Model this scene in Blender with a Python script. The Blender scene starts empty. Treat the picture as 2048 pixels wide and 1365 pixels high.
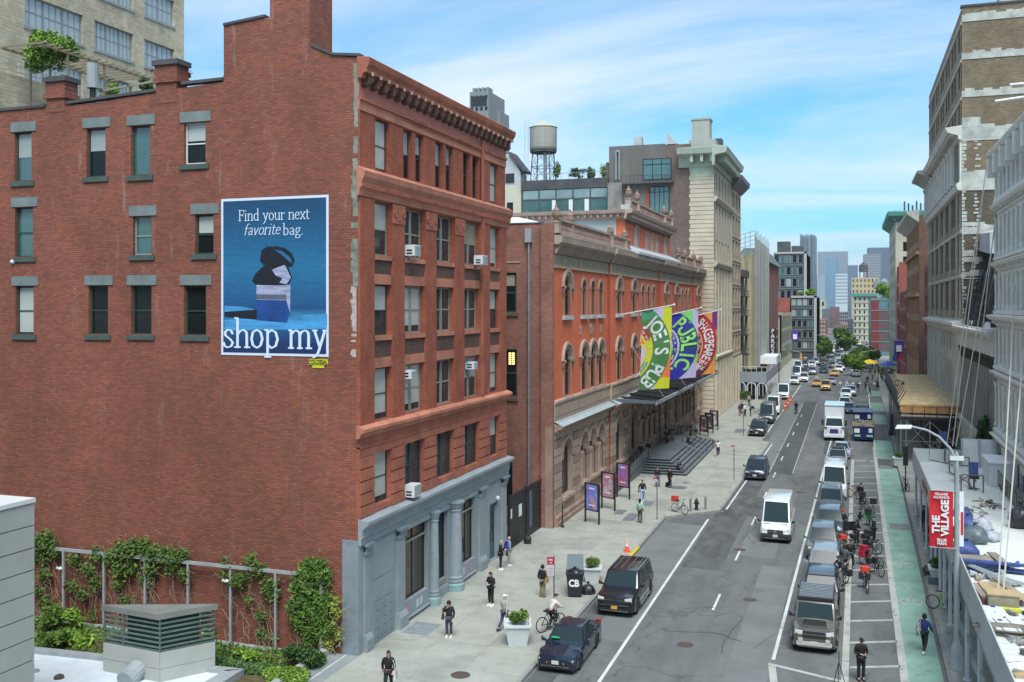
import bpy, bmesh, math, random
from mathutils import Vector, Matrix, Euler
R=math.radians; PI=math.pi
random.seed(7)
sc=bpy.context.scene
COL=sc.collection
# --- camera
F_PX=1955.0; HOR=612.0; VPX=1703.0; CAMH=16.0
TH=math.atan((VPX-1024)/F_PX)
cd=bpy.data.cameras.new('camera'); cam=bpy.data.objects.new('camera',cd); COL.objects.link(cam)
cam.location=(0,0,CAMH); cam.rotation_euler=(R(90),0,TH)
cd.sensor_width=36; cd.lens=F_PX/2048*36; cd.shift_y=-(682.5-HOR)/2048; cd.clip_start=0.5; cd.clip_end=9000
sc.camera=cam
# --- sky, sun, exposure
SUN_EL=48; SUN_DIR=Vector((-0.20,0.49,-0.85)).normalized()
w=bpy.data.worlds.new('World'); sc.world=w; w.use_nodes=True
nt=w.node_tree; nt.nodes.clear()
def N(t,ty,**k):
 n=t.nodes.new(ty)
 for a,b in k.items():
  if a=='ins':
   for i,v in b.items(): n.inputs[i].default_value=v
  else: setattr(n,a,b)
 return n
out=N(nt,'ShaderNodeOutputWorld'); bg=N(nt,'ShaderNodeBackground')
sky=N(nt,'ShaderNodeTexSky'); sky.sky_type='NISHITA'; sky.sun_disc=False
sky.sun_elevation=R(SUN_EL); sky.sun_rotation=math.atan2(-SUN_DIR.x,-SUN_DIR.y); sky.air_density=1.0; sky.dust_density=1.6; sky.ozone_density=1.2
tc=N(nt,'ShaderNodeTexCoord')
sep=N(nt,'ShaderNodeSeparateXYZ'); nt.links.new(tc.outputs['Generated'],sep.inputs[0])
ad=N(nt,'ShaderNodeMath',operation='ADD'); nt.links.new(sep.outputs['Z'],ad.inputs[0]); ad.inputs[1].default_value=0.16
mx=N(nt,'ShaderNodeMath',operation='MAXIMUM'); nt.links.new(ad.outputs[0],mx.inputs[0]); mx.inputs[1].default_value=0.03
dx=N(nt,'ShaderNodeMath',operation='DIVIDE'); nt.links.new(sep.outputs['X'],dx.inputs[0]); nt.links.new(mx.outputs[0],dx.inputs[1])
dy=N(nt,'ShaderNodeMath',operation='DIVIDE'); nt.links.new(sep.outputs['Y'],dy.inputs[0]); nt.links.new(mx.outputs[0],dy.inputs[1])
cb=N(nt,'ShaderNodeCombineXYZ'); nt.links.new(dx.outputs[0],cb.inputs[0]); nt.links.new(dy.outputs[0],cb.inputs[1])
mp=N(nt,'ShaderNodeMapping'); mp.inputs['Rotation'].default_value=(0,0,R(-28)); mp.inputs['Scale'].default_value=(0.50,1.15,1); mp.inputs['Location'].default_value=(3.3,1.2,0)
nt.links.new(cb.outputs[0],mp.inputs[0])
n1=N(nt,'ShaderNodeTexNoise'); n1.inputs['Scale'].default_value=0.85; n1.inputs['Detail'].default_value=9; n1.inputs['Roughness'].default_value=0.62; n1.inputs['Distortion'].default_value=0.5
nt.links.new(mp.outputs[0],n1.inputs['Vector'])
cr=N(nt,'ShaderNodeValToRGB'); cr.color_ramp.elements[0].position=0.36; cr.color_ramp.elements[1].position=0.62
cr.color_ramp.elements[0].color=(0.10,0.10,0.10,1); cr.color_ramp.elements[1].color=(0.92,0.92,0.92,1)
nt.links.new(n1.outputs['Fac'],cr.inputs[0])
tint=N(nt,'ShaderNodeMix',data_type='RGBA',blend_type='MULTIPLY'); tint.inputs[0].default_value=1
nt.links.new(sky.outputs[0],tint.inputs[6]); tint.inputs[7].default_value=(0.36,0.92,1.13,1)
mixc=N(nt,'ShaderNodeMix',data_type='RGBA'); nt.links.new(cr.outputs[0],mixc.inputs[0])
nt.links.new(tint.outputs[2],mixc.inputs[6]); mixc.inputs[7].default_value=(5.0,5.6,6.35,1)
nt.links.new(mixc.outputs[2],bg.inputs[0]); bg.inputs[1].default_value=0.115
nt.links.new(bg.outputs[0],out.inputs[0])
sd=bpy.data.lights.new('sun','SUN'); sun=bpy.data.objects.new('sun',sd); COL.objects.link(sun)
sd.energy=2.9; sd.angle=R(33); sd.color=(1,0.975,0.94)
sun.rotation_euler=SUN_DIR.to_track_quat('-Z','Y').to_euler()
sc.view_settings.view_transform='Standard'; sc.view_settings.look='None'; sc.view_settings.gamma=1; sc.view_settings.exposure=0.62
sc.view_settings.use_curve_mapping=False
# --- survey helpers: a sight line meets a known real plane
_c,_s=math.cos(TH),math.sin(TH)
def _ray(u,v):
 a=(u-1024)/F_PX; return (a*_c-_s,a*_s+_c,-(v-HOR)/F_PX)
def G(u,v,z=0.0):
 d=_ray(u,v); t=(z-CAMH)/d[2]; return (d[0]*t,d[1]*t)
def PX(u,v,X):
 d=_ray(u,v); t=X/d[0]; return (d[1]*t,CAMH+d[2]*t)
def PY(u,v,Y):
 d=_ray(u,v); t=Y/d[1]; return (d[0]*t,CAMH+d[2]*t)
# --- materials
MATS={}; MT=MATS
def srgb(r,g,b):
 f=lambda c:(c/255/12.92) if c/255<=0.04045 else ((c/255+0.055)/1.055)**2.4
 return (f(r),f(g),f(b),1)
def mat(name,col,rough=0.7,var=0.0,vs=1.0,bump=0.0,bs=8.0,metal=0.0,coat=0.0,col2=None,emit=0,detail=5,stretch=None,spec=0.5):
 """plain surface with noise mottling; coordinates are metres"""
 if name in MATS: return MATS[name]
 m=bpy.data.materials.new(name); m.use_nodes=True; t=m.node_tree; b=t.nodes['Principled BSDF']
 col=tuple(col[:3])+(1,)
 b.inputs['Roughness'].default_value=rough; b.inputs['Metallic'].default_value=metal
 b.inputs['Coat Weight'].default_value=coat; b.inputs['Coat Roughness'].default_value=0.04
 b.inputs['Specular IOR Level'].default_value=spec
 b.inputs['Base Color'].default_value=col
 if emit: b.inputs['Emission Color'].default_value=col; b.inputs['Emission Strength'].default_value=emit
 if var or bump:
  tc=N(t,'ShaderNodeTexCoord'); src=tc.outputs['Object']
  if stretch:
   mp=N(t,'ShaderNodeMapping'); mp.inputs['Scale'].default_value=stretch; t.links.new(src,mp.inputs[0]); src=mp.outputs[0]
 if var:
  n=N(t,'ShaderNodeTexNoise'); n.inputs['Scale'].default_value=vs; n.inputs['Detail'].default_value=detail; n.inputs['Roughness'].default_value=0.6
  t.links.new(src,n.inputs['Vector'])
  r=N(t,'ShaderNodeValToRGB'); r.color_ramp.elements[0].position=0.3; r.color_ramp.elements[1].position=0.7
  c2=col2 if col2 else tuple(min(1,c*(1+var)) for c in col[:3])+(1,)
  r.color_ramp.elements[0].color=tuple(c*(1-var) for c in col[:3])+(1,); r.color_ramp.elements[1].color=tuple(c2[:3])+(1,)
  t.links.new(n.outputs['Fac'],r.inputs[0]); t.links.new(r.outputs[0],b.inputs['Base Color'])
 if bump:
  n2=N(t,'ShaderNodeTexNoise'); n2.inputs['Scale'].default_value=bs; n2.inputs['Detail'].default_value=4; t.links.new(src,n2.inputs['Vector'])
  bp=N(t,'ShaderNodeBump'); bp.inputs['Strength'].default_value=bump; bp.inputs['Distance'].default_value=0.03
  t.links.new(n2.outputs['Fac'],bp.inputs['Height']); t.links.new(bp.outputs[0],b.inputs['Normal'])
 MATS[name]=m; return m
def brick(name,c1,c2,cm,axis='N',bw=0.24,bh=0.085,ms=0.012,patch=0.35,pcol=None,streak=0.0,scol=(0.45,0.38,0.34),ps=0.16,dark=0.5,bump=0.6,edge_z=None,tone=.22):
 """coursed brick; axis N = wall facing the camera side (X,Z), E = wall along the street (Y,Z)"""
 if name in MATS: return MATS[name]
 m=bpy.data.materials.new(name); m.use_nodes=True; t=m.node_tree; b=t.nodes['Principled BSDF']; b.inputs['Roughness'].default_value=0.85
 tc=N(t,'ShaderNodeTexCoord'); s=N(t,'ShaderNodeSeparateXYZ'); t.links.new(tc.outputs['Object'],s.inputs[0])
 cbn=N(t,'ShaderNodeCombineXYZ'); t.links.new(s.outputs['X' if axis=='N' else 'Y'],cbn.inputs[0]); t.links.new(s.outputs['Z'],cbn.inputs[1])
 br=N(t,'ShaderNodeTexBrick'); t.links.new(cbn.outputs[0],br.inputs['Vector'])
 br.inputs['Scale'].default_value=1; br.inputs['Brick Width'].default_value=bw; br.inputs['Row Height'].default_value=bh; br.inputs['Mortar Size'].default_value=ms
 br.inputs['Mortar Smooth'].default_value=0.3
 br.inputs['Color1'].default_value=tuple(c1)+(1,); br.inputs['Color2'].default_value=tuple(c2)+(1,); br.inputs['Mortar'].default_value=tuple(cm)+(1,)
 n=N(t,'ShaderNodeTexNoise'); n.inputs['Scale'].default_value=ps; n.inputs['Detail'].default_value=8; n.inputs['Roughness'].default_value=0.65; t.links.new(tc.outputs['Object'],n.inputs['Vector'])
 r=N(t,'ShaderNodeValToRGB'); r.color_ramp.elements[0].position=0.35; r.color_ramp.elements[1].position=0.68
 pc=pcol or (dark,dark,dark*1.05)
 r.color_ramp.elements[0].color=(1,1,1,1); r.color_ramp.elements[1].color=tuple(pc)+(1,)
 t.links.new(n.outputs['Fac'],r.inputs[0])
 mu=N(t,'ShaderNodeMix',data_type='RGBA',blend_type='MULTIPLY'); mu.inputs[0].default_value=patch*1.0
 t.links.new(br.outputs['Color'],mu.inputs[6]); t.links.new(r.outputs[0],mu.inputs[7])
 nb=N(t,'ShaderNodeTexNoise'); nb.inputs['Scale'].default_value=ps*2.6; nb.inputs['Detail'].default_value=10; nb.inputs['Roughness'].default_value=0.7; mb_=N(t,'ShaderNodeMapping'); mb_.inputs['Scale'].default_value=(1,1,.55); mb_.inputs['Location'].default_value=(7,3,9); t.links.new(tc.outputs['Object'],mb_.inputs[0]); t.links.new(mb_.outputs[0],nb.inputs['Vector'])
 rb=N(t,'ShaderNodeMapRange'); rb.inputs[1].default_value=.33; rb.inputs[2].default_value=.67; rb.inputs[3].default_value=1-tone; rb.inputs[4].default_value=1+tone; t.links.new(nb.outputs['Fac'],rb.inputs[0])
 vm=N(t,'ShaderNodeVectorMath',operation='SCALE'); t.links.new(mu.outputs[2],vm.inputs[0]); t.links.new(rb.outputs[0],vm.inputs['Scale']); last=vm.outputs[0]
 if streak:
  mp=N(t,'ShaderNodeMapping'); mp.inputs['Scale'].default_value=(1.1,1.1,0.16); t.links.new(tc.outputs['Object'],mp.inputs[0])
  n3=N(t,'ShaderNodeTexNoise'); n3.inputs['Scale'].default_value=1.3; n3.inputs['Detail'].default_value=7; n3.inputs['Roughness'].default_value=0.7; t.links.new(mp.outputs[0],n3.inputs['Vector'])
  r3=N(t,'ShaderNodeValToRGB'); r3.color_ramp.elements[0].position=0.60; r3.color_ramp.elements[1].position=0.74
  r3.color_ramp.elements[0].color=(0,0,0,1); r3.color_ramp.elements[1].color=(1,1,1,1)
  t.links.new(n3.outputs['Fac'],r3.inputs[0])
  fz=N(t,'ShaderNodeMapRange'); t.links.new(s.outputs['Z'],fz.inputs[0]); e=edge_z or (8,26)
  fz.inputs[1].default_value=e[0]; fz.inputs[2].default_value=e[1]; fz.inputs[3].default_value=0.25; fz.inputs[4].default_value=1
  m3=N(t,'ShaderNodeMath',operation='MULTIPLY'); t.links.new(r3.outputs[0],m3.inputs[0]); t.links.new(fz.outputs[0],m3.inputs[1])
  m4=N(t,'ShaderNodeMath',operation='MULTIPLY'); t.links.new(m3.outputs[0],m4.inputs[0]); m4.inputs[1].default_value=streak
  mi=N(t,'ShaderNodeMix',data_type='RGBA'); t.links.new(m4.outputs[0],mi.inputs[0]); t.links.new(last,mi.inputs[6]); mi.inputs[7].default_value=tuple(scol)+(1,); last=mi.outputs[2]
 t.links.new(last,b.inputs['Base Color'])
 bp=N(t,'ShaderNodeBump'); bp.inputs['Strength'].default_value=bump; bp.inputs['Distance'].default_value=0.02; bp.invert=True
 t.links.new(br.outputs['Fac'],bp.inputs['Height']); t.links.new(bp.outputs[0],b.inputs['Normal'])
 MATS[name]=m; return m
# --- mesh builder
class Fr:
 """facade frame: face E looks to +X, W to -X, N to the camera side (-Y); d is outward"""
 def __init__(s,face,at): s.f=face; s.a=at
 def P(s,u,z,d=0):
  if s.f=='E': return (s.a+d,u,z)
  if s.f=='W': return (s.a-d,u,z)
  return (u,s.a-d,z)
 def rot(s): return {'E':PI/2,'W':-PI/2,'N':0}[s.f]
class MB:
 def __init__(s): s.v=[]; s.f=[]
 def add(s,vs,fs):
  o=len(s.v); s.v.extend(vs); s.f.extend([tuple(o+i for i in f) for f in fs]); return s
 def box(s,x0,x1,y0,y1,z0,z1):
  if x0>x1:x0,x1=x1,x0
  if y0>y1:y0,y1=y1,y0
  if z0>z1:z0,z1=z1,z0
  return s.add([(x0,y0,z0),(x1,y0,z0),(x1,y1,z0),(x0,y1,z0),(x0,y0,z1),(x1,y0,z1),(x1,y1,z1),(x0,y1,z1)],
   [(0,3,2,1),(4,5,6,7),(0,1,5,4),(1,2,6,5),(2,3,7,6),(3,0,4,7)])
 def fbox(s,F,u0,u1,z0,z1,d0,d1):
  a=F.P(u0,z0,d0); b=F.P(u1,z1,d1); return s.box(a[0],b[0],a[1],b[1],a[2],b[2])
 def hull8(s,B,T):
  return s.add(list(B)+list(T),[(0,3,2,1),(4,5,6,7),(0,1,5,4),(1,2,6,5),(2,3,7,6),(3,0,4,7)])
 def quad(s,a,b,c,d): return s.add([a,b,c,d],[(0,1,2,3)])
 def ngon(s,pts): return s.add(list(pts),[tuple(range(len(pts)))])
 def prism(s,pts,off):
  """pts: planar loop of 3D points, extruded by vector off"""
  n=len(pts); p2=[tuple(p[i]+off[i] for i in range(3)) for p in pts]
  return s.add(list(pts)+p2,[tuple(range(n))[::-1],tuple(range(n,2*n))]+[(i,(i+1)%n,n+(i+1)%n,n+i) for i in range(n)])
 def tube(s,p0,p1,r0,r1=None,n=6,cap=True):
  r1=r0 if r1 is None else r1
  a=Vector(p0); b=Vector(p1); d=(b-a)
  if d.length<1e-6: return s
  q=d.to_track_quat('Z','Y'); vs=[]
  for c,r in((a,r0),(b,r1)):
   for i in range(n):
    v=q@Vector((math.cos(2*PI*i/n)*r,math.sin(2*PI*i/n)*r,0)); vs.append(tuple(c+v))
  fs=[(i,(i+1)%n,n+(i+1)%n,n+i) for i in range(n)]
  if cap: fs+= [tuple(range(n))[::-1],tuple(range(n,2*n))]
  return s.add(vs,fs)
 def path(s,pts,r,n=6,r2=None):
  m=len(pts)
  for i in range(m-1):
   ra=r if r2 is None else r+(r2-r)*i/(m-1); rb=r if r2 is None else r+(r2-r)*(i+1)/(m-1)
   s.tube(pts[i],pts[i+1],ra,rb,n)
  return s
 def lathe(s,c,prof,n=12,axis='z'):
  vs=[];fs=[]
  for r,z in prof:
   for i in range(n):
    a=2*PI*i/n
    if axis=='z': vs.append((c[0]+r*math.cos(a),c[1]+r*math.sin(a),c[2]+z))
    elif axis=='x': vs.append((c[0]+z,c[1]+r*math.cos(a),c[2]+r*math.sin(a)))
    else: vs.append((c[0]+r*math.cos(a),c[1]+z,c[2]+r*math.sin(a)))
  m=len(prof)
  for j in range(m-1):
   for i in range(n): fs.append((j*n+i,j*n+(i+1)%n,(j+1)*n+(i+1)%n,(j+1)*n+i))
  fs+= [tuple(range(n))[::-1],tuple(range((m-1)*n,m*n))]
  return s.add(vs,fs)
 def farch(s,F,uc,zc,r1,r2,d0,d1,n=10,a0=0,a1=PI):
  for i in range(n):
   p=a0+(a1-a0)*i/n; q=a0+(a1-a0)*(i+1)/n
   A=[(r1,p),(r2,p),(r2,q),(r1,q)]
   B=[F.P(uc+r*math.cos(a),zc+r*math.sin(a),d0) for r,a in A]; T=[F.P(uc+r*math.cos(a),zc+r*math.sin(a),d1) for r,a in A]
   s.hull8(B,T)
  return s
 def build(s,name,m,parent=None,smooth=None,loc=None):
  me=s.mesh(name,m,smooth); return ob(name,me,parent,loc)
 def mesh(s,name,m,smooth=None,fix=True):
  me=bpy.data.meshes.new(name); me.from_pydata(s.v,[],s.f);
  if fix:
   b=bmesh.new(); b.from_mesh(me); bmesh.ops.recalc_face_normals(b,faces=b.faces); b.to_mesh(me); b.free()
  if m: me.materials.append(m)
  if smooth is not None:
   me.polygons.foreach_set('use_smooth',[True]*len(me.polygons)); me.set_sharp_from_angle(angle=R(smooth))
  me.update(); return me
BX_=lambda *a:MB().box(*a)
FX_=lambda *a:MB().fbox(*a)
H8_=lambda *a:MB().hull8(*a)
LT_=lambda *a:MB().lathe(*a)
TU_=lambda *a,**k:MB().tube(*a,**k)
def ob(name,me,parent=None,loc=None,rz=0):
 o=bpy.data.objects.new(name,me); COL.objects.link(o)
 if parent is not None: o.parent=parent
 if loc is not None: o.location=loc
 if rz: o.rotation_euler=(0,0,rz)
 return o
def tag(o,label=None,cat=None,group=None,kind=None):
 if label: o['label']=label
 if cat: o['category']=cat
 if group: o['group']=group
 if kind: o['kind']=kind
 return o
def thing(name,label,cat,loc=(0,0,0),rz=0,group=None):
 o=bpy.data.objects.new(name,None); COL.objects.link(o); o.empty_display_size=0.2; o.location=loc; o.rotation_euler=(0,0,rz)
 return tag(o,label,cat,group)
def setmat(o,m):
 o.data=o.data;
 if len(o.material_slots): o.material_slots[0].link='OBJECT'; o.material_slots[0].material=m
 return o
def wall_mb(F,u0,u1,z0,z1,holes,depth=0.25,mb=None,d=0.0):
 mb=mb or MB()
 us=sorted(set([u0,u1]+[h[0] for h in holes]+[h[1] for h in holes])); us=[u for u in us if u0<=u<=u1]
 for i in range(len(us)-1):
  a,b=us[i],us[i+1]
  if b-a<1e-5: continue
  c=(a+b)/2; hs=sorted([h for h in holes if h[0]<c<h[1]],key=lambda h:h[2]); z=z0
  for h in hs:
   if h[2]>z+1e-5: mb.quad(F.P(a,z,d),F.P(b,z,d),F.P(b,h[2],d),F.P(a,h[2],d))
   z=h[3]
  if z1>z+1e-5: mb.quad(F.P(a,z,d),F.P(b,z,d),F.P(b,z1,d),F.P(a,z1,d))
 for h in holes:
  a,b,zb,zt=h[:4]; arch=len(h)>4 and h[4]
  di=d-depth
  if not arch:
   mb.quad(F.P(a,zb,d),F.P(a,zt,d),F.P(a,zt,di),F.P(a,zb,di)); mb.quad(F.P(b,zb,d),F.P(b,zt,d),F.P(b,zt,di),F.P(b,zb,di))
   mb.quad(F.P(a,zt,d),F.P(b,zt,d),F.P(b,zt,di),F.P(a,zt,di)); mb.quad(F.P(a,zb,d),F.P(b,zb,d),F.P(b,zb,di),F.P(a,zb,di))
  else:
   r=(b-a)/2; uc=(a+b)/2; zs=zt-r; n=10
   mb.quad(F.P(a,zb,d),F.P(a,zs,d),F.P(a,zs,di),F.P(a,zb,di)); mb.quad(F.P(b,zb,d),F.P(b,zs,d),F.P(b,zs,di),F.P(b,zb,di))
   mb.quad(F.P(a,zb,d),F.P(b,zb,d),F.P(b,zb,di),F.P(a,zb,di))
   for i in range(n):
    p=PI*i/n; q=PI*(i+1)/n
    A=(uc+r*math.cos(p),zs+r*math.sin(p)); B=(uc+r*math.cos(q),zs+r*math.sin(q))
    mb.quad(F.P(A[0],A[1],d),F.P(B[0],B[1],d),F.P(B[0],B[1],di),F.P(A[0],A[1],di))
    mb.quad(F.P(A[0],A[1],d),F.P(B[0],B[1],d),F.P(B[0],zt,d),F.P(A[0],zt,d))
 return mb
WC={}
def window(parent,F,u,z,w,h,style='sash',fm=None,pm=None,blind=0.0,bm=None,inset=0.16,div=1,name='window',arch=False,fw=0.06):
 key=(round(w,2),round(h,2),style,div,arch,fw)
 if key not in WC:
  f=MB(); p=MB(); x=w/2; L=Fr('N',0)
  if not arch:
   f.fbox(L,-x,-x+fw,0,h,-0.08,0); f.fbox(L,x-fw,x,0,h,-0.08,0); f.fbox(L,-x+fw,x-fw,h-fw,h,-0.08,0); f.fbox(L,-x+fw,x-fw,0,fw,-0.08,0)
   p.quad((-x+fw,0.05,fw),(x-fw,0.05,fw),(x-fw,0.05,h-fw),(-x+fw,0.05,h-fw))
  else:
   r=x; zs=h-r; f.fbox(L,-x,-x+fw,0,zs,-0.08,0); f.fbox(L,x-fw,x,0,zs,-0.08,0); f.fbox(L,-x+fw,x-fw,0,fw,-0.08,0)
   f.farch(L,0,zs,r-fw,r,-0.08,0,8)
   p.ngon([(-x+fw,0.05,fw),(x-fw,0.05,fw)]+[((r-fw)*math.cos(PI*i/8),0.05,zs+(r-fw)*math.sin(PI*i/8)) for i in range(9)])
  top=h-(x if arch else 0)
  if style in('sash','pair'): f.fbox(L,-x+fw,x-fw,h*0.48,h*0.48+fw*0.9,-0.07,-0.005)
  if style=='pair' : f.fbox(L,-fw*1.1,fw*1.1,fw,h-fw,-0.075,0.012)
  if style=='grid':
   for i in range(1,div): f.fbox(L,-x+w*i/div-fw*.4,-x+w*i/div+fw*.4,fw,top-fw,-0.07,-0.01)
   for i in range(1,max(2,int(h/0.9))): zz=h*i/max(2,int(h/0.9)); f.fbox(L,-x+fw,x-fw,zz-.02,zz+.02,-0.065,-0.015)
  if style=='bars':
   for i in range(1,div): f.fbox(L,-x+w*i/div-fw*.4,-x+w*i/div+fw*.4,fw,top-fw,-0.07,-0.01)
  WC[key]=(f.mesh('window_frame',None),p.mesh('window_pane',None,fix=False))
  for me in WC[key]: me.materials.append(None)
 fm=fm or MT['frame_dark']; pm=pm or MT['glass']
 c=F.P(u,z,-inset)
 o=ob(name,WC[key][0],parent,c,F.rot()); setmat(o,fm)
 g=ob('pane',WC[key][1],o); setmat(g,pm)
 if blind>0:
  k2=('b',round(w,2),round(h,2),round(blind,2),arch,fw)
  if k2 not in WC:
   b=MB(); x=w/2-fw*1.3; zt=h-(w/2*0.45 if arch else fw*1.2); zb=zt-(h-2*fw)*blind*(0.8 if arch else 1)
   b.box(-x,x,0.036,0.046,zb,zt); WC[k2]=b.mesh('window_blind',None); WC[k2].materials.append(None)
  bo=ob('blind',WC[k2],o); setmat(bo,bm or MT['blind'])
 return o
TMP=bpy.data.scenes.new('scratch')
def evaluate(o):
 TMP.collection.objects.link(o); vl=TMP.view_layers[0]; vl.update(); dg=vl.depsgraph; dg.update()
 me=bpy.data.meshes.new_from_object(o.evaluated_get(dg)); bpy.data.objects.remove(o); return me
TXC={}
def text_mesh(body,size,extr=0.01,bold=0.0,sx=1.0,align='CENTER'):
 k=(body,size,extr,bold,sx,align)
 if k in TXC: return TXC[k].copy()
 cu=bpy.data.curves.new('lettering','FONT'); cu.body=body; cu.size=size; cu.extrude=extr; cu.offset=bold; cu.align_x=align; cu.align_y='CENTER'; cu.resolution_u=3
 o=bpy.data.objects.new('tmp',cu); me=evaluate(o)
 for v in me.vertices: v.co.x*=sx
 TXC[k]=me; return me.copy()
def text(body,F,u,z,d,size,m,parent,name='lettering',extr=0.008,bold=0.0,sx=1.0,rot=0,align='CENTER'):
 me=text_mesh(body,size,extr,bold,sx,align); me.materials.clear(); me.materials.append(m)
 o=ob(name,me,parent,F.P(u,z,d)); o.rotation_euler=(Matrix.Rotation(F.rot(),4,'Z')@Matrix.Rotation(PI/2,4,'X')@Matrix.Rotation(rot,4,'Z')).to_euler()
 return o
def rnd(a,b): return random.uniform(a,b)
# --- common materials
mat('glass',(0.03,0.042,0.045),0.06,var=0.6,vs=0.6,spec=0.5)
mat('glass_dark',(0.012,0.015,0.016),0.08,var=0.4,vs=0.5,spec=0.22)
mat('glass_green',(0.06,0.13,0.13),0.06,var=0.4,vs=0.3,spec=0.9)
mat('glass_brown',(0.045,0.035,0.025),0.08,var=0.3,vs=0.4)
mat('frame_dark',(0.05,0.05,0.045),0.6); mat('frame_green',(0.02,0.06,0.045),0.55,var=.2,vs=3); mat('frame_white',(0.62,0.64,0.62),0.5)
mat('frame_tan',(0.26,0.25,0.20),0.6,var=.15,vs=2); mat('frame_brown',(0.075,0.055,0.042),0.6,var=.2,vs=2); mat('frame_grey',(0.25,0.28,0.29),0.55)
mat('blind',(0.30,0.34,0.33),0.6,coat=0.5,var=.12,vs=.8); mat('blind_pale',(0.42,0.45,0.42),0.6,coat=0.5,var=.1,vs=.8); mat('blind_tan',(0.30,0.28,0.2),0.6,coat=0.5,var=.1)
mat('black_metal',(0.018,0.018,0.02),0.5,var=.3,vs=3); mat('steel',(0.35,0.37,0.38),0.4,metal=0.7,var=.15,vs=3); mat('steel_paint',(0.30,0.33,0.34),0.5,var=.15,vs=2)
mat('white_paint',(0.72,0.74,0.74),0.5,var=.08,vs=1.5); mat('white_metal',(0.62,0.65,0.66),0.4,var=.1,vs=1)
mat('rubber',(0.015,0.015,0.015),0.85); mat('dark_trim',(0.02,0.02,0.022),0.5); mat('chrome',(0.6,0.6,0.6),0.2,metal=1)
mat('concrete',(0.30,0.30,0.275),0.9,var=.2,vs=.6,bump=.2,bs=10)
mat('roof_dark',(0.07,0.07,0.075),0.9,var=.3,vs=.5); mat('roof_light',(0.42,0.44,0.45),0.8,var=.15,vs=.5)
# --- ground, road, pavements, markings
def asphalt():
 m=mat('asphalt',(0.12,0.128,0.125),0.9); t=m.node_tree; b=t.nodes['Principled BSDF']
 tc=N(t,'ShaderNodeTexCoord')
 mp=N(t,'ShaderNodeMapping'); mp.inputs['Scale'].default_value=(1,0.22,1); t.links.new(tc.outputs['Object'],mp.inputs[0])
 n=N(t,'ShaderNodeTexNoise'); n.inputs['Scale'].default_value=0.35; n.inputs['Detail'].default_value=8; n.inputs['Roughness'].default_value=0.65; t.links.new(mp.outputs[0],n.inputs['Vector'])
 r=N(t,'ShaderNodeValToRGB'); r.color_ramp.elements[0].position=0.32; r.color_ramp.elements[1].position=0.66
 r.color_ramp.elements[0].color=(0.088,0.094,0.092,1); r.color_ramp.elements[1].color=(0.165,0.172,0.166,1); t.links.new(n.outputs['Fac'],r.inputs[0])
 v=N(t,'ShaderNodeTexVoronoi',feature='DISTANCE_TO_EDGE'); v.inputs['Scale'].default_value=0.16
 nn=N(t,'ShaderNodeTexNoise'); nn.inputs['Scale'].default_value=0.9; nn.inputs['Detail'].default_value=5; t.links.new(tc.outputs['Object'],nn.inputs['Vector'])
 mixv=N(t,'ShaderNodeMix',data_type='VECTOR'); mixv.inputs[0].default_value=0.08; t.links.new(tc.outputs['Object'],mixv.inputs[4]);
 sc_=N(t,'ShaderNodeVectorMath',operation='SCALE'); sc_.inputs['Scale'].default_value=14; t.links.new(nn.outputs['Color'],sc_.inputs[0]);
 av=N(t,'ShaderNodeVectorMath',operation='ADD'); t.links.new(tc.outputs['Object'],av.inputs[0])
 sc_.inputs['Scale'].default_value=2.2; t.links.new(sc_.outputs[0],av.inputs[1]); t.links.new(av.outputs[0],v.inputs['Vector'])
 r2=N(t,'ShaderNodeValToRGB'); r2.color_ramp.elements[0].position=0.0; r2.color_ramp.elements[1].position=0.012
 r2.color_ramp.elements[0].color=(0.62,0.62,0.62,1); r2.color_ramp.elements[1].color=(1,1,1,1); t.links.new(v.outputs['Distance'],r2.inputs[0])
 mu=N(t,'ShaderNodeMix',data_type='RGBA',blend_type='MULTIPLY'); mu.inputs[0].default_value=1; t.links.new(r.outputs[0],mu.inputs[6]); t.links.new(r2.outputs[0],mu.inputs[7])
 t.links.new(mu.outputs[2],b.inputs['Base Color'])
 g=N(t,'ShaderNodeTexNoise'); g.inputs['Scale'].default_value=40; t.links.new(tc.outputs['Object'],g.inputs['Vector'])
 bp=N(t,'ShaderNodeBump'); bp.inputs['Strength'].default_value=.3; bp.inputs['Distance'].default_value=.01; t.links.new(g.outputs['Fac'],bp.inputs['Height']); t.links.new(bp.outputs[0],b.inputs['Normal'])
 return m
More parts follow.
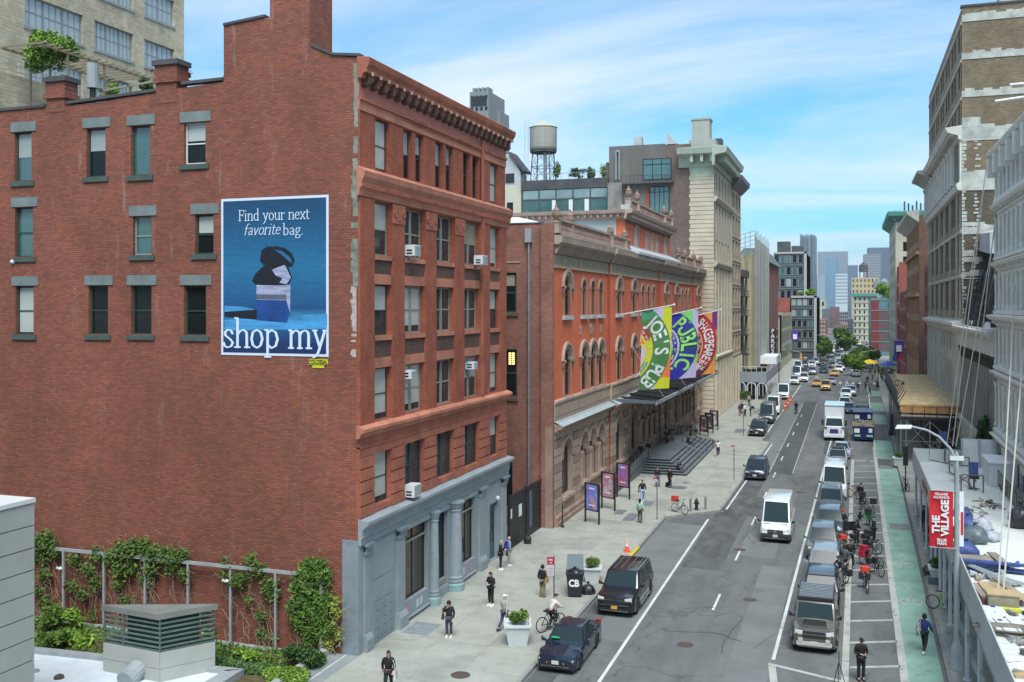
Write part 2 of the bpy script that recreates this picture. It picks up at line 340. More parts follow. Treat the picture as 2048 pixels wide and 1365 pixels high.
def worn(name,col,base=(0.11,0.12,0.12),thr=0.36,vs=2.2,rough=0.8):
 """paint with wear showing the asphalt"""
 m=mat(name,col,rough); t=m.node_tree; b=t.nodes['Principled BSDF']; tc=N(t,'ShaderNodeTexCoord')
 n=N(t,'ShaderNodeTexNoise'); n.inputs['Scale'].default_value=vs; n.inputs['Detail'].default_value=9; n.inputs['Roughness'].default_value=0.75; t.links.new(tc.outputs['Object'],n.inputs['Vector'])
 r=N(t,'ShaderNodeValToRGB'); r.color_ramp.elements[0].position=thr-0.06; r.color_ramp.elements[1].position=thr+0.06
 r.color_ramp.elements[0].color=tuple(base)+(1,); r.color_ramp.elements[1].color=tuple(col)+(1,)
 t.links.new(n.outputs['Fac'],r.inputs[0])
 n2=N(t,'ShaderNodeTexNoise'); n2.inputs['Scale'].default_value=.5; n2.inputs['Detail'].default_value=6; t.links.new(tc.outputs['Object'],n2.inputs['Vector'])
 mr=N(t,'ShaderNodeMapRange'); mr.inputs[1].default_value=.3; mr.inputs[2].default_value=.7; mr.inputs[3].default_value=.78; mr.inputs[4].default_value=1.08; t.links.new(n2.outputs['Fac'],mr.inputs[0])
 mu=N(t,'ShaderNodeMix',data_type='RGBA',blend_type='MULTIPLY'); mu.inputs[0].default_value=1; t.links.new(r.outputs[0],mu.inputs[6])
 cbn=N(t,'ShaderNodeCombineColor'); [t.links.new(mr.outputs[0],cbn.inputs[i]) for i in range(3)]; t.links.new(cbn.outputs[0],mu.inputs[7])
 t.links.new(mu.outputs[2],b.inputs['Base Color']); return m
AS=asphalt(); PW=worn('road_paint',(0.60,0.62,0.60),thr=.38); PT=worn('pale_paint',(0.42,0.43,0.38),thr=.40); GRN=worn('green_lane',(0.22,0.37,0.295),base=(0.17,0.22,0.19),thr=.42,vs=.9)
mat('asphalt_new',(0.07,0.078,0.08),0.9,var=.25,vs=.6,bump=.2,bs=30); mat('asphalt_old',(0.085,0.09,0.088),0.95,var=.45,vs=.8,bump=.3,bs=12,stretch=(1,.4,1)); mat('asphalt_pale',(0.15,0.16,0.155),0.9,var=.15,vs=.5)
def stained(m,amt=.55):
 t=m.node_tree; b=t.nodes['Principled BSDF']; l=b.inputs['Base Color'].links[0]; src=l.from_socket; tc=N(t,'ShaderNodeTexCoord'); mul=None
 for sc0,p0,p1,lo in((1.6,.56,.70,1-amt*.35),(7.0,.63,.68,1-amt*.6),(.25,.5,.72,1-amt*.3)):
  n=N(t,'ShaderNodeTexNoise'); n.inputs['Scale'].default_value=sc0; n.inputs['Detail'].default_value=6; n.inputs['Roughness'].default_value=.6; t.links.new(tc.outputs['Object'],n.inputs['Vector'])
  r=N(t,'ShaderNodeMapRange'); r.inputs[1].default_value=p0; r.inputs[2].default_value=p1; r.inputs[3].default_value=1; r.inputs[4].default_value=lo; t.links.new(n.outputs['Fac'],r.inputs[0])
  v=N(t,'ShaderNodeVectorMath',operation='SCALE'); t.links.new(src,v.inputs[0]); t.links.new(r.outputs[0],v.inputs['Scale']); src=v.outputs[0]
 t.links.new(src,b.inputs['Base Color']); return m
PAVE=stained(mat('pavement_concrete',(0.305,0.31,0.27),0.9,var=.20,vs=.45,bump=.15,bs=14,detail=9)); stained(mat('pavement_tint',(0.29,0.295,0.26),0.9,var=.22,vs=.5,detail=9)); stained(mat('pavement_pale',(0.325,0.33,0.285),0.9,var=.15,vs=.5,detail=9)); stained(AS,.5)
mat('kerb_stone',(0.24,0.24,0.225),0.85,var=.25,vs=1.5); mat('joint',(0.16,0.16,0.14),0.95); mat('iron',(0.10,0.075,0.06),0.7,var=.3,vs=6,metal=.3)
mat('grate',(0.12,0.13,0.13),0.6,var=.3,vs=4)
gr=MB().quad((-3000,-300,-.35),(3000,-300,-.35),(3000,6000,-.35),(-3000,6000,-.35)).build('ground',mat('city_ground',(0.16,0.16,0.15),.95,var=.3,vs=.02)); tag(gr,kind='structure')
road=MB().quad((-26,5,0),(26,5,0),(30,620,0),(-26,620,0)).build('road',AS); tag(road,kind='structure')
def strip(name,m,x0,x1,y0,y1,z=0.004,slant=0,parent=road,x0b=None,x1b=None):
 x0b=x0 if x0b is None else x0b; x1b=x1 if x1b is None else x1b
 return MB().quad((x0,y0,z),(x1,y0+slant,z),(x1b,y1+slant,z),(x0b,y1,z)).build(name,m,parent)
for (m,x0,x1,y0,y1) in [('asphalt_old',-9.9,-7.5,60,92),('asphalt_new',-7.4,-5.3,96,170),('asphalt_pale',-9.3,-7.5,99,168),('asphalt_pale',-13.1,-10.2,46,72),('asphalt_pale',-5.2,-3.4,20,62),
 ('asphalt_new',-2.9,-.4,110,135),('asphalt_new',2.4,3.8,103,109),('asphalt_old',-13.1,-12.0,38,60),('asphalt_new',2.4,4.0,124,140),('asphalt_old',-9.8,-5.5,76,84),('asphalt_pale',-6.9,-4.6,64,75)]:
 _pz=globals().get('_pz',.0015)+.0004
 strip('asphalt_patch',MATS[m],x0,x1,y0,y1,z=_pz,slant=rnd(-.4,.4))
strip('parking_line',PW,-10.22,-10.07,20,74,.008); strip('parking_line',PW,-10.15,-10.0,118,205,.008,x0b=-9.75,x1b=-9.6)
strip('lane_line',PW,-3.42,-3.26,45.6,220,.008,x0b=-1.0,x1b=-.84)
for y in (52,62.6,73,83.5,94,104.6,115,125.6,136,146.6):
 strip('lane_dash',PW,-6.95,-6.82,y,y+3,.008)
strip('thin_line',PT,-7.5,-7.42,97,165,.008); strip('thin_line',PT,-5.35,-5.27,97,168,.008)
strip('bulb_line',PW,-9.35,-9.22,78,117,.008,x0b=-8.75,x1b=-8.62); strip('bulb_line',PW,-12.6,-9.4,76.0,76.14,.008,slant=1.2)
strip('buffer_edge_line',PT,-.42,-.12,43.2,108,.008,x0b=-.02,x1b=.28); strip('buffer_edge_line',PT,1.95,2.28,36,118,.008,x0b=2.25,x1b=2.55)
strip('buffer_edge_line',PT,.05,2.4,107.6,107.9,.008,slant=-.8)
for i in range(19):
 y=45.6+3.38*i
 strip('buffer_bar',PT,-.1+y*.003-.1,1.95+y*.002,y,y+.26,.008,slant=.9)
strip('buffer_bar',PT,-3.5,-.3,44.9,45.15,.009,slant=-1.15); strip('buffer_bar',PT,-3.52,-3.2,45.0,37,.0085,x0b=-2.6,x1b=-2.3)
strip('dotted_edge',PW,2.42,2.56,118,205,.0075,x0b=2.95,x1b=3.09)
for (a,b_) in [(30,103),(109.2,124),(141,153),(158,172),(184,196)]:
 k=lambda y:(y-46)*.0092
 MB().quad((2.29+k(a)*.35,a,.0068),(3.72+k(a),a,.0068),(3.72+k(b_),b_,.0068),(2.29+k(b_)*.35,b_,.0068)).build('bicycle_lane',GRN,road)
def bike_symbol(y):
 b=MB(); x=3.05
 for cx in(-.32,.32):
  for i in range(10):
   p=2*PI*i/10;q=2*PI*(i+1)/10
   b.quad((x+cx+.2*math.cos(p),y+.45*math.sin(p),.008),(x+cx+.26*math.cos(p),y+.58*math.sin(p),.008),(x+cx+.26*math.cos(q),y+.58*math.sin(q),.008),(x+cx+.2*math.cos(q),y+.45*math.sin(q),.008))
 b.quad((x-.3,y,.009),(x-.24,y,.009),(x+.02,y+.9,.009),(x-.04,y+.9,.009)); b.quad((x+.3,y,.009),(x+.24,y,.009),(x-.02,y+.9,.009),(x+.04,y+.9,.009))
 b.quad((x-.25,y+2.0,.008),(x,y+2.9,.008),(x,y+2.6,.008),(x-.2,y+1.9,.008)); b.quad((x+.25,y+2.0,.008),(x,y+2.9,.008),(x,y+2.6,.008),(x+.2,y+1.9,.008))
 b.build('bicycle_marking',MT['pale_paint'],road)
bike_symbol(65); bike_symbol(57)
for y in(76,103.6):
 o=strip('drain_grate',MT['grate'],2.6,3.95,y-1.1,y+1.1,.010)
 for k in range(3): strip('grate_bar',MT['concrete'],2.6,3.95,y-1.0+.75*k,y-.86+.75*k,.014)
for i in range(13):
 x=-12.6+i*1.27; strip('crosswalk_bar',PW,x,x+.45,212,216.5,.008);
for i in range(4): strip('crosswalk_bar',PW,4.2+i*1.3,4.65+i*1.3,212,216.5,.008)
Z=0.15
def pavement(name,poly,m=PAVE):
 o=MB().prism([(x,y,-.2) for x,y in poly],(0,0,Z+.2)).build(name,m); tag(o,kind='structure'); return o
pv=pavement('pavement_left',[(-22.0,10),(-13.35,10),(-13.35,73.3),(-9.75,77),(-9.05,117),(-12.2,121),(-12.2,620),(-40,620),(-40,210),(-22.0,210)])
pr=pavement('pavement_right',[(4.05,10),(14,10),(14,620),(7.4,620),(4.35,77),(4.05,46)])
def kerb(pts,side,w=.17,name='kerb',parent=pv,m='kerb_stone'):
 for a,b in zip(pts[:-1],pts[1:]):
  A=Vector((a[0],a[1],0));B=Vector((b[0],b[1],0)); L=(B-A).length; d=(B-A).normalized(); n=Vector((d.y,-d.x,0))*side*w; k=max(1,min(int(L/2.4),40))
  for i in range(k):
   p=A+d*(L*i/k+.008); q=A+d*(L*(i+1)/k-.008)
   if p.y>170: continue
   H8_([(p.x,p.y,-.1),(q.x,q.y,-.1),(q.x+n.x,q.y+n.y,-.1),(p.x+n.x,p.y+n.y,-.1)],[(p.x,p.y,Z+.004),(q.x,q.y,Z+.004),(q.x+n.x,q.y+n.y,Z+.004),(p.x+n.x,p.y+n.y,Z+.004)]).build('kerb_stone',MATS[m],parent)
kerb([(-13.35,20),(-13.35,73.3),(-9.75,77),(-9.05,117),(-12.2,121),(-12.2,170)],1)
kerb([(4.05,20),(4.05,46),(4.35,77),(4.95,170)],-1,parent=pr)
H8_([(-13.36,61.0,Z),(-13.17,61,Z-.14),(-13.17,63.5,Z-.14),(-13.36,63.5,Z)],[(-13.36,61.0,Z+.012),(-13.14,61,Z+.01),(-13.14,63.5,Z+.01),(-13.36,63.5,Z+.012)]).build('yellow_kerb_paint',mat('yellow_paint',(0.55,0.43,0.03),.7),pv)
def flags(xs,y0,y1,dy,parent,skip=None):
 y=y0; r=random.Random(3)
 while y<y1:
  for a,b in zip(xs[:-1],xs[1:]):
   if skip and skip((a+b)/2,y+dy/2): continue
   BX_(a+.012,b-.012,y+.012,y+dy-.012,Z-.01,Z+.006+r.random()*.003).build('paving_slab',[PAVE,MT['pavement_tint'],PAVE,MT['pavement_pale']][r.randrange(4)],parent)
  y+=dy
flags([-21.05,-18.5,-15.95,-13.4],27.2,77,3.1,pv,skip=lambda x,y: False)
flags([-17.9,-15.2,-12.5,-9.9],77.4,118,4.0,pv,skip=lambda x,y:(x<-15 and 88<y<112))
flags([4.3,6.9,9.5],37,104,3.1,pr)
pl=MB().prism([(-22.4,10,-.2),(-21.0,10,-.2),(-21.0,39.5,-.2),(-22.4,39.5,-.2)],(0,0,Z+.204)).build('side_path',mat('path_grey',(0.22,0.24,0.24),.8,var=.15,vs=.8)); tag(pl,kind='structure')
BX_(-21.7,-21.64,20,39.4,Z+.004,Z+.010).build('path_line',MT['road_paint'],pl)
def cover(x,y,r,m,label,grp=None):
 o=LT_((x,y,Z+.006),[(r,0),(r,.014),(r*.93,.018),(r*.5,.018)],20).build('manhole_cover',MATS[m]); tag(o,label,'manhole cover',grp)
 k=MB()
 for i in range(8): a=PI*i/4; k.tube((x+r*.2*math.cos(a),y+r*.2*math.sin(a),Z+.024),(x+r*.8*math.cos(a),y+r*.8*math.sin(a),Z+.024),.012,n=4)
 k.build('cast_rib',MATS[m],o)
cover(*G(921,1351,Z),.42,'iron','round rusty manhole cover in the pavement at the bottom edge')
cover(*G(1357,976,Z),.75,'grate','wide round grey cover in the paving below the black steps')
cover(*G(1372,966,Z),.35,'grate','small dark cover right of the wide round one by the steps')
def hatch(u,v,wx,wy,m,label,bars=6,rim='concrete',n='pavement_grille'):
 x,y=G(u,v,Z); t=thing(n,label,'grille',(x,y,Z+.006))
 BX_(-wx/2,wx/2,-wy/2,wy/2,0,.008).build('rim',MATS[rim],t)
 BX_(-wx/2+.08,wx/2-.08,-wy/2+.08,wy/2-.08,.008,.012).build('plate',MATS[m],t)
 for i in range(bars): yy=-wy/2+.1+(wy-.25)*(i+.3)/bars; BX_(-wx/2+.1,wx/2-.1,yy,yy+.035,.012,.02).build('bar',MT['steel_paint'],t)
mat('cellar_steel',(0.20,0.23,0.25),.5,var=.15,vs=2)
hatch(843,1258,1.5,1.9,'cellar_steel','square steel cellar hatch in the pavement beside the grey shopfront',2)
hatch(1262,1035,1.0,2.8,'grate','dark rectangular grille behind the person in the mint top',9); hatch(1296,1008,1.0,2.2,'grate','dark grille farther up the pavement toward the steps',8)
hatch(1240,1025,.9,2.0,'grate','pale framed grille left of the person in the mint top',4)
hatch(1420,980,2.3,1.6,'pavement_pale','pale concrete patch plate in the paving right of the steps',1)
hatch(1480,862,1.4,4.0,'grate','dark pavement grille near the far bus pole',6)
hatch(1412,885,1.8,5,'grate','dark grille in the paving at the far foot of the steps',7)
for (u,v,r_,lab) in [(1480,1100,.38,'round cover in the left traffic lane in front of the white van'),(1370,1290,.38,'round iron cover in the road right of the dark blue sedan'),(1562,905,.4,'iron cover in the road beyond the moving blue crossover'),(1500,1200,.36,'iron cover in the road halfway to the white van'),(1600,985,.36,'iron cover in the lane behind the white van')]:
 x,y=G(u,v); o=LT_((x,y,.0085),[(r_,0),(r_,.006),(r_*.9,.009)],18).build('manhole_cover',MT['iron']); tag(o,lab,'manhole cover')
r=random.Random(77); TAR=mat('tar',(0.035,0.037,0.038),.6)
for k in range(26):
 x=r.uniform(-12.5,-.8); y=r.uniform(38,150); an=r.choice([PI/2,PI/2,0])+r.gauss(0,.15); q=MB(); w_=r.uniform(.015,.035)
 for j in range(r.randrange(6,16)):
  an+=r.gauss(0,.22); x2=x+.55*math.cos(an); y2=y+.9*math.sin(an)
  if not(-13.2<x2<3.8) or (y2>72 and x2<-8.6): break
  q.quad((x-w_,y-w_,.0095),(x+w_,y+w_,.0095),(x2+w_,y2+w_,.0095),(x2-w_,y2-w_,.0095)); x,y=x2,y2
 if q.v: q.build('tar_seam',TAR,road)['kind']='stuff'
# --- red brick corner building with the painted advertisement
YA=39.55; XA=-21.1; YB=59.4
BW=brick('party_brick',(0.345,0.098,0.055),(0.21,0.066,0.042),(0.125,0.06,0.045),'N',bw=.30,bh=.105,ms=.016,patch=.6,streak=.5,pcol=(.60,.66,.56),ps=.11,tone=.17)  # mortar colour darkened to stand for shade in the joints
BE=brick('party_brick_side',(0.345,0.098,0.055),(0.21,0.066,0.042),(0.125,0.06,0.045),'E',bw=.30,bh=.105,ms=.016,patch=.6,pcol=(.62,.66,.58),ps=.11)  # same joint shade in the mortar colour
RP=brick('red_painted_brick',(0.44,0.125,0.065),(0.34,0.092,0.05),(0.26,0.075,0.042),'E',bw=.24,bh=.085,patch=.8,pcol=(.66,.58,.56),ps=.5,bump=.8)
RN=brick('red_painted_brick_end',(0.44,0.125,0.065),(0.34,0.092,0.05),(0.26,0.075,0.042),'N',bw=.24,bh=.085,patch=.8,pcol=(.66,.58,.56),ps=.5,bump=.8)
SS=stained(mat('red_sandstone',(0.44,0.17,0.108),.8,var=.22,vs=.7,bump=.2,bs=6,detail=8),.6); SD=stained(mat('red_sandstone_dark',(0.36,0.115,0.068),.8,var=.28,vs=.9,bump=.25,bs=5,detail=8),.7)
BP=brick('dark_panel_brick',(0.17,0.09,0.065),(0.11,0.06,0.045),(0.06,0.04,0.03),'E',bw=.24,bh=.09,patch=.3,bump=1)
LN=mat('bluestone',(0.16,0.19,0.185),.8,var=.2,vs=1.5,bump=.15); LD=mat('bluestone_dark',(0.055,0.085,0.075),.8,var=.2,vs=2); TR=mat('terracotta_dark',(0.12,0.06,0.045),.85,var=.5,vs=4)
GP=stained(mat('grey_shop_paint',(0.26,0.30,0.325),.6,var=.12,vs=.8,bump=.15,bs=5),.5); GPD=stained(mat('grey_shop_paint_deep',(0.22,0.262,0.29),.6,var=.14,vs=1,bump=.15,bs=5),.6); GPG=mat('teal_grey_paint',(0.22,0.33,0.34),.6,var=.12,vs=2)
A=thing('brick_building','red brick corner building with a tall chimney and a blank side wall facing the garden','building',(0,0,0))
FN=Fr('N',YA); FE=Fr('E',XA)
WX=-52.0
def pw(u,v): return PY(u,v,YA)
wl=[]  # windows on the party wall: px box u0,v0,u1,v1 , style
PWIN=[((29,266),(63,362),'tall'),((173,258),(211,353),'tall'),((262,253),(300,350),'tall'),((368,247),(411,327),'white'),
 ((30,416),(66,514),'sash'),((266,434),(303,510),'sash'),((390,430),(427,508),'sash'),
 ((31,573),(67,670),'sash'),((177,572),(216,670),'sash'),((262,572),(303,670),'sash'),((368,572),(412,672),'sash')]
holes=[]
for a,b,s in PWIN:
 x0,z1=pw(*a); x1,z0=pw(*b); x0=pw(a[0],(a[1]+b[1])/2)[0]; x1=pw(b[0],(a[1]+b[1])/2)[0];
 holes.append((x0,x1,z0,z1,False,s))
rows=[[0,1,2,3],[4,5,6],[7,8,9,10]]
for r in rows[:1]+rows[2:]:
 for i in r: pass
wb=wall_mb(FN,WX,XA-.02,-.3,26.2,[h[:4] for h in holes],.28)
wb.quad((-28.3,YA,26.2),(XA-.02,YA,26.2),(XA-.02,YA,27.15),(-28.3,YA,29.3)) if False else wb.ngon([(-28.3,YA,26.2),(XA-.02,YA,26.2),(XA-.02,YA,27.25),(-22.4,YA,27.45),(-23.65,YA,28.0),(-23.65,YA,28.9),(-26.0,YA,29.55),(-28.3,YA,29.35)])
wb.ngon([(-36.0,YA,26.2),(-28.3,YA,26.2),(-28.3,YA,26.7),(-31,YA,26.55)])
wb.build('party_wall',BW,A)
sh=MB(); sh.quad((-28.3,YA,26.2),(-28.3,YA+4,26.2),(-28.3,YA+4,29.3),(-28.3,YA,29.35)); sh.quad((WX,YA,-.3),(WX,YB,-.3),(WX,YB,26),(WX,YA,26)); sh.build('side_wall',BE,A)
MB().quad((WX,YB,-.3),(XA,YB,-.3),(XA,YB,27),(WX,YB,26)).build('rear_wall',BW,A)
MB().add([(WX,YA,26.1),(-28.3,YA,26.1),(-28.3,YB,26.0),(WX,YB,26.0)],[(0,1,2,3)]).add([(-28.3,YA+.1,28.6),(XA,YA+.1,26.95),(XA,YB,26.95),(-28.3,YB,26.95)],[(0,1,2,3)]).build('roof',MT['roof_dark'],A)
for x0,x1,za,zb in [(WX,-39.1,26.15,26.2),(-37.7,-32.2,26.25,26.5),(-30.7,-28.35,26.72,26.76)]:
 H8_([(x0,YA-.08,za),(x1,YA-.08,zb),(x1,YA+.35,zb),(x0,YA+.35,za)],[(x0,YA-.08,za+.14),(x1,YA-.08,zb+.14),(x1,YA+.35,zb+.14),(x0,YA+.35,za+.14)]).build('coping',MT['roof_dark'],A)
cp=[(-28.3,29.35),(-26.0,29.55)],[(-23.55,28.0),(-22.4,27.45)],[(-22.4,27.45),(-21.0,27.3)]
for p,q in cp:
 H8_([(p[0],YA-.07,p[1]),(q[0],YA-.07,q[1]),(q[0],YA+.35,q[1]),(p[0],YA+.35,p[1])],[(p[0],YA-.07,p[1]+.12),(q[0],YA-.07,q[1]+.12),(q[0],YA+.35,q[1]+.12),(p[0],YA+.35,p[1]+.12)]).build('coping',MT['roof_dark'],A)
ch=BX_(-25.75,-23.64,YA+.003,YA+2.1,27.9,33.5).build('chimney',BW,A)
MB().quad((-23.638,YA,27.8),(-23.638,YA+2.1,27.8),(-23.638,YA+2.1,33.5),(-23.638,YA,33.5)).build('chimney_flank',BE,ch)
for (xa,xb,zt,lab) in [(-39.0,-37.85,27.7,0),(-32.2,-31.0,28.0,0)]:
 c=BX_(xa,xb,YA-.02,YA+.8,25.9,zt-1.1).box(xa-.12,xb+.12,YA-.12,YA+.9,zt-1.1,zt-.85).box(xa-.05,xb+.05,YA-.06,YA+.84,zt-.85,zt-.25).build('chimney',BW,A)
 BX_(xa-.15,xb+.15,YA-.16,YA+.94,zt-.25,zt).build('cap',MT['roof_dark'],c)
for i,(x0,x1,z0,z1,_,s) in enumerate(holes):
 w_=x1-x0; h_=z1-z0; fm='frame_white' if s=='white' else ('frame_dark' if s=='tall' else 'frame_dark')
 bl=[0.5,.45,0,0.42, 0,0,.45, .97,0,0,0][i]
 window(A,FN,(x0+x1)/2,z0,w_,h_,'plain' if s=='tall' else 'sash',MT['frame_white' if s=='white' else ('frame_grey' if s=='sash' and i in(5,) else 'frame_green')],MT['glass_green' if i in(2,5,0,4) else 'glass_dark'],bl,MT['blind'if i<2 else 'blind_pale'],inset=.17,fw=.07)
 FX_(FN,x0-.22,x1+.32,z1+.03,z1+.52,-.1,.05).build('lintel',LN,A)
 FX_(FN,x0-.2,x1+.2,z0-.26,z0-.02,-.2,.09).build('sill',LD,A)
pm=mat('peeling_green',(0.16,0.22,0.16),.8,var=.4,vs=3,col2=(0.33,0.33,0.27))
r=random.Random(5); pe=MB(); z=27.0
while z>16.9:
 h=rnd(.09,.32);
 if r.random()<.86 or z>24.5: pe.box(-21.36-r.random()*.13 if z<23 else -21.3-r.random()*.06,-21.13,YA-.006,YA,z-h,z)
 z-=h
pe.build('flaking_paint',pm,A)
pe=MB(); z=16.9
while z>13.4:
 h=rnd(.08,.2);
 if z>14.9 or r.random()<.35: pe.box(-21.38-r.random()*.14,-21.2,YA-.006,YA,z-h,z)
 z-=h
pe.build('bare_mortar',mat('bare_mortar',(0.42,0.36,0.32),.9,var=.3,vs=4),A)
pe=MB(); pe.box(-21.22,-21.02,YA-.008,YA+.0,5.4,14.6); pe.box(-21.12,-21.02,YA-.008,YA,14.6,27.2); pe.build('painted_return',RN,A)
bays=[(41.0,42.8,'single'),(44.25,46.7,'pair'),(48.2,50.7,'pair'),(52.2,54.7,'pair'),(56.4,58.2,'single')]
rowsz=[(22.4,24.85),(18.4,20.9),(14.6,17.0),(10.6,13.05)]
HO=[]
for a,b,k in bays:
 for j,(z0,z1) in enumerate(rowsz):
  if j==0 and k=='pair':
   m_=(a+b)/2; HO+= [(a,m_-.2,z0,z1),(m_+.2,b,z0,z1)]
  elif j==0: HO.append((a+.2,b-.1,z0,z1))
  else: HO.append((a,b,z0,z1))
 HO.append((a,b,6.65,9.1))
wall_mb(FE,YA,YB,9.1,26.9,[h for h in HO if h[2]>9],.27).build('street_wall',RP,A)
wall_mb(FE,YA,YB,5.4,9.1,[h[:3]+(9.1,) for h in HO if h[2]<9],.27).build('rusticated_storey_wall',SD,A)
for a,b,k in bays:
 for j,(z0,z1) in enumerate(rowsz+[(6.65,9.1)]):
  if j==0 and k=='pair':
   m_=(a+b)/2
   for (p,q) in((a,m_-.2),(m_+.2,b)): window(A,FE,(p+q)/2,z0,q-p,z1-z0,'sash',MT['frame_dark'],MT['glass_dark'],random.choice([0,.4,.5]),MT['blind'],inset=.21)
  elif j==0: window(A,FE,(a+b)/2+.05,z0,b-a-.3,z1-z0,'sash',MT['frame_dark'],MT['glass'],.95,MT['blind_pale'],inset=.21)
  elif k=='single': window(A,FE,(a+b)/2,z0,b-a,z1-z0,'sash',MT['frame_dark' if j!=1 else 'frame_tan'],MT['glass'],random.choice([.5,.9,.5]),MT['blind_pale'],inset=.21)
  else: window(A,FE,(a+b)/2,z0,b-a,z1-z0,'pair',MT['frame_tan' if j in(1,2,3) else 'frame_dark'],MT['glass' if j<4 else 'glass'],random.choice([0,.5,.85]) if j<4 else 0,MATS[random.choice(['blind','blind_pale','blind_tan'])],inset=.21,fw=.09)
 for j,(z0,z1) in enumerate(rowsz):
  if j in(1,2):
   FX_(FE,a-.12,b+.12,z0-.24,z0-.02,-.3,.10).build('sill',SS,A)
   FX_(FE,a,b,rowsz[j+1][1]+.52,z0-.25,-.02,.01).build('brick_panel',BP,A)
   FX_(FE,a-.02,b+.02,rowsz[j+1][1]+.02,rowsz[j+1][1]+.5,-.1,.045).build('lintel',SS,A)
 FX_(FE,a,b,6.35,6.63,-.3,.06).build('sill',SD,A)
prs=[(YA,40.95),(42.85,44.2),(46.75,48.15),(50.75,52.15),(54.75,56.35),(58.25,YB)]
for a,b in prs:
 FX_(FE,a,b,10.55,20.95,0,.10).build('pier',RP,A)
 if a>42 and b<56:
  c=FX_(FE,a-.03,b+.03,20.0,20.93,.1,.14).build('pier_capital',SD,A)
  q=MB()
  for s_ in(a+.2,b-.2): q.farch(FE,s_,20.5,.07,.18,.14,.19,8,0,2*PI)
  q.fbox(FE,(a+b)/2-.14,(a+b)/2+.14,20.15,20.8,.14,.17); q.build('scroll',SD,c)
 z=5.5+.45 if False else 6.3;
 n=5
 for i in range(n):
  z0=6.3+i*.56; FX_(FE,a,b,z0+.04,z0+.53,0,.11).build('stone_block',SD,A)
FX_(FE,54.85,55.15,10.6,26.6,.1,.19).build('downpipe',SD,A)
def band(z0,z1,d,m,name='string_course',y0=YA-.02,y1=YB+.02): return FX_(FE,y0,y1,z0,z1,-.05,d).build(name,m,A)
band(9.1,9.98,.08,SD,'frieze'); band(9.5,9.58,.12,SD);
pr_=lambda prof,y0,y1,name,m: MB().prism([(XA+d,y0,z) for d,z in prof],(0,y1-y0,0)).build(name,m,A)
pr_([(0,9.98),(.18,10.0),(.25,10.2),(.42,10.28),(.42,10.42),(.1,10.55),(0,10.55)],YA-.25,YB+.25,'storey_cornice',SS)
pr_([(0,20.98),(.12,21.0),(.16,21.3),(.26,21.42),(.26,21.6),(.40,21.85),(.44,22.1),(.1,22.32),(0,22.32)],YA-.2,YB+.35,'storey_cornice',SS)
dn=MB(); y=YA+.1
while y<YB: dn.fbox(FE,y,y+.09,21.36,21.52,.2,.32); y+=.2
dn.build('dentils',SD,A)['kind']='stuff'
band(24.9,25.35,.06,SS,'lintel_band'); band(25.35,25.5,.16,SD)
dn=MB(); y=44.2
while y<54.8: dn.fbox(FE,y,y+.07,25.22,25.34,.06,.12); y+=.15
dn.build('dentils',SD,A)['kind']='stuff'
band(25.5,26.35,.05,mat('red_stucco',(0.40,0.15,0.115),.8,var=.2,vs=.8),'frieze')
pr_([(0,26.3),(.25,26.3),(.3,26.5),(.5,26.55),(.5,26.72),(.62,26.9),(.68,27.15),(.64,27.2),(0,27.28)],YA-.15,YB+.2,'roof_cornice',SD)
for i in range(24):
 y=YA+.35+i*(YB-YA-.6)/23
 q=FX_(FE,y-.13,y+.13,26.05,26.52,.05,.42); q.farch(FE,y,26.12,0.0,.17,.05,.36,8,PI,2*PI); q.build('modillion',TR,A)
 FX_(FE,y-.05,y+.05,26.44,26.6,.5,.58).build('modillion_tip',MT['bare_mortar'],A)
hs=[(44.3,47.2,1.15,4.75),(48.0,49.9,0.62,4.75),(51.1,54.0,1.1,4.75),(56.5,57.9,.2,3.7)]
wall_mb(FE,YA,YB,-.1,5.4,hs,.35,d=.02).build('shopfront',GP,A)
FX_(FN,-21.9,XA+.03,-.3,5.35,-.02,.05).build('painted_wall_end',GPD,A)
FX_(FE,YA,YA+.03,-.1,5.4,0,.04).build('shopfront_end',GP,A)
window(A,FE,45.75,1.15,2.9,3.6,'bars',MT['black_metal'],MT['glass_brown'],inset=.2,div=2,fw=.07)
window(A,FE,48.95,1.05,1.9,3.7,'plain',MT['black_metal'],MT['glass_dark'],inset=.22,fw=.05)
window(A,FE,52.55,1.1,2.9,3.65,'bars',MT['black_metal'],MT['glass_brown'],inset=.2,div=3,fw=.06)
for a,b in((44.3,47.2),(51.1,54.0)): FX_(FE,a+.05,b-.05,4.02,4.1,-.2,-.1).build('transom_bar',MT['frame_tan'],A)
ls=MB()
for i in range(5): ls.fbox(FE,48.02,49.88,.3+i*.15,.39+i*.15,-.2,-.12)
ls.fbox(FE,48.02,49.88,.2,1.05,-.3,-.2); ls.build('louvre_panel',MT['concrete'],A)
dr=FX_(FE,56.55,57.85,.15,3.65,-.25,-.18).build('door',mat('teal_door',(0.035,0.085,0.10),.4),A)
FX_(FE,56.7,57.12,1.2,3.2,-.18,-.165).build('door_glass',MT['glass_dark'],dr); FX_(FE,57.28,57.7,1.2,3.2,-.18,-.165).build('door_glass',MT['glass_dark'],dr)
FX_(FE,57.2,57.24,1.1,1.9,-.17,-.12).build('handle',MT['chrome'],dr)
LT_(FE.P(57.7,3.95,.1),[(.13,-.12),(.16,0),(.1,.1)],10).build('globe_light',MT['frame_white'],A)
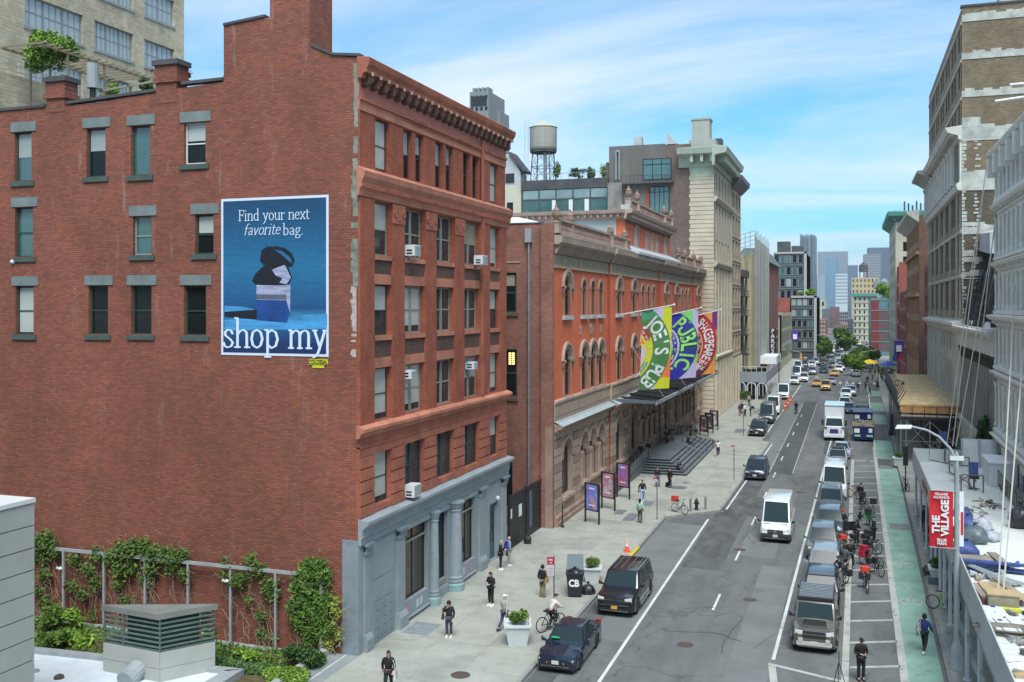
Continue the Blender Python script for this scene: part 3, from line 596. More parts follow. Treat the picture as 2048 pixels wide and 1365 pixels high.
def pil(y0,y1,d=.16,base=True):
 p=FX_(FE,y0,y1,.9,4.6,.02,d).build('pilaster',GP,A)
 MB().prism([(XA+q,y0-.06,z) for q,z in [(0.02,-.1),(d+.16,-.1),(d+.16,.72),(d+.04,.95),(.02,.95)]],(0,y1-y0+.12,0)).build('plinth',GP,p)
 c=FX_(FE,y0-.05,y1+.05,4.6,4.72,.02,d+.08); c.fbox(FE,y0-.12,y1+.14,5.0,5.12,.02,d+.2)
 for k in range(3):
  yy=y0+(y1-y0)*(k+.5)/3; c.prism([FE.P(yy-.1,4.72,d),FE.P(yy+.1,4.72,d),FE.P(yy+.12,5.0,d+.1),FE.P(yy-.12,5.0,d+.1)],(.07,0,0))
  c.farch(FE,yy,4.93,.0,.08,d,d+.17,6,0,2*PI)
 c.build('capital',GPD,p)
pil(40.0,40.5,.1); pil(43.35,44.15); pil(54.45,55.3); pil(58.55,59.25)
def col(y,r,lab):
 p=LT_((XA+.18,y,0),[(r*1.0,1.0),(r*.97,2.6),(r*.85,4.55)],18).build('column',GP,A,)
 for q in p.data.polygons: q.use_smooth=True
 p.data.set_sharp_from_angle(angle=R(50))
 LT_((XA+.18,y,0),[(r*1.28,.1),(r*1.28,.52),(r*1.12,.6)],18).build('column_base',GPG,p)
 LT_((XA+.18,y,0),[(r*1.12,.6),(r*1.2,.68),(r*1.1,.8),(r*1.14,.9),(r,1.0)],18).build('base_ring',GPD,p)
 LT_((XA+.18,y,0),[(r*.85,4.55),(r*1.0,4.6),(r*.9,4.68),(r*1.25,5.0),(r*1.35,5.04),(r*1.35,5.12)],12).build('capital',GPD,p)
col(47.62,.27,0); col(50.5,.42,0)
pr_([(0,5.12),(.14,5.12),(.14,5.4),(.2,5.45),(.2,5.8),(.34,5.95),(.52,6.08),(.52,6.22),(0,6.32)],YA-.03,YB+.35,'shop_cornice',GP)
FX_(FE,YA+.02,YB,5.12,5.42,.02,.15).build('shop_frieze',GPD,A)
FX_(FE,43.9,54.6,4.78,5.1,.02,.1).build('sign_board',GP,A)
for a,b,z0,z1 in [(41.0,43.0,3.2,4.6),(41.0,42.0,2.15,3.1),(42.1,43.1,2.15,3.1),(41.1,43.1,.05,2.0)]:
 FX_(FE,a,b,z0,z1,.02,.045).build('panel',GPD if z0<.1 else GP,A)
bo=MB()
for i in range(3):
 for j in range(4): bo.lathe(FE.P(41.4+i*.72,.4+j*.42,.03),[(.035,0),(.035,.03)],6,axis='x')
bo.build('bolts',MT['black_metal'],A)['kind']='stuff'
for (a,b) in((44.25,47.25),(51.05,54.05)):
 FX_(FE,a,b,.28,.36,.02,.14).build('ledge',GP,A)
sm=mat('faded_sign',(0.50,0.50,0.50),.7); sp=mat('faded_pink',(0.48,0.22,0.24),.7)
for y,z,m in [(44.75,.68,sp),(45.9,.72,sm),(46.35,.74,sm),(51.5,.72,sp),(52.25,.74,sm),(53.0,.76,sp)]:
 FX_(FE,y-.16,y+.16,z-.2,z+.2,.02,.028).build('notice',m,A)
def aircon(y,z,label,dd=0.0,w=.62,h=.42):
 t=thing('air_conditioner',label,'air conditioner',FE.P(y,z,dd))
 BX_(0,.55,-w/2,w/2,0,h).build('casing',MT['white_metal'],t)
 BX_(.551,.565,-w/2+.06,w/2-.06,.06,h-.06).build('rear_grille',MT['steel_paint'],t)
 for k in range(2): BX_(.12,.42,-w/2-.012,-w/2-.002,.08+k*.15,.16+k*.15).build('vent_slot',MT['black_metal'],t)
 TU_((.05,0,0),(.05,0,-.25),.02).tube((.05,0,-.25),(.5,0,0),.02).build('bracket',MT['white_metal'],t)
 return t
aircon(44.75,18.5,'white air conditioner low in the third bay window of the fourth floor on brackets',.0,.75,.55)
aircon(53.9,18.42,'white air conditioner beside the red downpipe under the topmost full cornice',.15,.8,.55)
aircon(44.7,12.35,'small white air conditioner high in a second-floor window nearest the blank wall',-.2)
aircon(53.3,12.3,'small white air conditioner high in a second-floor window toward the far end',-.2)
aircon(44.75,6.45,'large white air conditioner standing just above the grey shopfront cornice',.0,.85,.6)
MX0,MX1,MZ0,MZ1=-28.42,-22.62,13.66,21.09
mu=tag(BX_(MX0,MX1,YA-.03,YA-.002,MZ0,MZ1).build('painted_advertisement',mat('ad_border',(0.62,0.68,0.78),.7)),'large blue painted advertisement for a bag with white lettering on the brick wall','advertisement')
def admat():
 m=mat('ad_blue',(0.02,0.12,0.3),.6); t=m.node_tree; b=t.nodes['Principled BSDF']; tc=N(t,'ShaderNodeTexCoord'); s=N(t,'ShaderNodeSeparateXYZ'); t.links.new(tc.outputs['Object'],s.inputs[0])
 mr=N(t,'ShaderNodeMapRange'); mr.inputs[1].default_value=MZ0; mr.inputs[2].default_value=MZ1; t.links.new(s.outputs['Z'],mr.inputs[0])
 r=N(t,'ShaderNodeValToRGB'); e=r.color_ramp.elements; e[0].position=0; e[0].color=(.004,.022,.10,1); e[1].position=1; e[1].color=(.003,.06,.14,1)
 for p,c in [(.08,(.005,.035,.14,1)),(.2,(.012,.12,.30,1)),(.26,(.03,.20,.38,1)),(.30,(.006,.08,.22,1)),(.36,(.01,.11,.27,1)),(.55,(.012,.17,.33,1)),(.8,(.005,.10,.23,1))]:
  x=e.new(p); x.color=c
 t.links.new(mr.outputs[0],r.inputs[0])
 w_=N(t,'ShaderNodeTexBrick'); cb_=N(t,'ShaderNodeCombineXYZ'); t.links.new(s.outputs['X'],cb_.inputs[0]); t.links.new(s.outputs['Z'],cb_.inputs[1]); t.links.new(cb_.outputs[0],w_.inputs['Vector'])
 w_.inputs['Scale'].default_value=1; w_.inputs['Brick Width'].default_value=.30; w_.inputs['Row Height'].default_value=.105; w_.inputs['Mortar Size'].default_value=.012
 w_.inputs['Color1'].default_value=(1,1,1,1); w_.inputs['Color2'].default_value=(.75,.8,.85,1); w_.inputs['Mortar'].default_value=(.5,.55,.6,1)
 mu_=N(t,'ShaderNodeMix',data_type='RGBA',blend_type='MULTIPLY'); mu_.inputs[0].default_value=.8; t.links.new(r.outputs[0],mu_.inputs[6]); t.links.new(w_.outputs['Color'],mu_.inputs[7])
 t.links.new(mu_.outputs[2],b.inputs['Base Color'])
 bp=N(t,'ShaderNodeBump'); bp.inputs['Strength'].default_value=.5; bp.inputs['Distance'].default_value=.02; bp.invert=True; t.links.new(w_.outputs['Fac'],bp.inputs['Height']); t.links.new(bp.outputs[0],b.inputs['Normal'])
 return m
BX_(MX0+.12,MX1-.12,YA-.036,YA-.03,MZ0+.12,MZ1-.12).build('blue_field',admat(),mu)
def mp(u,v): return PY(u,v,YA)
def adpoly(pts,m,k,name='print_shape'):
 b=MB(); q=[(mp(u,v)[0],YA-.037-.002*k,mp(u,v)[1]) for u,v in pts]; b.ngon(q); return b.build(name,m,mu)
adk=mat('ad_black',(0.008,0.010,0.018),.5,var=.4,vs=3); adl=mat('ad_lilac',(0.32,0.34,0.48),.5,var=.35,vs=1.5,stretch=(1,1,6)); adm=mat('ad_mid',(0.012,0.06,0.24),.5,var=.3,vs=1.2); ads=mat('ad_sky',(0.06,0.28,0.55),.5,var=.4,vs=.5,stretch=(1,1,5))
adpoly([(450,640),(655,628),(655,658),(450,662)],ads,0); adpoly([(450,617),(515,619),(515,640),(450,634)],adk,1); adpoly([(450,612),(490,614),(512,620),(450,624)],ads,1.5)
adpoly([(513,572),(581,572),(582,622),(575,646),(515,641)],adm,2)
adpoly([(514,570),(574,571),(574,601),(514,600)],adl,3); adpoly([(514,589),(574,590),(574,600),(514,599)],mat('ad_slate',(0.10,0.11,0.16),.5),3.5); adpoly([(574,571),(582,570),(581,625),(574,603)],adl,3)
adpoly([(505,562),(512,548),(523,537),(536,528),(572,527),(580,540),(585,556),(579,568),(564,571),(530,571),(512,570)],adk,4)
adpoly([(545,540),(560,534),(571,530),(577,543),(583,556),(574,569),(560,566),(566,557),(553,552)],adl,5)
adpoly([(521,522),(524,502),(534,494),(555,493),(572,497),(585,508),(591,522),(585,533),(574,536),(568,527),(545,528),(529,531)],adk,6)
adpoly([(550,500),(566,503),(582,516),(586,528),(578,522),(566,511)],mat('ad_deep',(0.02,.13,.28),.5),7)
AWH=mat('ad_white',(0.60,0.70,0.82),.6)
S={ # each glyph: advance, strokes (closed=thick factor) as polylines in x-height units
'n':(0.62,[[(.12,0),(.12,.98)],[(.12,.72),(.22,.92),(.36,.98),(.48,.88),(.5,.7),(.5,0)]],[(.0,.24,0),(.38,.62,0),(.0,.12,.96)]),
'i':(0.32,[[(.15,0),(.15,.98)],[(.15,1.36),(.15,1.44)]],[(.02,.28,0),(.03,.15,.96)]),
'd':(0.66,[[(.5,0),(.5,1.62)],[(.5,.8),(.34,.98),(.16,.86),(.1,.5),(.16,.12),(.34,0),(.5,.2)]],[(.5,.62,0),(.38,.5,1.6)]),
'F':(0.64,[[(.16,0),(.16,1.5)],[(.16,1.48),(.58,1.48),(.6,1.2)],[(.16,.8),(.46,.8)],[(.46,.68),(.46,.92)]],[(.02,.32,0),(.02,.2,1.48)]),
'y':(0.6,[[(.1,.98),(.32,.08)],[(.52,.98),(.3,0),(.2,-.36),(.06,-.46)]],[(.0,.22,.96),(.42,.62,.96)]),
'o':(0.62,[[(.31,0),(.14,.14),(.08,.5),(.14,.86),(.31,.99),(.47,.86),(.54,.5),(.47,.14),(.31,0)]],[]),
'u':(0.64,[[(.12,.98),(.12,.24),(.2,.04),(.32,0),(.46,.12),(.5,.3)],[(.5,.98),(.5,0)]],[(.0,.12,.96),(.38,.5,.96),(.5,.62,0)]),
'r':(0.46,[[(.12,0),(.12,.98)],[(.12,.7),(.22,.92),(.34,.98),(.42,.88)]],[(.0,.26,0),(.0,.12,.96)]),
'e':(0.56,[[(.1,.55),(.48,.55),(.46,.84),(.3,.99),(.14,.84),(.08,.5),(.14,.14),(.3,0),(.48,.16)]],[]),
'x':(0.58,[[(.08,.98),(.5,0)],[(.5,.98),(.08,0)]],[(.0,.2,.96),(.4,.58,.96),(.0,.2,0),(.4,.58,0)]),
't':(0.4,[[(.16,1.3),(.16,.18),(.24,0),(.38,.08)],[(.02,.94),(.36,.94)]],[]),
'f':(0.4,[[(.14,0),(.16,1.2),(.26,1.54),(.42,1.5)],[(.02,.94),(.36,.94)]],[]),
'a':(0.56,[[(.1,.82),(.26,.98),(.4,.88),(.42,.6),(.42,.1),(.54,.02)],[(.42,.58),(.16,.46),(.08,.22),(.18,.02),(.32,.04),(.42,.22)]],[]),
'v':(0.56,[[(.08,.98),(.28,0)],[(.5,.98),(.28,0)]],[]),
'b':(0.64,[[(.12,1.62),(.12,0)],[(.12,.8),(.28,.98),(.46,.86),(.54,.5),(.46,.12),(.28,0),(.12,.2)]],[(.0,.12,1.6)]),
'g':(0.6,[[(.28,.32),(.12,.44),(.1,.7),(.22,.96),(.36,.96),(.46,.74),(.42,.46),(.28,.32),(.12,.2),(.16,.06),(.44,0),(.52,-.2),(.36,-.42),(.12,-.4),(.06,-.22),(.16,-.02)],[(.4,.88),(.54,.98)]],[]),
'.':(0.26,[[(.1,0),(.1,.08)]],[]),
's':(0.5,[[(.42,.76),(.36,.94),(.22,.98),(.1,.84),(.12,.66),(.34,.44),(.44,.26),(.36,.06),(.2,0),(.08,.08),(.04,.26)]],[]),
'h':(0.66,[[(.14,0),(.14,1.62)],[(.14,.7),(.26,.92),(.4,.98),(.52,.86),(.54,.66),(.54,0)]],[(.0,.28,0),(.42,.68,0),(.0,.14,1.6)]),
'p':(0.66,[[(.14,-.5),(.14,.98)],[(.14,.8),(.3,.99),(.48,.86),(.56,.5),(.48,.12),(.3,0),(.14,.2)]],[(.0,.3,-.5),(.0,.14,.96)]),
'm':(0.98,[[(.12,0),(.12,.98)],[(.12,.72),(.22,.92),(.34,.98),(.46,.88),(.48,.7),(.48,0)],[(.48,.72),(.58,.92),(.7,.98),(.82,.88),(.84,.7),(.84,0)]],[(.0,.24,0),(.36,.6,0),(.72,.98,0),(.0,.12,.96)]),
' ':(0.34,[],[])}
def serif(word,u,v,xh,adv,thick,thin,slant=0,lift=0):
 """word starting at photo-surveyed wall point, x-height xh metres"""
 x0,z0=mp(u,v); b=MB(); x=x0; n=0
 for ch in word:
  a,st,sf=S[ch]
  for pl in st:
   for p,q in zip(pl[:-1],pl[1:]):
    n+=1; yy=YA-.058-(n%9)*.0006-lift
    P=[(x+(c[0]*adv+slant*c[1])*xh,z0+c[1]*xh) for c in (p,q)]
    hull=[]
    for c in P:
     for k in range(8):
      t_=2*PI*k/8; hull.append((c[0]+thick*xh*math.cos(t_),c[1]+thin*xh*math.sin(t_)))
    pts=sorted(set(hull));
    def half(pp):
     h=[]
     for r_ in pp:
      while len(h)>1 and (h[-1][0]-h[-2][0])*(r_[1]-h[-2][1])-(h[-1][1]-h[-2][1])*(r_[0]-h[-2][0])<=0: h.pop()
      h.append(r_)
     return h[:-1]
    H_=half(pts)+half(pts[::-1]); b.ngon([(c[0],yy,c[1]) for c in H_])
  for (s0,s1,zz) in sf:
   n+=1; yy=YA-.058-(n%9)*.0006-lift
   b.ngon([(x+(s0*adv+slant*zz)*xh,yy,z0+(zz-.02)*xh),(x+(s1*adv+slant*zz)*xh,yy,z0+(zz-.02)*xh),(x+(s1*adv+slant*zz)*xh,yy,z0+(zz+.07)*xh),(x+(s0*adv+slant*zz)*xh,yy,z0+(zz+.07)*xh)])
  x+=a*adv*xh
 return b.build('lettering',AWH,mu),x
serif('Find your next',478,443,.34,1.53,.07,.04); serif('favorite',489,471,.34,1.5,.065,.04,slant=.22); serif('bag.',567,471,.34,1.58,.07,.04)
serif('shop my',447,695,.86,1.50,.085,.04)
cl=thing('painter_sign','small yellow lettered sign board under the lower right corner of the advertisement','sign',(0,0,0))
x0,z0=mp(618,735); x1,z1=mp(656,719); YEL=mat('sign_yellow',(0.55,0.55,0.02),.6)
BX_(x0,x1,YA-.03,YA,z0+.12,z1).build('board',YEL,cl); BX_(x0+.2,x1-.2,YA-.03,YA,z0-.02,z0+.1).build('board_foot',YEL,cl)
text('COLOSSAL',FN,(x0+x1)/2,(z0+z1)/2+.05,.04,.30,mat('sign_olive',(0.05,0.05,0.01),.7),cl,bold=.004,sx=.66)
lp=thing('wall_lamp','small white lamp on the brick wall under the left middle window','lamp',(*[pw(27,525)[0],YA-.05],pw(27,525)[1]))
LT_((0,0,0),[(.05,-.1),(.13,-.02),(.12,.08),(.04,.14)],8).build('lamp_head',MT['frame_white'],lp); TU_((0,0,.05),(0,.06,.12),.025).build('arm',MT['frame_white'],lp)
gf=MB(); gx,gz=pw(676,1300); rr=random.Random(2)
for k in range(3):
 px=[(gx+rr.uniform(-.1,.16),YA-.01,gz+.1+k*.28+rr.uniform(0,.26)) for _ in range(6)]; gf.path(px,.018,4)
gf.build('graffiti_tag',MT['white_paint'],A)
# --- planting in front of the blank wall
def leafmat(name,c,var=.5,vs=2.2,c2=None):
 m=mat(name,c,.55,var=var,vs=vs,col2=c2,detail=3); b=m.node_tree.nodes['Principled BSDF']; b.inputs['Specular IOR Level'].default_value=.3
 return m
LF1=leafmat('leaf_mid',(0.075,0.15,0.022),c2=(0.15,0.26,0.04)); LF2=leafmat('leaf_bright',(0.17,0.30,0.035),c2=(0.26,0.42,0.06)); LF3=leafmat('leaf_dark',(0.03,0.075,0.02),c2=(0.07,0.14,0.03)); LF4=leafmat('leaf_red',(0.16,0.03,0.03))
LFV=leafmat('leaf_ivy',(0.06,0.11,0.02),c2=(0.13,0.21,0.035)); STM=mat('vine_stem',(0.24,0.18,0.12),.9,var=.3,vs=5)
def leaves(n,fn,size,seed=1,flat=0.0,normal=None):
 """n small folded leaves at points fn(rng); returns MB"""
 r=random.Random(seed); vs=[];fs=[]
 for i in range(n):
  p=fn(r);
  if p is None: continue
  s=size*r.uniform(.6,1.35); nrm=Vector((r.gauss(0,1),r.gauss(0,1),r.gauss(0,1)+.6))
  if normal is not None: nrm=nrm*(1-flat)+Vector(normal)*flat*1.8
  nrm.normalize(); t=nrm.orthogonal(); t.rotate(Matrix.Rotation(r.uniform(0,6.28),3,nrm)); q=nrm.cross(t)
  P=Vector(p); o=len(vs)
  vs+= [tuple(P-t*s),tuple(P+q*s*.5-nrm*s*.18),tuple(P+t*s),tuple(P-q*s*.5-nrm*s*.18)]
  fs+= [(o,o+1,o+2),(o,o+2,o+3)]
 b=MB(); b.v=vs; b.f=fs; return b
def leafobj(name,b,m,parent=None,kind='stuff'):
 me=b.mesh(name,m,fix=False); o=ob(name,me,parent);
 if kind: o['kind']=kind
 return o
soil=MB().quad((-55,30,.02),(-22.75,30,.02),(-22.75,YA,.02),(-55,YA,.02)).build('garden_soil',mat('soil',(0.10,0.065,0.038),.95,var=.5,vs=2,bump=.5,bs=10,col2=(0.13,0.12,0.04))); tag(soil,kind='structure')
def groundpts(r):
 x=r.uniform(-40.5,-22.9); y=r.uniform(36.2 if x>-27 else 35.4,39.2)
 k=math.sin(x*1.7)+math.sin(y*3.1+x*.8)+math.sin(x*.63+1.3)
 if k<-.2 and r.random()<.75: return None
 return (x,y,.03+r.random()*r.random()*.22)
g=leafobj('ground_cover',leaves(15000,groundpts,.075,2),LF1);
def gp2(r):
 x=r.uniform(-27.5,-23.0); y=r.uniform(36.25,37.3); return (x,y,.03+r.random()*.14)
g=leafobj('grass',leaves(5000,gp2,.07,3),leafmat('grass_green',(0.07,0.13,0.04)))
def clump(name,label,u,v,rx,ry,h,m,n,size,seed,group=None,cat='plant',stems=5,z0=0.02):
 x,y=G(u,v,0); r=random.Random(seed); t=thing(name,label,cat,(x,y,z0),0,group)
 sub=[(r.uniform(-.7,.7)*rx,r.uniform(-.7,.7)*ry,r.uniform(.45,1)*h,r.uniform(.35,.6)) for _ in range(9)]
 def fn(q):
  a=q.choice(sub); d=Vector((q.gauss(0,1),q.gauss(0,1),q.gauss(0,1))).normalized()*q.random()**.4
  return (a[0]+d.x*rx*a[3],a[1]+d.y*ry*a[3],max(.03,a[2]*.72+d.z*h*.3))
 leafobj('foliage',leaves(n,fn,size,seed),m,t,None)
 b=MB()
 for a in sub[:stems]: b.path([(a[0]*.3,a[1]*.3,0),(a[0]*.6,a[1]*.6,a[2]*.4),(a[0],a[1],a[2]*.8)],.02,4,.008)
 b.build('stem',STM,t); return t
for i,(u,v,rx,ry,h,m,n,s,lab) in enumerate([
 (108,1262,.55,.5,1.25,LF1,900,.09,'mid green leafy bush below the first trellis post, leftmost in the bed'),
 (150,1260,.5,.5,1.1,LF2,700,.09,'fresh green bush below the second bay of the trellis'),
 (150,1290,.9,.5,.5,LF2,500,.13,'low bright green broad-leaved plant in the left of the bed'),
 (112,1300,.5,.5,.9,LF1,500,.09,'loose green plant beside the pale stone wall'),
 (405,1270,.45,.5,1.0,LF1,500,.09,'green shoots just right of the louvred vent'),
 (425,1278,.5,.5,.7,LF2,300,.12,'pale green plant at the foot of the trellis right of the vent'),
 (495,1322,.6,.5,.5,LF2,420,.13,'low lime green plant in the middle of the right bed'),
 (545,1290,.5,.4,.7,LF2,300,.11,'yellow green plant below the fifth trellis bay'),
 (525,1290,.3,.3,1.1,LF1,260,.08,'thin upright green plant against the trellis'),
 ]): clump('garden_plant',lab,u,v,rx,ry,h,m,n,s,20+i,'plants in the wall garden')
clump('shrub','dark green rounded shrub at the right end of the garden bed',607,1335,.95,.8,1.05,LF3,3600,.06,40,None,'shrub')
clump('shrub','bright lime green clipped shrub beside the concrete kerb of the garden',575,1368,1.15,.75,.75,LF2,4600,.055,41,None,'shrub')
kb=H8_([(-22.75,28,0),(-22.4,28,0),(-22.4,39.5,0),(-22.75,39.5,0)],[(-22.75,28,.42),(-22.4,28,.42),(-22.4,39.5,.42),(-22.75,39.5,.42)]).build('garden_kerb',MT['concrete']); tag(kb,'pale concrete kerb wall along the right side of the garden bed','low wall')
BX_(-50,-22.8,39.1,39.3,0,.12).build('garden_rail',MT['steel_paint']); o=bpy.data.objects['garden_rail']; tag(o,'low grey rail along the foot of the vine trellis','rail')
tr=thing('trellis','tall grey steel trellis frame standing in front of the blank brick wall','trellis',(0,39.15,0))
ty=39.15; tz=lambda x: 3.72+.0*(x+30)
def tb(b,name): b.build(name,MT['steel_paint'],tr).location=(0,-39.15,0)
tb(BX_(-50,-23.3,ty-.05,ty+.05,3.63,3.78),'top_rail')
for u in (127,208,290,376,461,551,642,40):
 x=PY(u,1130,ty)[0]; tb(BX_(x-.05,x+.05,ty-.05,ty+.05,0,3.63),'post')
for u in(127,459):
 x,z=PY(u,1135 if u<300 else 1160,ty); t=thing('garden_lamp','white twin spot lamp on the '+('left' if u<300 else 'right')+' part of the steel trellis','lamp',(x-.12,ty-.12,z-.1))
 for s in(-1,1): TU_((0,0,0),(s*.13,-.1,.12),.035,.075,8).build('lamp_head',MT['frame_white'],t)
def vine(label,pts,n,size,m,seed,stems,spread=(.36,.07,.30)):
 t=thing('climbing_vine',label,'vine',(0,0,0),0,'vines on the trellis'); r=random.Random(seed)
 P=[(PY(u,v,39.2)[0],39.2,PY(u,v,39.2)[1],wt) for u,v,wt in pts]
 tot=[p[3] for p in P]
 def fn(q):
  p=q.choices(P,weights=tot)[0]; return (p[0]+q.gauss(0,1)*spread[0]*.5*p[3]**.3,39.22+q.uniform(-1,.6)*.17*p[3]**.3,p[2]+q.gauss(0,1)*spread[2]*.5*p[3]**.3)
 leafobj('leaves',leaves(n,fn,size,seed,.35,(0,-1,.4)),m,t)
 b=MB()
 for s in range(stems):
  a=r.choice(P); x=a[0]+r.uniform(-.4,.4); z=.05; pts_=[(x,39.25,z)]
  tx,tz_=a[0],a[2]; k=9
  for j in range(1,k):
   f=j/(k-1); pts_.append((x+(tx-x)*f+r.gauss(0,.13),39.22+r.uniform(-.08,.08),z+(tz_-z)*f+r.gauss(0,.08)))
  b.path(pts_,.022,4,.007)
 for s in range(stems*3):
  a=r.choice(P); x,z=a[0]+r.gauss(0,.5),a[2]+r.gauss(0,.4); an=r.uniform(0,6.28); pts_=[(x,39.25,max(.05,z))]
  for j in range(5): an+=r.gauss(0,.7); x+=.16*math.cos(an); z+=.16*math.sin(an)*.8; pts_.append((x,39.22+r.uniform(-.1,.06),max(.05,z)))
  b.path(pts_,.011,4,.005)
 o=b.build('stem',STM,t); o['kind']='stuff'
vine('dense vine clump topping the trellis at the pale stone wall',[(85,1085,4),(95,1082,4),(80,1110,2),(88,1150,1.2),(90,1200,1),(115,1220,.8),(75,1180,1),(110,1105,1.2)],1500,.085,LFV,51,12)
vine('thin vine between the first two trellis posts',[(150,1120,1.4),(175,1140,1.5),(190,1165,1.2),(140,1170,1),(165,1190,1),(195,1110,1.5),(150,1230,.7),(185,1230,.6)],1000,.08,LFV,52,16)
vine('broad vine spilling over the trellis rail above the vent',[(250,1100,4),(280,1095,4),(305,1105,3.2),(225,1115,2.4),(240,1140,2.2),(265,1135,1.6),(300,1140,1.4),(335,1108,2.6),(360,1112,2.2),(345,1135,1.6),(235,1170,1),(290,1160,.8),(250,1200,.6),(370,1150,1)],2900,.085,LFV,53,26)
vine('sparse vine in the bays right of the vent',[(400,1225,.8),(450,1150,.5),(500,1125,1.2),(520,1140,1.5),(480,1155,1.4),(470,1165,1),(540,1170,1.6),(545,1190,1),(495,1200,.3),(520,1230,.8),(525,1270,.5),(450,1120,.15)],950,.085,LFV,54,20)
vine('tall bright green vine clump on the last trellis post near the grey wall end',[(615,1140,4),(635,1135,4),(645,1150,4),(600,1170,4),(620,1175,5),(600,1200,5),(640,1200,4),(625,1225,5),(590,1215,2.5),(650,1220,3),(600,1240,4),(640,1250,4),(620,1270,3),(655,1260,2),(660,1200,1)],5200,.08,leafmat('leaf_vine',(0.055,0.125,0.02),c2=(0.14,0.24,0.035)),55,14,(.26,.07,.28))
vine('yellowing vine strand right of the tall clump',[(665,1205,1.2),(670,1225,.8),(660,1250,1.2),(672,1270,.8),(655,1285,1)],420,.07,leafmat('leaf_yellow',(0.20,0.23,0.04)),56,5)
# --- stone clad tower and flat white roof at the left edge
ST=mat('pale_stone',(0.36,0.37,0.345),.8,var=.08,vs=.7,bump=.05)
B=thing('stone_clad_tower','pale stone clad wall with wide horizontal panels at the left edge','building',(0,0,0))
yT=28.0; xR=PY(67,1100,yT)[0]; zt=8.98
BX_(xR-6,xR-.04,yT-9,yT-.04,-.3,zt-.1).build('core',mat('joint_dark',(0.07,0.07,0.065),.9),B)
vj=[1051,1096,1140,1186,1231,1276,1320,1365,1410]
zs=[zt-.18]+[PY(67,v,yT)[1] for v in vj]
for a,b in zip(zs[:-1],zs[1:]):
 BX_(xR-.04,xR,yT-3.2,yT,b+.02,a-.02).build('stone_panel',ST,B)
 BX_(xR-.04,xR,yT-6.4,yT-3.22,b+.02,a-.02).build('stone_panel',ST,B)
 for k in range(3): BX_(xR-2*(k+1)+.02,xR-2*k-.02*(k>0),yT,yT+.04,b+.02,a-.02).build('stone_panel',ST,B)
BX_(xR-6.1,xR+.05,yT-9,yT+.06,zt-.16,zt).build('coping',mat('white_coping',(0.62,0.64,0.64),.5),B)
BX_(xR-1.6,xR-1.45,yT-3.2,yT-2.9,zt,zt+.12).build('roof_vent',MT['roof_dark'],B)
B=thing('white_flat_roof','low building with a bright white membrane roof in front of the garden','building',(0,0,0))
H8_([(-38,22,-.3),(-23.6,22,-.3),(-24.9,36.05,-.3),(-38,35.0,-.3)],[(-38,22,.16),(-23.6,22,.16),(-24.9,35.9,.16),(-38,34.85,.16)]).build('membrane_roof',mat('membrane',(0.60,0.66,0.70),.5,var=.10,vs=1.2),B)
H8_([(-38,34.65,.0),(-25.3,35.65,.0),(-24.8,36.1,.0),(-38,35.1,.0)],[(-38,34.65,.32),(-25.3,35.65,.32),(-24.8,36.1,.32),(-38,35.1,.32)]).build('parapet_edge',MT['steel_paint'],B)
H8_([(-25.3,22,0),(-24.4,22,0),(-24.8,36.1,0),(-25.5,35.7,0)],[(-25.3,22,.32),(-24.4,22,.32),(-24.8,36.1,.32),(-25.5,35.7,.32)]).build('parapet_edge',MT['steel_paint'],B)
x,y=G(118,1355,.2); LT_((x,y,.16),[(.22,0),(.2,.1),(.1,.16)],10).build('roof_drain',MT['iron'],B)
x,y=G(72,1342,.2); LT_((x,y,.16),[(.16,0),(.12,.1)],8).build('roof_drain',MT['steel_paint'],B)
V=thing('louvred_vent','pale stone vent block with green steel louvres and a wedge shaped flat cap','vent',(0,0,0))
C0=PY(320,1300,34); xf=C0[0]; yf=34.0
xl=xf-3.15; xr=xf+1.35; yb=yf+1.9
MB().prism([(xl,yf+.25,-.1),(xf,yf,-.1),(xr,yb,-.1),(xl+.3,yb,-.1)],(0,0,1.5)).build('stone_base',ST,V)
for k,(a,b) in enumerate([((xl,yf+.25),(xf,yf)),((xf,yf),(xr,yb))]):
 d=Vector((b[0]-a[0],b[1]-a[1],0)).normalized(); n=Vector((d.y,-d.x,0))*.03
 for z0,z1 in((.02,.7),(.72,1.38)):
  p=[(a[0],a[1]),(b[0],b[1])]; H8_([(p[0][0],p[0][1],z0),(p[1][0],p[1][1],z0),(p[1][0]+n.x,p[1][1]+n.y,z0),(p[0][0]+n.x,p[0][1]+n.y,z0)],[(p[0][0],p[0][1],z1),(p[1][0],p[1][1],z1),(p[1][0]+n.x,p[1][1]+n.y,z1),(p[0][0]+n.x,p[0][1]+n.y,z1)]).build('stone_panel',ST,V)
LV=mat('louvre_green',(0.09,0.13,0.115),.5,var=.2,vs=2); LI=mat('louvre_core',(0.02,0.045,0.04),.6)
MB().prism([(xl+1.1,yf+.45,1.4),(xf-.05,yf+.3,1.4),(xr-.5,yb-.4,1.4),(xl+1.2,yb-.2,1.4)],(0,0,1.45)).build('louvre_core',LI,V)
MB().prism([(xl,yf+.25,1.40),(xf,yf,1.40),(xr,yb,1.40),(xl+.3,yb,1.40)],(0,0,.09)).build('sill_plate',LV,V)
for k in range(6):
 z=1.60+k*.2
 for a,b in [((xl,yf+.25),(xf,yf)),((xf,yf),(xr,yb)),((xl+.1,yb-.05),(xr,yb))]:
  TU_((a[0],a[1],z),(b[0],b[1],z),.045,n=5).build('louvre_blade',LV,V)
for p in [(xl+.06,yf+.25),(xf,yf),(xr-.05,yb-.02),(xl+1.15,yf+.16),(xl+.35,yb-.1)]: BX_(p[0]-.03,p[0]+.03,p[1]-.03,p[1]+.03,1.45,2.85).build('post',LV,V)
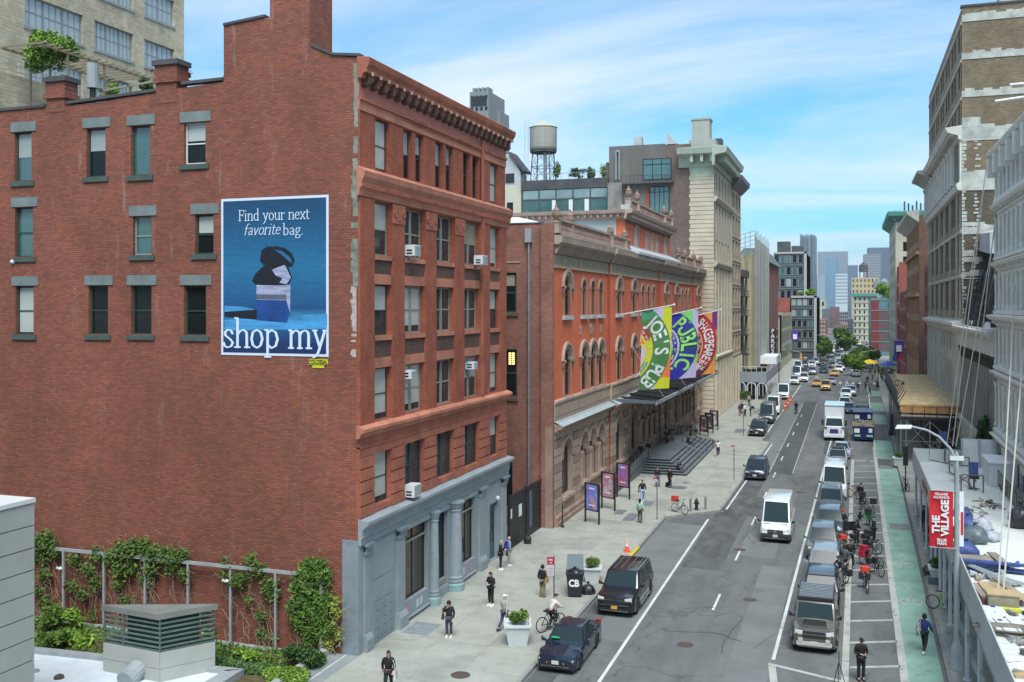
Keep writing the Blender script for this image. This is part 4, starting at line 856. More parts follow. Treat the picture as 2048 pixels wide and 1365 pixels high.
MB().prism([(xl-.1,yf+.2,2.8),(xf,yf-.12,2.8),(xr+.12,yb+.05,2.8)],(0,0,.24)).build('cap_slab',mat('cap_grey',(0.17,0.18,0.165),.7,var=.15,vs=1),V)
pp=TU_((xf-1.2,yf-.7,.3),(xf-1.2,yf+.15,.55),.42,n=14).build('duct',MT['steel_paint'],V)
# --- pale brick loft building behind, terrace, pergola
CB=brick('cream_brick',(0.55,0.49,0.35),(0.42,0.36,0.245),(0.48,0.44,0.34),'E',bw=.55,bh=.22,ms=.03,patch=.35,bump=.8,ps=.3)
B=thing('cream_loft_building','tall cream brick loft building with wide grey steel windows behind the red building','building',(0,0,0))
XB=-50.0; FB=Fr('E',XB); y0,y1=38,64.7
lw=[];
for k in range(5):
 zb=33.9-3.62+ (k-1)*3.62
for zb in (26.6,30.3,34.0,37.8,41.5):
 lw+= [(43.6,46.6,zb,zb+2.0),(48.9,53.9,zb,zb+2.0),(55.0,58.9,zb,zb+2.0),(60.1,63.5,zb,zb+2.0)]
wall_mb(FB,y0,y1,15,48,lw,.3).build('street_wall',CB,B)
BX_(XB-20,XB-.7,y0,y1-.02,0,48).build('body',CB,B)
for a,b,z0,z1 in lw:
 n=3 if b-a>3.8 else 2
 for i in range(n):
  p=a+(b-a)*i/n; q=a+(b-a)*(i+1)/n; window(B,FB,(p+q)/2,z0,q-p-.04,z1-z0,'grid',MT['frame_grey'],mat('pane_sky',(0.38,0.45,0.47),.12,var=.15,vs=.5,spec=.8),0,inset=.2,div=3,fw=.07)
 FX_(FB,a-.1,b+.1,z0-.22,z0-.03,-.2,.08).build('sill',MT['frame_grey'],B)
T=thing('terrace_wing','cream brick terrace wing with a white railing in front of the loft building','building',(0,0,0))
XT=-47; FT=Fr('E',XT)
wall_mb(FT,38,49.5,15,29.7,[(39,42.5,25.6,27.1)],.3).build('street_wall',CB,T); BX_(XB,XT-.7,38,49.5,15,29.6).build('body',CB,T)
window(T,FT,40.75,25.6,3.5,1.5,'grid',MT['frame_grey'],MT['pane_sky'],inset=.2,div=4)
for k in range(3): TU_((XT,38,29.95+k*.35),(XT,49.6,29.95+k*.35),.04,n=5).build('railing_rail',MT['white_paint'],T)
for k in range(6): TU_((XT,39.5+k*2,29.7),(XT,39.5+k*2,30.7),.035,n=5).build('railing_post',MT['white_paint'],T)
P_=thing('pergola','rusty slatted steel pergola on the roof terrace','pergola',(0,0,0)); pm_=mat('pergola_wood',(0.22,0.19,0.13),.8,var=.2,vs=3)
for yy in(46,49,52.5):
 for xx in(-46.6,-43.8): BX_(xx-.05,xx+.05,yy-.05,yy+.05,26.2,30.9).build('post',pm_,P_)
for xx in(-46.6,-43.8): BX_(xx-.05,xx+.05,43.8,53.2,30.9,31.02).build('beam',pm_,P_)
for k in range(16): BX_(-47,-43.4,44+k*.6,44.07+k*.6,31.02,31.12).build('slat',pm_,P_)
def bushy(name,label,cat,c,rx,ry,rz_,m,n,size,seed,trunk=0,parts=('foliage','trunk')):
 t=thing(name,label,cat,c); r=random.Random(seed)
 sub=[(r.uniform(-.65,.65)*rx,r.uniform(-.65,.65)*ry,r.uniform(-.5,.6)*rz_,r.uniform(.3,.55)) for _ in range(12)]
 def fn(q):
  a=q.choice(sub); d=Vector((q.gauss(0,1),q.gauss(0,1),q.gauss(0,1))).normalized()*q.random()**.35
  return (a[0]+d.x*rx*a[3],a[1]+d.y*ry*a[3],a[2]+d.z*rz_*a[3])
 leafobj(parts[0],leaves(n,fn,size,seed),m,t,None)
 b=MB(); b.tube((0,0,-rz_-trunk),(0,0,0),.06*max(rx,.5)+.02,.03)
 for a in sub[:6]: b.tube((0,0,-rz_*.4),a[:3],.03,.01,4)
 b.build(parts[1],STM,t); return t
bushy('bamboo_clump','green feathery tree growing through the terrace pergola','tree',(-45.0,45.9,31.2),1.5,1.5,1.6,LF2,2600,.11,61,1.6)
bushy('red_maple','small red leaved maple on the terrace beside the square chimney','tree',(-37.0,47,29.3),1.3,1.0,.7,LF4,900,.10,62,.8)
bushy('terrace_shrub','dark green potted shrub left of the red maple','shrub',(-41.5,50,29.6),.6,.6,.7,LF3,500,.1,63,.5)
bushy('terrace_shrub','yellow green shrub under the pergola edge','shrub',(-44.0,50,29.3),.9,.9,.8,LF2,600,.1,64,.5)
rl=thing('roof_railing','pale timber roof railing between the two low chimneys','railing',(0,0,0))
for k in range(2): H8_([(-38.0,YA+2.5,26.9+k*.5),(-32.6,YA+2.5,27.3+k*.5),(-32.6,YA+2.56,27.3+k*.5),(-38.0,YA+2.56,26.9+k*.5)],[(-38.0,YA+2.5,27.0+k*.5),(-32.6,YA+2.5,27.4+k*.5),(-32.6,YA+2.56,27.4+k*.5),(-38.0,YA+2.56,27.0+k*.5)]).build('rail',MT['frame_tan'],rl)
for k in range(4): BX_(-37.8+k*1.7,-37.7+k*1.7,YA+2.5,YA+2.58,26.1,27.6+k*.08).build('post',MT['frame_tan'],rl)
def ventcap(x,y,z,r,h,label):
 t=thing('roof_vent',label,'vent',(x,y,z)); TU_((0,0,0),(0,0,h*.55),r*.5,n=10).build('pipe',MT['black_metal'],t); TU_((0,0,h*.5),(0,0,h),r,n=12).build('cowl',MT['steel_paint'],t)
ventcap(-37.9,YA+2.0,26.2,.30,2.6,'grey cylinder vent cowl beside the left low chimney'); ventcap(*pw(416,170)[:1],YA+1.5,26.6,.2,.75,'small grey pipe vent right of the right low chimney'); ventcap(*pw(440,165)[:1],YA+1.5,26.6,.17,.5,'short steel vent against the taller wall step')
def simple_tower(label,x0,x1,y0,y1,z1,m,rows,cols_n,cols_e,wm,name='tower',z0=0,wfrac=.6,hfrac=.5,side='E',top=None,fn=True):
 t=thing(name,label,'building',(0,0,0))
 BX_(x0,x1,y0,y1,z0,z1).build('body',m,t)
 fl=(z1-z0)/rows
 def cell(F,a,b,n,nm):
  bb=MB(); cw=(b-a)/n
  for j in range(rows):
   for i in range(n): bb.fbox(F,a+cw*(i+.5-wfrac/2),a+cw*(i+.5+wfrac/2),z0+fl*(j+.5-hfrac/2),z0+fl*(j+.5+hfrac/2),-.0,.04)
  o=bb.build('window',wm,t); o['kind']='stuff'
 if cols_n: cell(Fr('N',y0),x0,x1,cols_n,'n')
 if cols_e: cell(Fr(side,x1 if side=='E' else x0),y0,y1,cols_e,'e')
 return t
gt=simple_tower('grey concrete tower with roof tanks rising behind the red cornice',-91.2,-86.1,230,242,70.0,mat('tower_grey',(0.20,0.215,0.22),.8,var=.06,vs=.1),24,4,0,MT['glass_dark'],hfrac=.3,wfrac=.5)
for k in range(4): BX_(-90.8+k*1.2,-90.1+k*1.2,231,234,70.0,71.2).build('roof_tank',MT['tower_grey'],gt)
BX_(-90.8,-86.6,229.85,230,66.4,68.8).build('screen',MT['black_metal'],gt)
BX_(-96,-91.2,232,242,0,66.6).box(-86.1,-85.2,236,243,0,66).build('wing',MT['tower_grey'],gt)
# --- red and brown round-arched theatre building
XP=-20.2; PY0,PY1=66.6,139.0; FP=Fr('E',XP)
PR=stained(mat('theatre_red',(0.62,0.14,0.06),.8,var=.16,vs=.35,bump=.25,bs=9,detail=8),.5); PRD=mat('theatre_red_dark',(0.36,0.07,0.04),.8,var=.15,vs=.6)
BR=mat('brownstone',(0.28,0.185,0.14),.8,var=.25,vs=.9,bump=.25,bs=6,detail=8); BRL=mat('brownstone_light',(0.38,0.28,0.22),.8,var=.18,vs=.8,bump=.2,bs=6); BRD=mat('brownstone_dark',(0.13,0.08,0.06),.85,var=.3,vs=2)
BRT=mat('brownstone_tan',(0.36,0.27,0.20),.8,var=.22,vs=1.3,bump=.2,bs=6)
ZN=mat('zinc',(0.34,0.40,0.41),.5,var=.12,vs=.8)
SB=brick('theatre_side_brick',(0.34,0.13,0.09),(0.22,0.085,0.062),(0.28,0.18,0.14),'N',bw=.26,bh=.09,patch=.55,streak=.0,ps=.35,pcol=(.55,.55,.55))
P=thing('theatre_building','long red theatre building with round-arched windows and a rusticated brownstone ground floor','building',(0,0,0))
secs=[(67.0,83.7,'W',0),(83.7,90.4,'n',.22),(90.4,107.2,'W',.0),(107.2,115.0,'n',.22),(115.0,131.6,'W',0),(131.6,139.0,'n',.22)]
ops=[]
for a,b,k,d in secs:
 L=b-a
 if k=='n': c=(a+b)/2; ops.append((a,b,d,[('big',c)]))
 elif a<70: ops.append((a,b,d,[('big',a+3.7),('tri',a+8.6),('tri',a+11.4),('tri',a+14.1)]))
 else: ops.append((a,b,d,[('big',a+4.2),('tri',a+8.4),('tri',a+11.3),('tri',a+14.1)]))
for a,b,d,its in ops:
 H=[];H0=[]
 for k,c in its:
  if k=='big': H+= [(c-.95,c+.95,15.3,18.35,True),(c-1.0,c+1.0,9.25,12.9,True)]; H0.append((c-1.35,c+1.35,1.9,6.05,True))
  else: H+= [(c-.68,c+.68,15.3,18.1,True),(c-.95,c+.95,9.3,12.9,True)]; H0.append((c-1.0,c+1.0,2.1,6.0,True))
 wall_mb(FP,a,b,9.0,19.0,H,.2,d=d).build('red_wall',PR,P)
 wall_mb(FP,a,b,0,6.9,H0,.32,d=d+.02).build('rusticated_wall',BRT,P)
 for h in H:
  w_=h[1]-h[0]; c=(h[0]+h[1])/2; hh=h[3]-h[2]; big=w_>1.5
  window(P,FP,c,h[2],w_,hh,'sash',MT['frame_brown'],MT['glass_dark'],0,inset=.15-d,arch=True,fw=.09)
  mb=MB(); r=w_/2; zs=h[3]-r
  mb.farch(FP,c,zs,r-.02,r+.20,d+.0,d+.10,10)
  if big: mb.farch(FP,c,zs,r+.20,r+.42,d+.0,d+.20,10); mb.farch(FP,c,zs,r-.12,r-.02,d-.16,d-.02,10)
  mb.build('arch_moulding',BRL,P)
  for s in(-1,1):
   cm=MB(); x=c+s*(r-.02)
   cm.lathe(FP.P(x,h[2],d+.02),[(.085,0),(.08,zs-h[2]-.25),(.14,zs-h[2]-.02),(.14,zs-h[2]+.03)],7)
   if big: cm.fbox(FP,c+s*(r+.12)-.02,c+s*(r+.5)-.02 if s>0 else c+s*(r+.12)+.02,zs-.12,zs+.08,d,d+.3); cm.prism([FP.P(c+s*(r+.31)-.12,zs-.12,d),FP.P(c+s*(r+.31)+.12,zs-.12,d),FP.P(c+s*(r+.31),zs-.5,d)],(.22,0,0))
   cm.build('colonnette',BR,P)
  FX_(FP,c-.04,c+.04,h[2]+.1,zs+.1,-.2+d,-.14+d).build('mullion',BR,P)
  if h[2]>14 or big: FX_(FP,c-r-.3,c+r+.3,h[2]-.34,h[2]-.04,d-.3,d+.24).build('sill',MT['roof_light'] if h[2]>14 else BRL,P)
 for h in H0:
  w_=h[1]-h[0]; c=(h[0]+h[1])/2; hh=h[3]-h[2]; r=w_/2; zs=h[3]-r
  window(P,FP,c,h[2],w_-.3,hh-.15,'sash',MT['frame_brown'],MT['glass_dark'],0,inset=.27-d,arch=True,fw=.09)
  mb=MB(); mb.farch(FP,c,zs,r-.14,r-.02,d-.28,d-.04,10); mb.farch(FP,c,zs,r-.02,r+.28,d,d+.14,10)
  mb.fbox(FP,c-r+.0,c-r+.13,h[2],zs,d-.28,d-.04); mb.fbox(FP,c+r-.13,c+r,h[2],zs,d-.28,d-.04); mb.build('arch_moulding',BRL,P)
  FX_(FP,c-.06,c+.06,h[2],zs+.3,d-.3,d-.24).build('mullion',BRD,P)
  if r<1.1:
   for s in(-1,1):
    q=MB(); q.lathe(FP.P(c+s*(r-.1),h[2],d+.05),[(.15,0),(.13,.1),(.13,1.9),(.24,2.2),(.26,2.32),(.26,2.42)],8); q.build('column',BR if s>0 else BRT,P)
  FX_(FP,c-r-.2,c+r+.2,h[2]-.26,h[2]-.02,d-.3,d+.28).build('sill',BRL,P)
 n=9; zc=.95
 courses=[(.95+.6*i,.95+.6*i+.54) for i in range(9)]
 bounds=[a]+sum([[h[0],h[1]] for h in sorted(H0)],[])+[b]
 for i in range(0,len(bounds),2):
  p,q=bounds[i],bounds[i+1]
  if q-p<.25: continue
  for j,(z0,z1) in enumerate(courses):
   if a>118 and j%2==1 and q-p<1.0: continue
   pin=.28 if i>0 else 0; qin=.28 if i<len(bounds)-2 else 0
   L=q-p-pin-qin
   if L<.25: continue
   k=max(1,int(L/1.5+.4)); off=(j%2)*.0
   for e in range(k):
    FX_(FP,p+pin+L*e/k+.025,p+pin+L*(e+1)/k-.025,z0,min(z1,6.3),d+.02,d+.12+.02*((e+j)%2)).build('stone_block',[BRT,BR,BRL][(e*7+j*5+i*3)%3],P)
 k=int((b-a)/.95)
 for e in range(k): FX_(FP,a+(b-a)*e/k+.02,a+(b-a)*(e+1)/k-.02,6.38,6.86,d+.02,d+.13).build('stone_block',[BRT,BRL][e%2],P)
 pf=lambda prof,name,m,ex=.0: MB().prism([(XP+d+q,a-(.1 if d else 0)+ex*0,z) for q,z in prof],(0,b-a+(.2 if d else 0),0)).build(name,m,P)
 pf([(0,0),(.42,0),(.42,.45),(.34,.5),(.34,.8),(.2,.92),(0,.92)],'plinth',BR)
 pf([(0,6.9),(.3,6.92),(.42,7.1),(.72,7.2),(.78,7.32),(.3,7.62),(0,7.66)],'stone_ledge',BR)
 pf([(.05,7.6),(.80,7.34),(.82,7.38),(.06,7.72)],'zinc_flashing',ZN)
 pf([(0,7.7),(.16,7.7),(.16,8.9),(.3,9.0),(.3,9.14),(0,9.2)],'balcony_band',BRL)
 pf([(.16,8.0),(.2,8.04),(.2,8.7),(.16,8.74)],'band_panel',BRT)
 FX_(FP,a,b,18.75,18.9,d,d+.14).build('moulding',BRL,P)
 FX_(FP,a,b,18.9,19.7,d,d+.08).build('frieze',mat('frieze_tan',(0.26,0.225,0.155),.8,var=.15,vs=1),P)
 k=int((b-a)/1.5)
 for e in range(k): FX_(FP,a+(b-a)*(e+.5)/k-.55,a+(b-a)*(e+.5)/k+.5,19.1,19.55,d+.08,d+.10).build('frieze_panel',mat('frieze_panel',(0.21,0.18,0.125),.8,var=.15,vs=1),P)
 FX_(FP,a,b,19.7,20.35,d,d+.12).build('dark_band',BRD,P)
 k=int((b-a)/.6)
 q=MB()
 for e in range(k): y=a+(b-a)*(e+.5)/k; q.prism([FP.P(y-.1,20.4,d+.1),FP.P(y-.09,20.4,d+.48),FP.P(y-.09,20.2,d+.48),FP.P(y-.09,19.74,d+.2),FP.P(y-.09,19.78,d+.1)],(0,.18,0))
 o=q.build('bracket',BRL,P); o['kind']='stuff'
 pf([(0,20.4),(.5,20.4),(.56,20.5),(.7,20.56),(.74,20.98),(.66,21.1),(0,21.15)],'main_cornice',BRL)
 pf([(0,21.16),(.74,20.99),(.77,21.04),(0,21.22)],'zinc_flashing',MT['roof_light'])
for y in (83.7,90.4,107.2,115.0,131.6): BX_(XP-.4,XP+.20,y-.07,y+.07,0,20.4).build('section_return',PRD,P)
for y,s in((74.6,.3),(77.9,.5),(81.1,.3)): MB().farch(FP,y,14.2,0,s*.8,0,.08,8,0,2*PI).fbox(FP,y-s*.7,y+s*.7,13.7,14.2,0,.06).build('carved_plaque',BRL,P)
BX_(XP-30,XP-.6,PY0+.6,PY1,0,20.9).build('body',SB,P)
BX_(XP-30,XP-.1,PY0+.4,PY1,20.9,21.0).build('roof',MT['roof_light'],P)
FS=Fr('N',PY0+.3)
wall_mb(FS,-24.6,XP+.1,.0,21.9,[(-23.9,-22.9,15.5,18.4),(-23.9,-22.85,9.4,12.85)],.2).build('end_wall',SB,P)
FX_(FS,-24.6,-20.9,21.9,22.0,-.3,.05).build('coping',MT['roof_dark'],P)
FX_(FS,-20.95,-20.05,.0,21.9,0,.3).build('end_pilaster',SB,P)
FX_(FS,-20.62,XP+.12,.0,7.4,.3,.32).build('stone_return',BR,P)
window(P,FS,-23.4,15.5,1.0,2.9,'sash',MT['frame_green'],MT['glass_dark'],.3,MT['blind_tan'],inset=.12,fw=.14); window(P,FS,-23.38,9.4,1.05,3.45,'sash',MT['frame_green'],MT['glass_dark'],0,inset=.12,fw=.14)
lt=MB()
for i in range(2):
 for j in range(6): lt.fbox(FS,-23.5+i*.25,-23.33+i*.25,11.75+j*.15,11.84+j*.15,-.08,-.07)
lt.build('lit_lamps',mat('lamp_glow',(1,.55,.16),emit=3.0),P)
for z0,z1 in((15.25,15.45),(9.1,9.35)): FX_(FS,-24.0,-22.75,z0,z1,0,.12).build('sill',BRD,P)
FX_(FS,-24.6,-22.6,19.1,19.2,0,.05).build('stain_course',BRL,P)
pz=TU_(FS.P(-21.92,2.2,.12),FS.P(-21.92,20.5,.12),.10,n=8)
for k in range(9): pz.tube(FS.P(-21.92,3+k*2.1,.12),FS.P(-21.92,3.12+k*2.1,.12),.125,n=8)
pz.build('drainpipe',MT['steel'],P)
FX_(FS,-22.15,-21.68,20.55,21.55,.02,.35).build('rain_hopper',MT['steel_paint'],P)
wall_mb(FS,-27,-24.6,0,22,[],.2).build('court_wall',SB,P)
MB().farch(FS,-24.2,4.4,0,1.0,0,.03,10).fbox(FS,-25.2,-23.2,1.5,4.4,0,.03).build('dark_archway',MT['glass_dark'],P)
def balus(y0,y1,z,x,d=.0,n=None):
 L=y1-y0
 BX_(x-.3,x+.05,y0,y1,z,z+.28).build('balustrade_base',BRL,P); BX_(x-.28,x+.04,y0,y1,z+.95,z+1.12).build('balustrade_rail',BRL,P)
 q=MB(); k=int(L/.34)
 for e in range(k): yy=y0+L*(e+.5)/k; q.add(*[(lambda b:(b.v,b.f))(LT_((x-.12,yy,z+.28),[(.06,0),(.11,.18),(.05,.45),(.09,.67)],5))][0])
 o=q.build('baluster',BR,P); o['kind']='stuff'
def urn(x,y,z,label,s=1.0):
 t=thing('stone_urn',label,'urn',(x,y,z),0,'stone urns along the parapets')
 BX_(-.42*s,.42*s,-.42*s,.42*s,0,1.15*s).box(-.48*s,.48*s,-.48*s,.48*s,1.15*s,1.28*s).build('pedestal',BRL,t)
 LT_((0,0,1.28*s),[(.30*s,0),(.14*s,.16*s),(.2*s,.25*s),(.47*s,.55*s),(.5*s,.85*s),(.4*s,1.1*s),(.44*s,1.2*s),(.25*s,1.4*s),(.1*s,1.6*s),(.14*s,1.72*s),(.02*s,1.95*s)],10).build('urn_body',BR,t,smooth=50)
for a,b in((67.3,83.5),(84.4,91.6),(118.6,131.2),(132.0,138.8)): balus(a,b,21.2,XP+.35)
for i,(y,lab) in enumerate([(67.2,'dark stone urn on the near corner of the lower parapet above the brick end wall'),(71.2,'second stone urn from the near corner on the lower parapet'),(84.0,'stone urn on the lower parapet before the upper storey'),(89.5,'stone urn half in front of the red upper storey'),(119.5,'stone urn on the far lower parapet right after the upper storey'),(124.5,'middle stone urn on the far lower parapet'),(131.8,'stone urn near the far end of the lower parapet'),(138.5,'last stone urn at the far corner of the lower parapet')]):
 urn(XP+.2 if i!=1 else XP+.1,y,21.2,lab,.66)
U0,U1=93.0,117.6; FU=Fr('E',XP-.5);
hu=[(97.0,98.7,21.9,24.0,True),(102.6,103.9,21.9,23.8,True),(105.5,106.8,21.9,23.8,True),(108.4,109.7,21.9,23.8,True),(113.3,115.0,21.9,24.0,True)]
wall_mb(FU,U0,U1,21,24.5,hu,.22).build('upper_wall',PR,P)
for h in hu:
 c=(h[0]+h[1])/2; r=(h[1]-h[0])/2; window(P,FU,c,h[2],2*r,h[3]-h[2],'sash',MT['frame_brown'],MT['glass_dark'],0,inset=.18,arch=True,fw=.09)
 MB().farch(FU,c,h[3]-r,r,r+.22,0,.14,10).fbox(FU,c-r-.2,c-r,21.9,h[3]-r,0,.1).fbox(FU,c+r,c+r+.2,21.9,h[3]-r,0,.1).build('arch_moulding',BRL,P)
BX_(XP-16,XP-.52,U0,U1,20,24.6).build('upper_body',mat('pale_grey_render',(0.40,0.43,0.45),.7,var=.08,vs=.5),P)
BX_(XP-1.4,XP-.51,U0-.02,U0+.6,20,24.5).build('red_return',PR,P)
for (nm,pr2,m) in [('upper_cornice',[(0,24.4),(.2,24.4),(.3,24.9),(.8,24.95),(.9,25.25),(0,25.35)],BRL)]:
 MB().prism([(XP-.5+q,U0-.6,z) for q,z in pr2],(0,U1-U0+1.0,0)).build(nm,m,P)
 MB().prism([(XP-13,U0-q,z) for q,z in pr2],(12.6,0,0)).build(nm,m,P)
q=MB()
for e in range(44): y=U0+.3+e*.56; q.fbox(FU,y,y+.2,24.55,24.92,.25,.7)
o=q.build('bracket',BRL,P); o['kind']='stuff'
q=MB()
for e in range(18): x=XP-12.4+e*.66; q.box(x,x+.22,U0-.65,U0-.2,24.6,24.92)
o=q.build('bracket',BRL,P); o['kind']='stuff'
FX_(FU,U0,U1,24.1,24.4,0,.1).build('dark_band',BRD,P)
MB().prism([(XP-.52,U0,21.0),(XP+.9,U0,21.0),(XP+.9,U0,21.25),(XP-.52,U0,22.0)],(0,U1-U0,0)).build('zinc_flashing',MT['roof_light'],P)
BX_(XP-.9,XP-.05,U0-.1,U0+1.0,25.35,25.8).build('parapet_block',MT['roof_light'],P)
balus(U0+1,U1-.2,25.35,XP-.2)
for i,(y,lab) in enumerate([(U0+.6,'tallest stone urn at the near corner of the upper parapet'),(U0+4.6,'stone urn second from the near corner on the upper parapet'),(112.6,'stone urn near the far end of the upper parapet'),(117.3,'stone urn at the far corner of the upper parapet')]): urn(XP-.3,y,25.6,lab,.66)
o=thing('roof_skylight','white glazed tent-shaped skylight on the roof behind the brick end wall','skylight',(0,0,0))
MB().add([(-30,69,22),(-21,69,22),(-21,79,22),(-30,79,22),(-28,72,22.9),(-24.5,72,22.9),(-24.5,77,22.9),(-28,77,22.9)],[(0,1,5,4),(1,2,6,5),(2,3,7,6),(3,0,4,7),(4,5,6,7)]).build('glass_slope',MT['white_metal'],o)
BX_(-30,-21,69,79,20.9,22).build('upstand',MT['roof_light'],o)
CN=thing('entrance_canopy','black steel and glass canopy over the theatre entrance','canopy',(0,0,0))
ca,cb_,cz=86.8,131.0,7.35
BX_(XP+.3,XP+.5,ca,cb_,cz-.05,cz+.25).build('wall_beam',MT['black_metal'],CN)
BX_(XP+3.5,XP+3.66,ca+.5,cb_,cz-.3,cz+.0).build('edge_beam',MT['steel_paint'],CN)
for k in range(13):
 y=ca+.6+k*(cb_-ca-1)/12; H8_([(XP+.4,y-.09,cz+.12),(XP+3.6,y-.09,cz-.15),(XP+3.6,y+.09,cz-.15),(XP+.4,y+.09,cz+.12)],[(XP+.4,y-.09,cz+.42),(XP+3.6,y-.09,cz+.12),(XP+3.6,y+.09,cz+.12),(XP+.4,y+.09,cz+.42)]).build('rib',MT['black_metal'],CN)
for k in range(12):
 y=ca+.6+k*(cb_-ca-1)/12; y2=ca+.6+(k+1)*(cb_-ca-1)/12
 MB().quad((XP+.5,y+.1,cz+.22),(XP+3.5,y+.1,cz-.05),(XP+3.5,y2-.1,cz-.05),(XP+.5,y2-.1,cz+.22)).build('glass_panel',mat('canopy_glass',(0.03,0.035,0.04),.1),CN)
MB().prism([(XP+.5,ca-2.2,cz+.1),(XP+3.6,ca+.5,cz-.2),(XP+.5,ca+.5,cz-.1)],(0,0,.3)).build('corner_gusset',mat('gusset_grey',(0.09,0.11,0.13),.5),CN)
for k in range(3):
 y=92+k*13; TU_((XP+.3,y,12.2),(XP+3.4,y,cz+.1),.03,n=4).build('tie_rod',MT['steel'],CN)
SG=mat('step_grey',(0.12,0.135,0.145),.7,var=.15,vs=.8); SGD=mat('step_nosing',(0.012,0.012,0.014),.6)
S_=thing('entrance_steps','wide dark grey steps and landing in front of the theatre entrance','steps',(0,0,Z))
for k in range(6):
 e=.42*(5-k); z=.165*(k+1)
 poly=[(XP+.4,94.2-e*1.4),(-16.6+e,94.2-e*1.4),(-16.6+e,112.6+e),(XP+.4,112.6+e)]
 MB().prism([(x,y,z-.165) for x,y in poly],(0,0,.165)).build('step' if k<5 else 'landing',SG,S_)
 BX_(XP+.6,-16.6+e+.012,94.2-e*1.4-.012,94.2-e*1.4-.002,z-.16,z-.02).build('riser_edge',SGD,S_)
 BX_(-16.6+e+.002,-16.6+e+.012,94.2-e*1.4,112.6+e,z-.16,z-.02).build('riser_edge',SGD,S_)
RA=thing('ramp','grey ramp with barred railings rising to the theatre landing','ramp',(0,0,Z))
H8_([(XP+.5,79.8,0),(-18.75,79.8,0),(-18.75,94,0),(XP+.5,94,0)],[(XP+.5,79.8,.03),(-18.75,79.8,.03),(-18.75,94,.98),(XP+.5,94,.98)]).build('ramp_slope',SG,RA)
def rail(t,p0,p1,n,h=1.0,infill=True,m='black_metal',pn=None):
 a=Vector(p0);b=Vector(p1)
 TU_(a+Vector((0,0,h)),b+Vector((0,0,h)),.035,n=5).build('handrail',MATS[m],t); TU_(a+Vector((0,0,.15)),b+Vector((0,0,.15)),.025,n=4).build('bottom_rail',MATS[m],t)
 for k in range(n+1):
  p=a+(b-a)*(k/n); TU_(p,p+Vector((0,0,h)),.03,n=4).build('rail_post',MATS[m],t)
rail(RA,(-18.75,79.8,0),(-18.75,94.3,1.0),11,1.15); rail(RA,(XP+.75,80.5,0),(XP+.75,94,1.0),9,1.1)
H8_([(-18.78,79.8,.12),(-18.74,79.8,.12),(-18.74,94.3,1.12),(-18.78,94.3,1.12)],[(-18.78,79.8,.98),(-18.74,79.8,.98),(-18.74,94.3,2.0),(-18.78,94.3,2.0)]).build('mesh_panel',mat('mesh_grey',(0.13,0.15,0.16),.5),RA)
for k in range(3):
 y=101+k*4.6; RL=thing('step_handrail',['metal handrail on the steps nearest the camera side of the landing','middle metal handrail on the black steps','far metal handrail on the black steps'][k],'handrail',(0,0,Z),0)
 TU_((-17.2,y,1.95),(-14.6,y,.95),.035,n=5).tube((-17.2,y,.95),(-17.2,y,1.95),.03,n=4).tube((-14.6,y,0),(-14.6,y,.95),.03,n=4).tube((-16,y,.5),(-16,y,1.5),.03,n=4).build('rail',MT['steel' if k==0 else 'black_metal'],RL)
RF=thing('landing_railing','black railing along the far edge of the theatre landing','railing',(0,0,Z)); rail(RF,(XP+.6,112.6,1.0),(-16.8,112.6,1.0),8); rail(RF,(XP+.9,113,.6),(XP+.9,124,.1),12)
pd=thing('podium','dark grey litter bin box on the theatre landing','bin',(-18.9,107.5,Z+.99)); BX_(-.4,.4,-.5,.5,0,1.15).build('box',MT['roof_dark'],pd); BX_(-.45,.45,-.55,.55,1.15,1.25).build('lid',MT['black_metal'],pd)
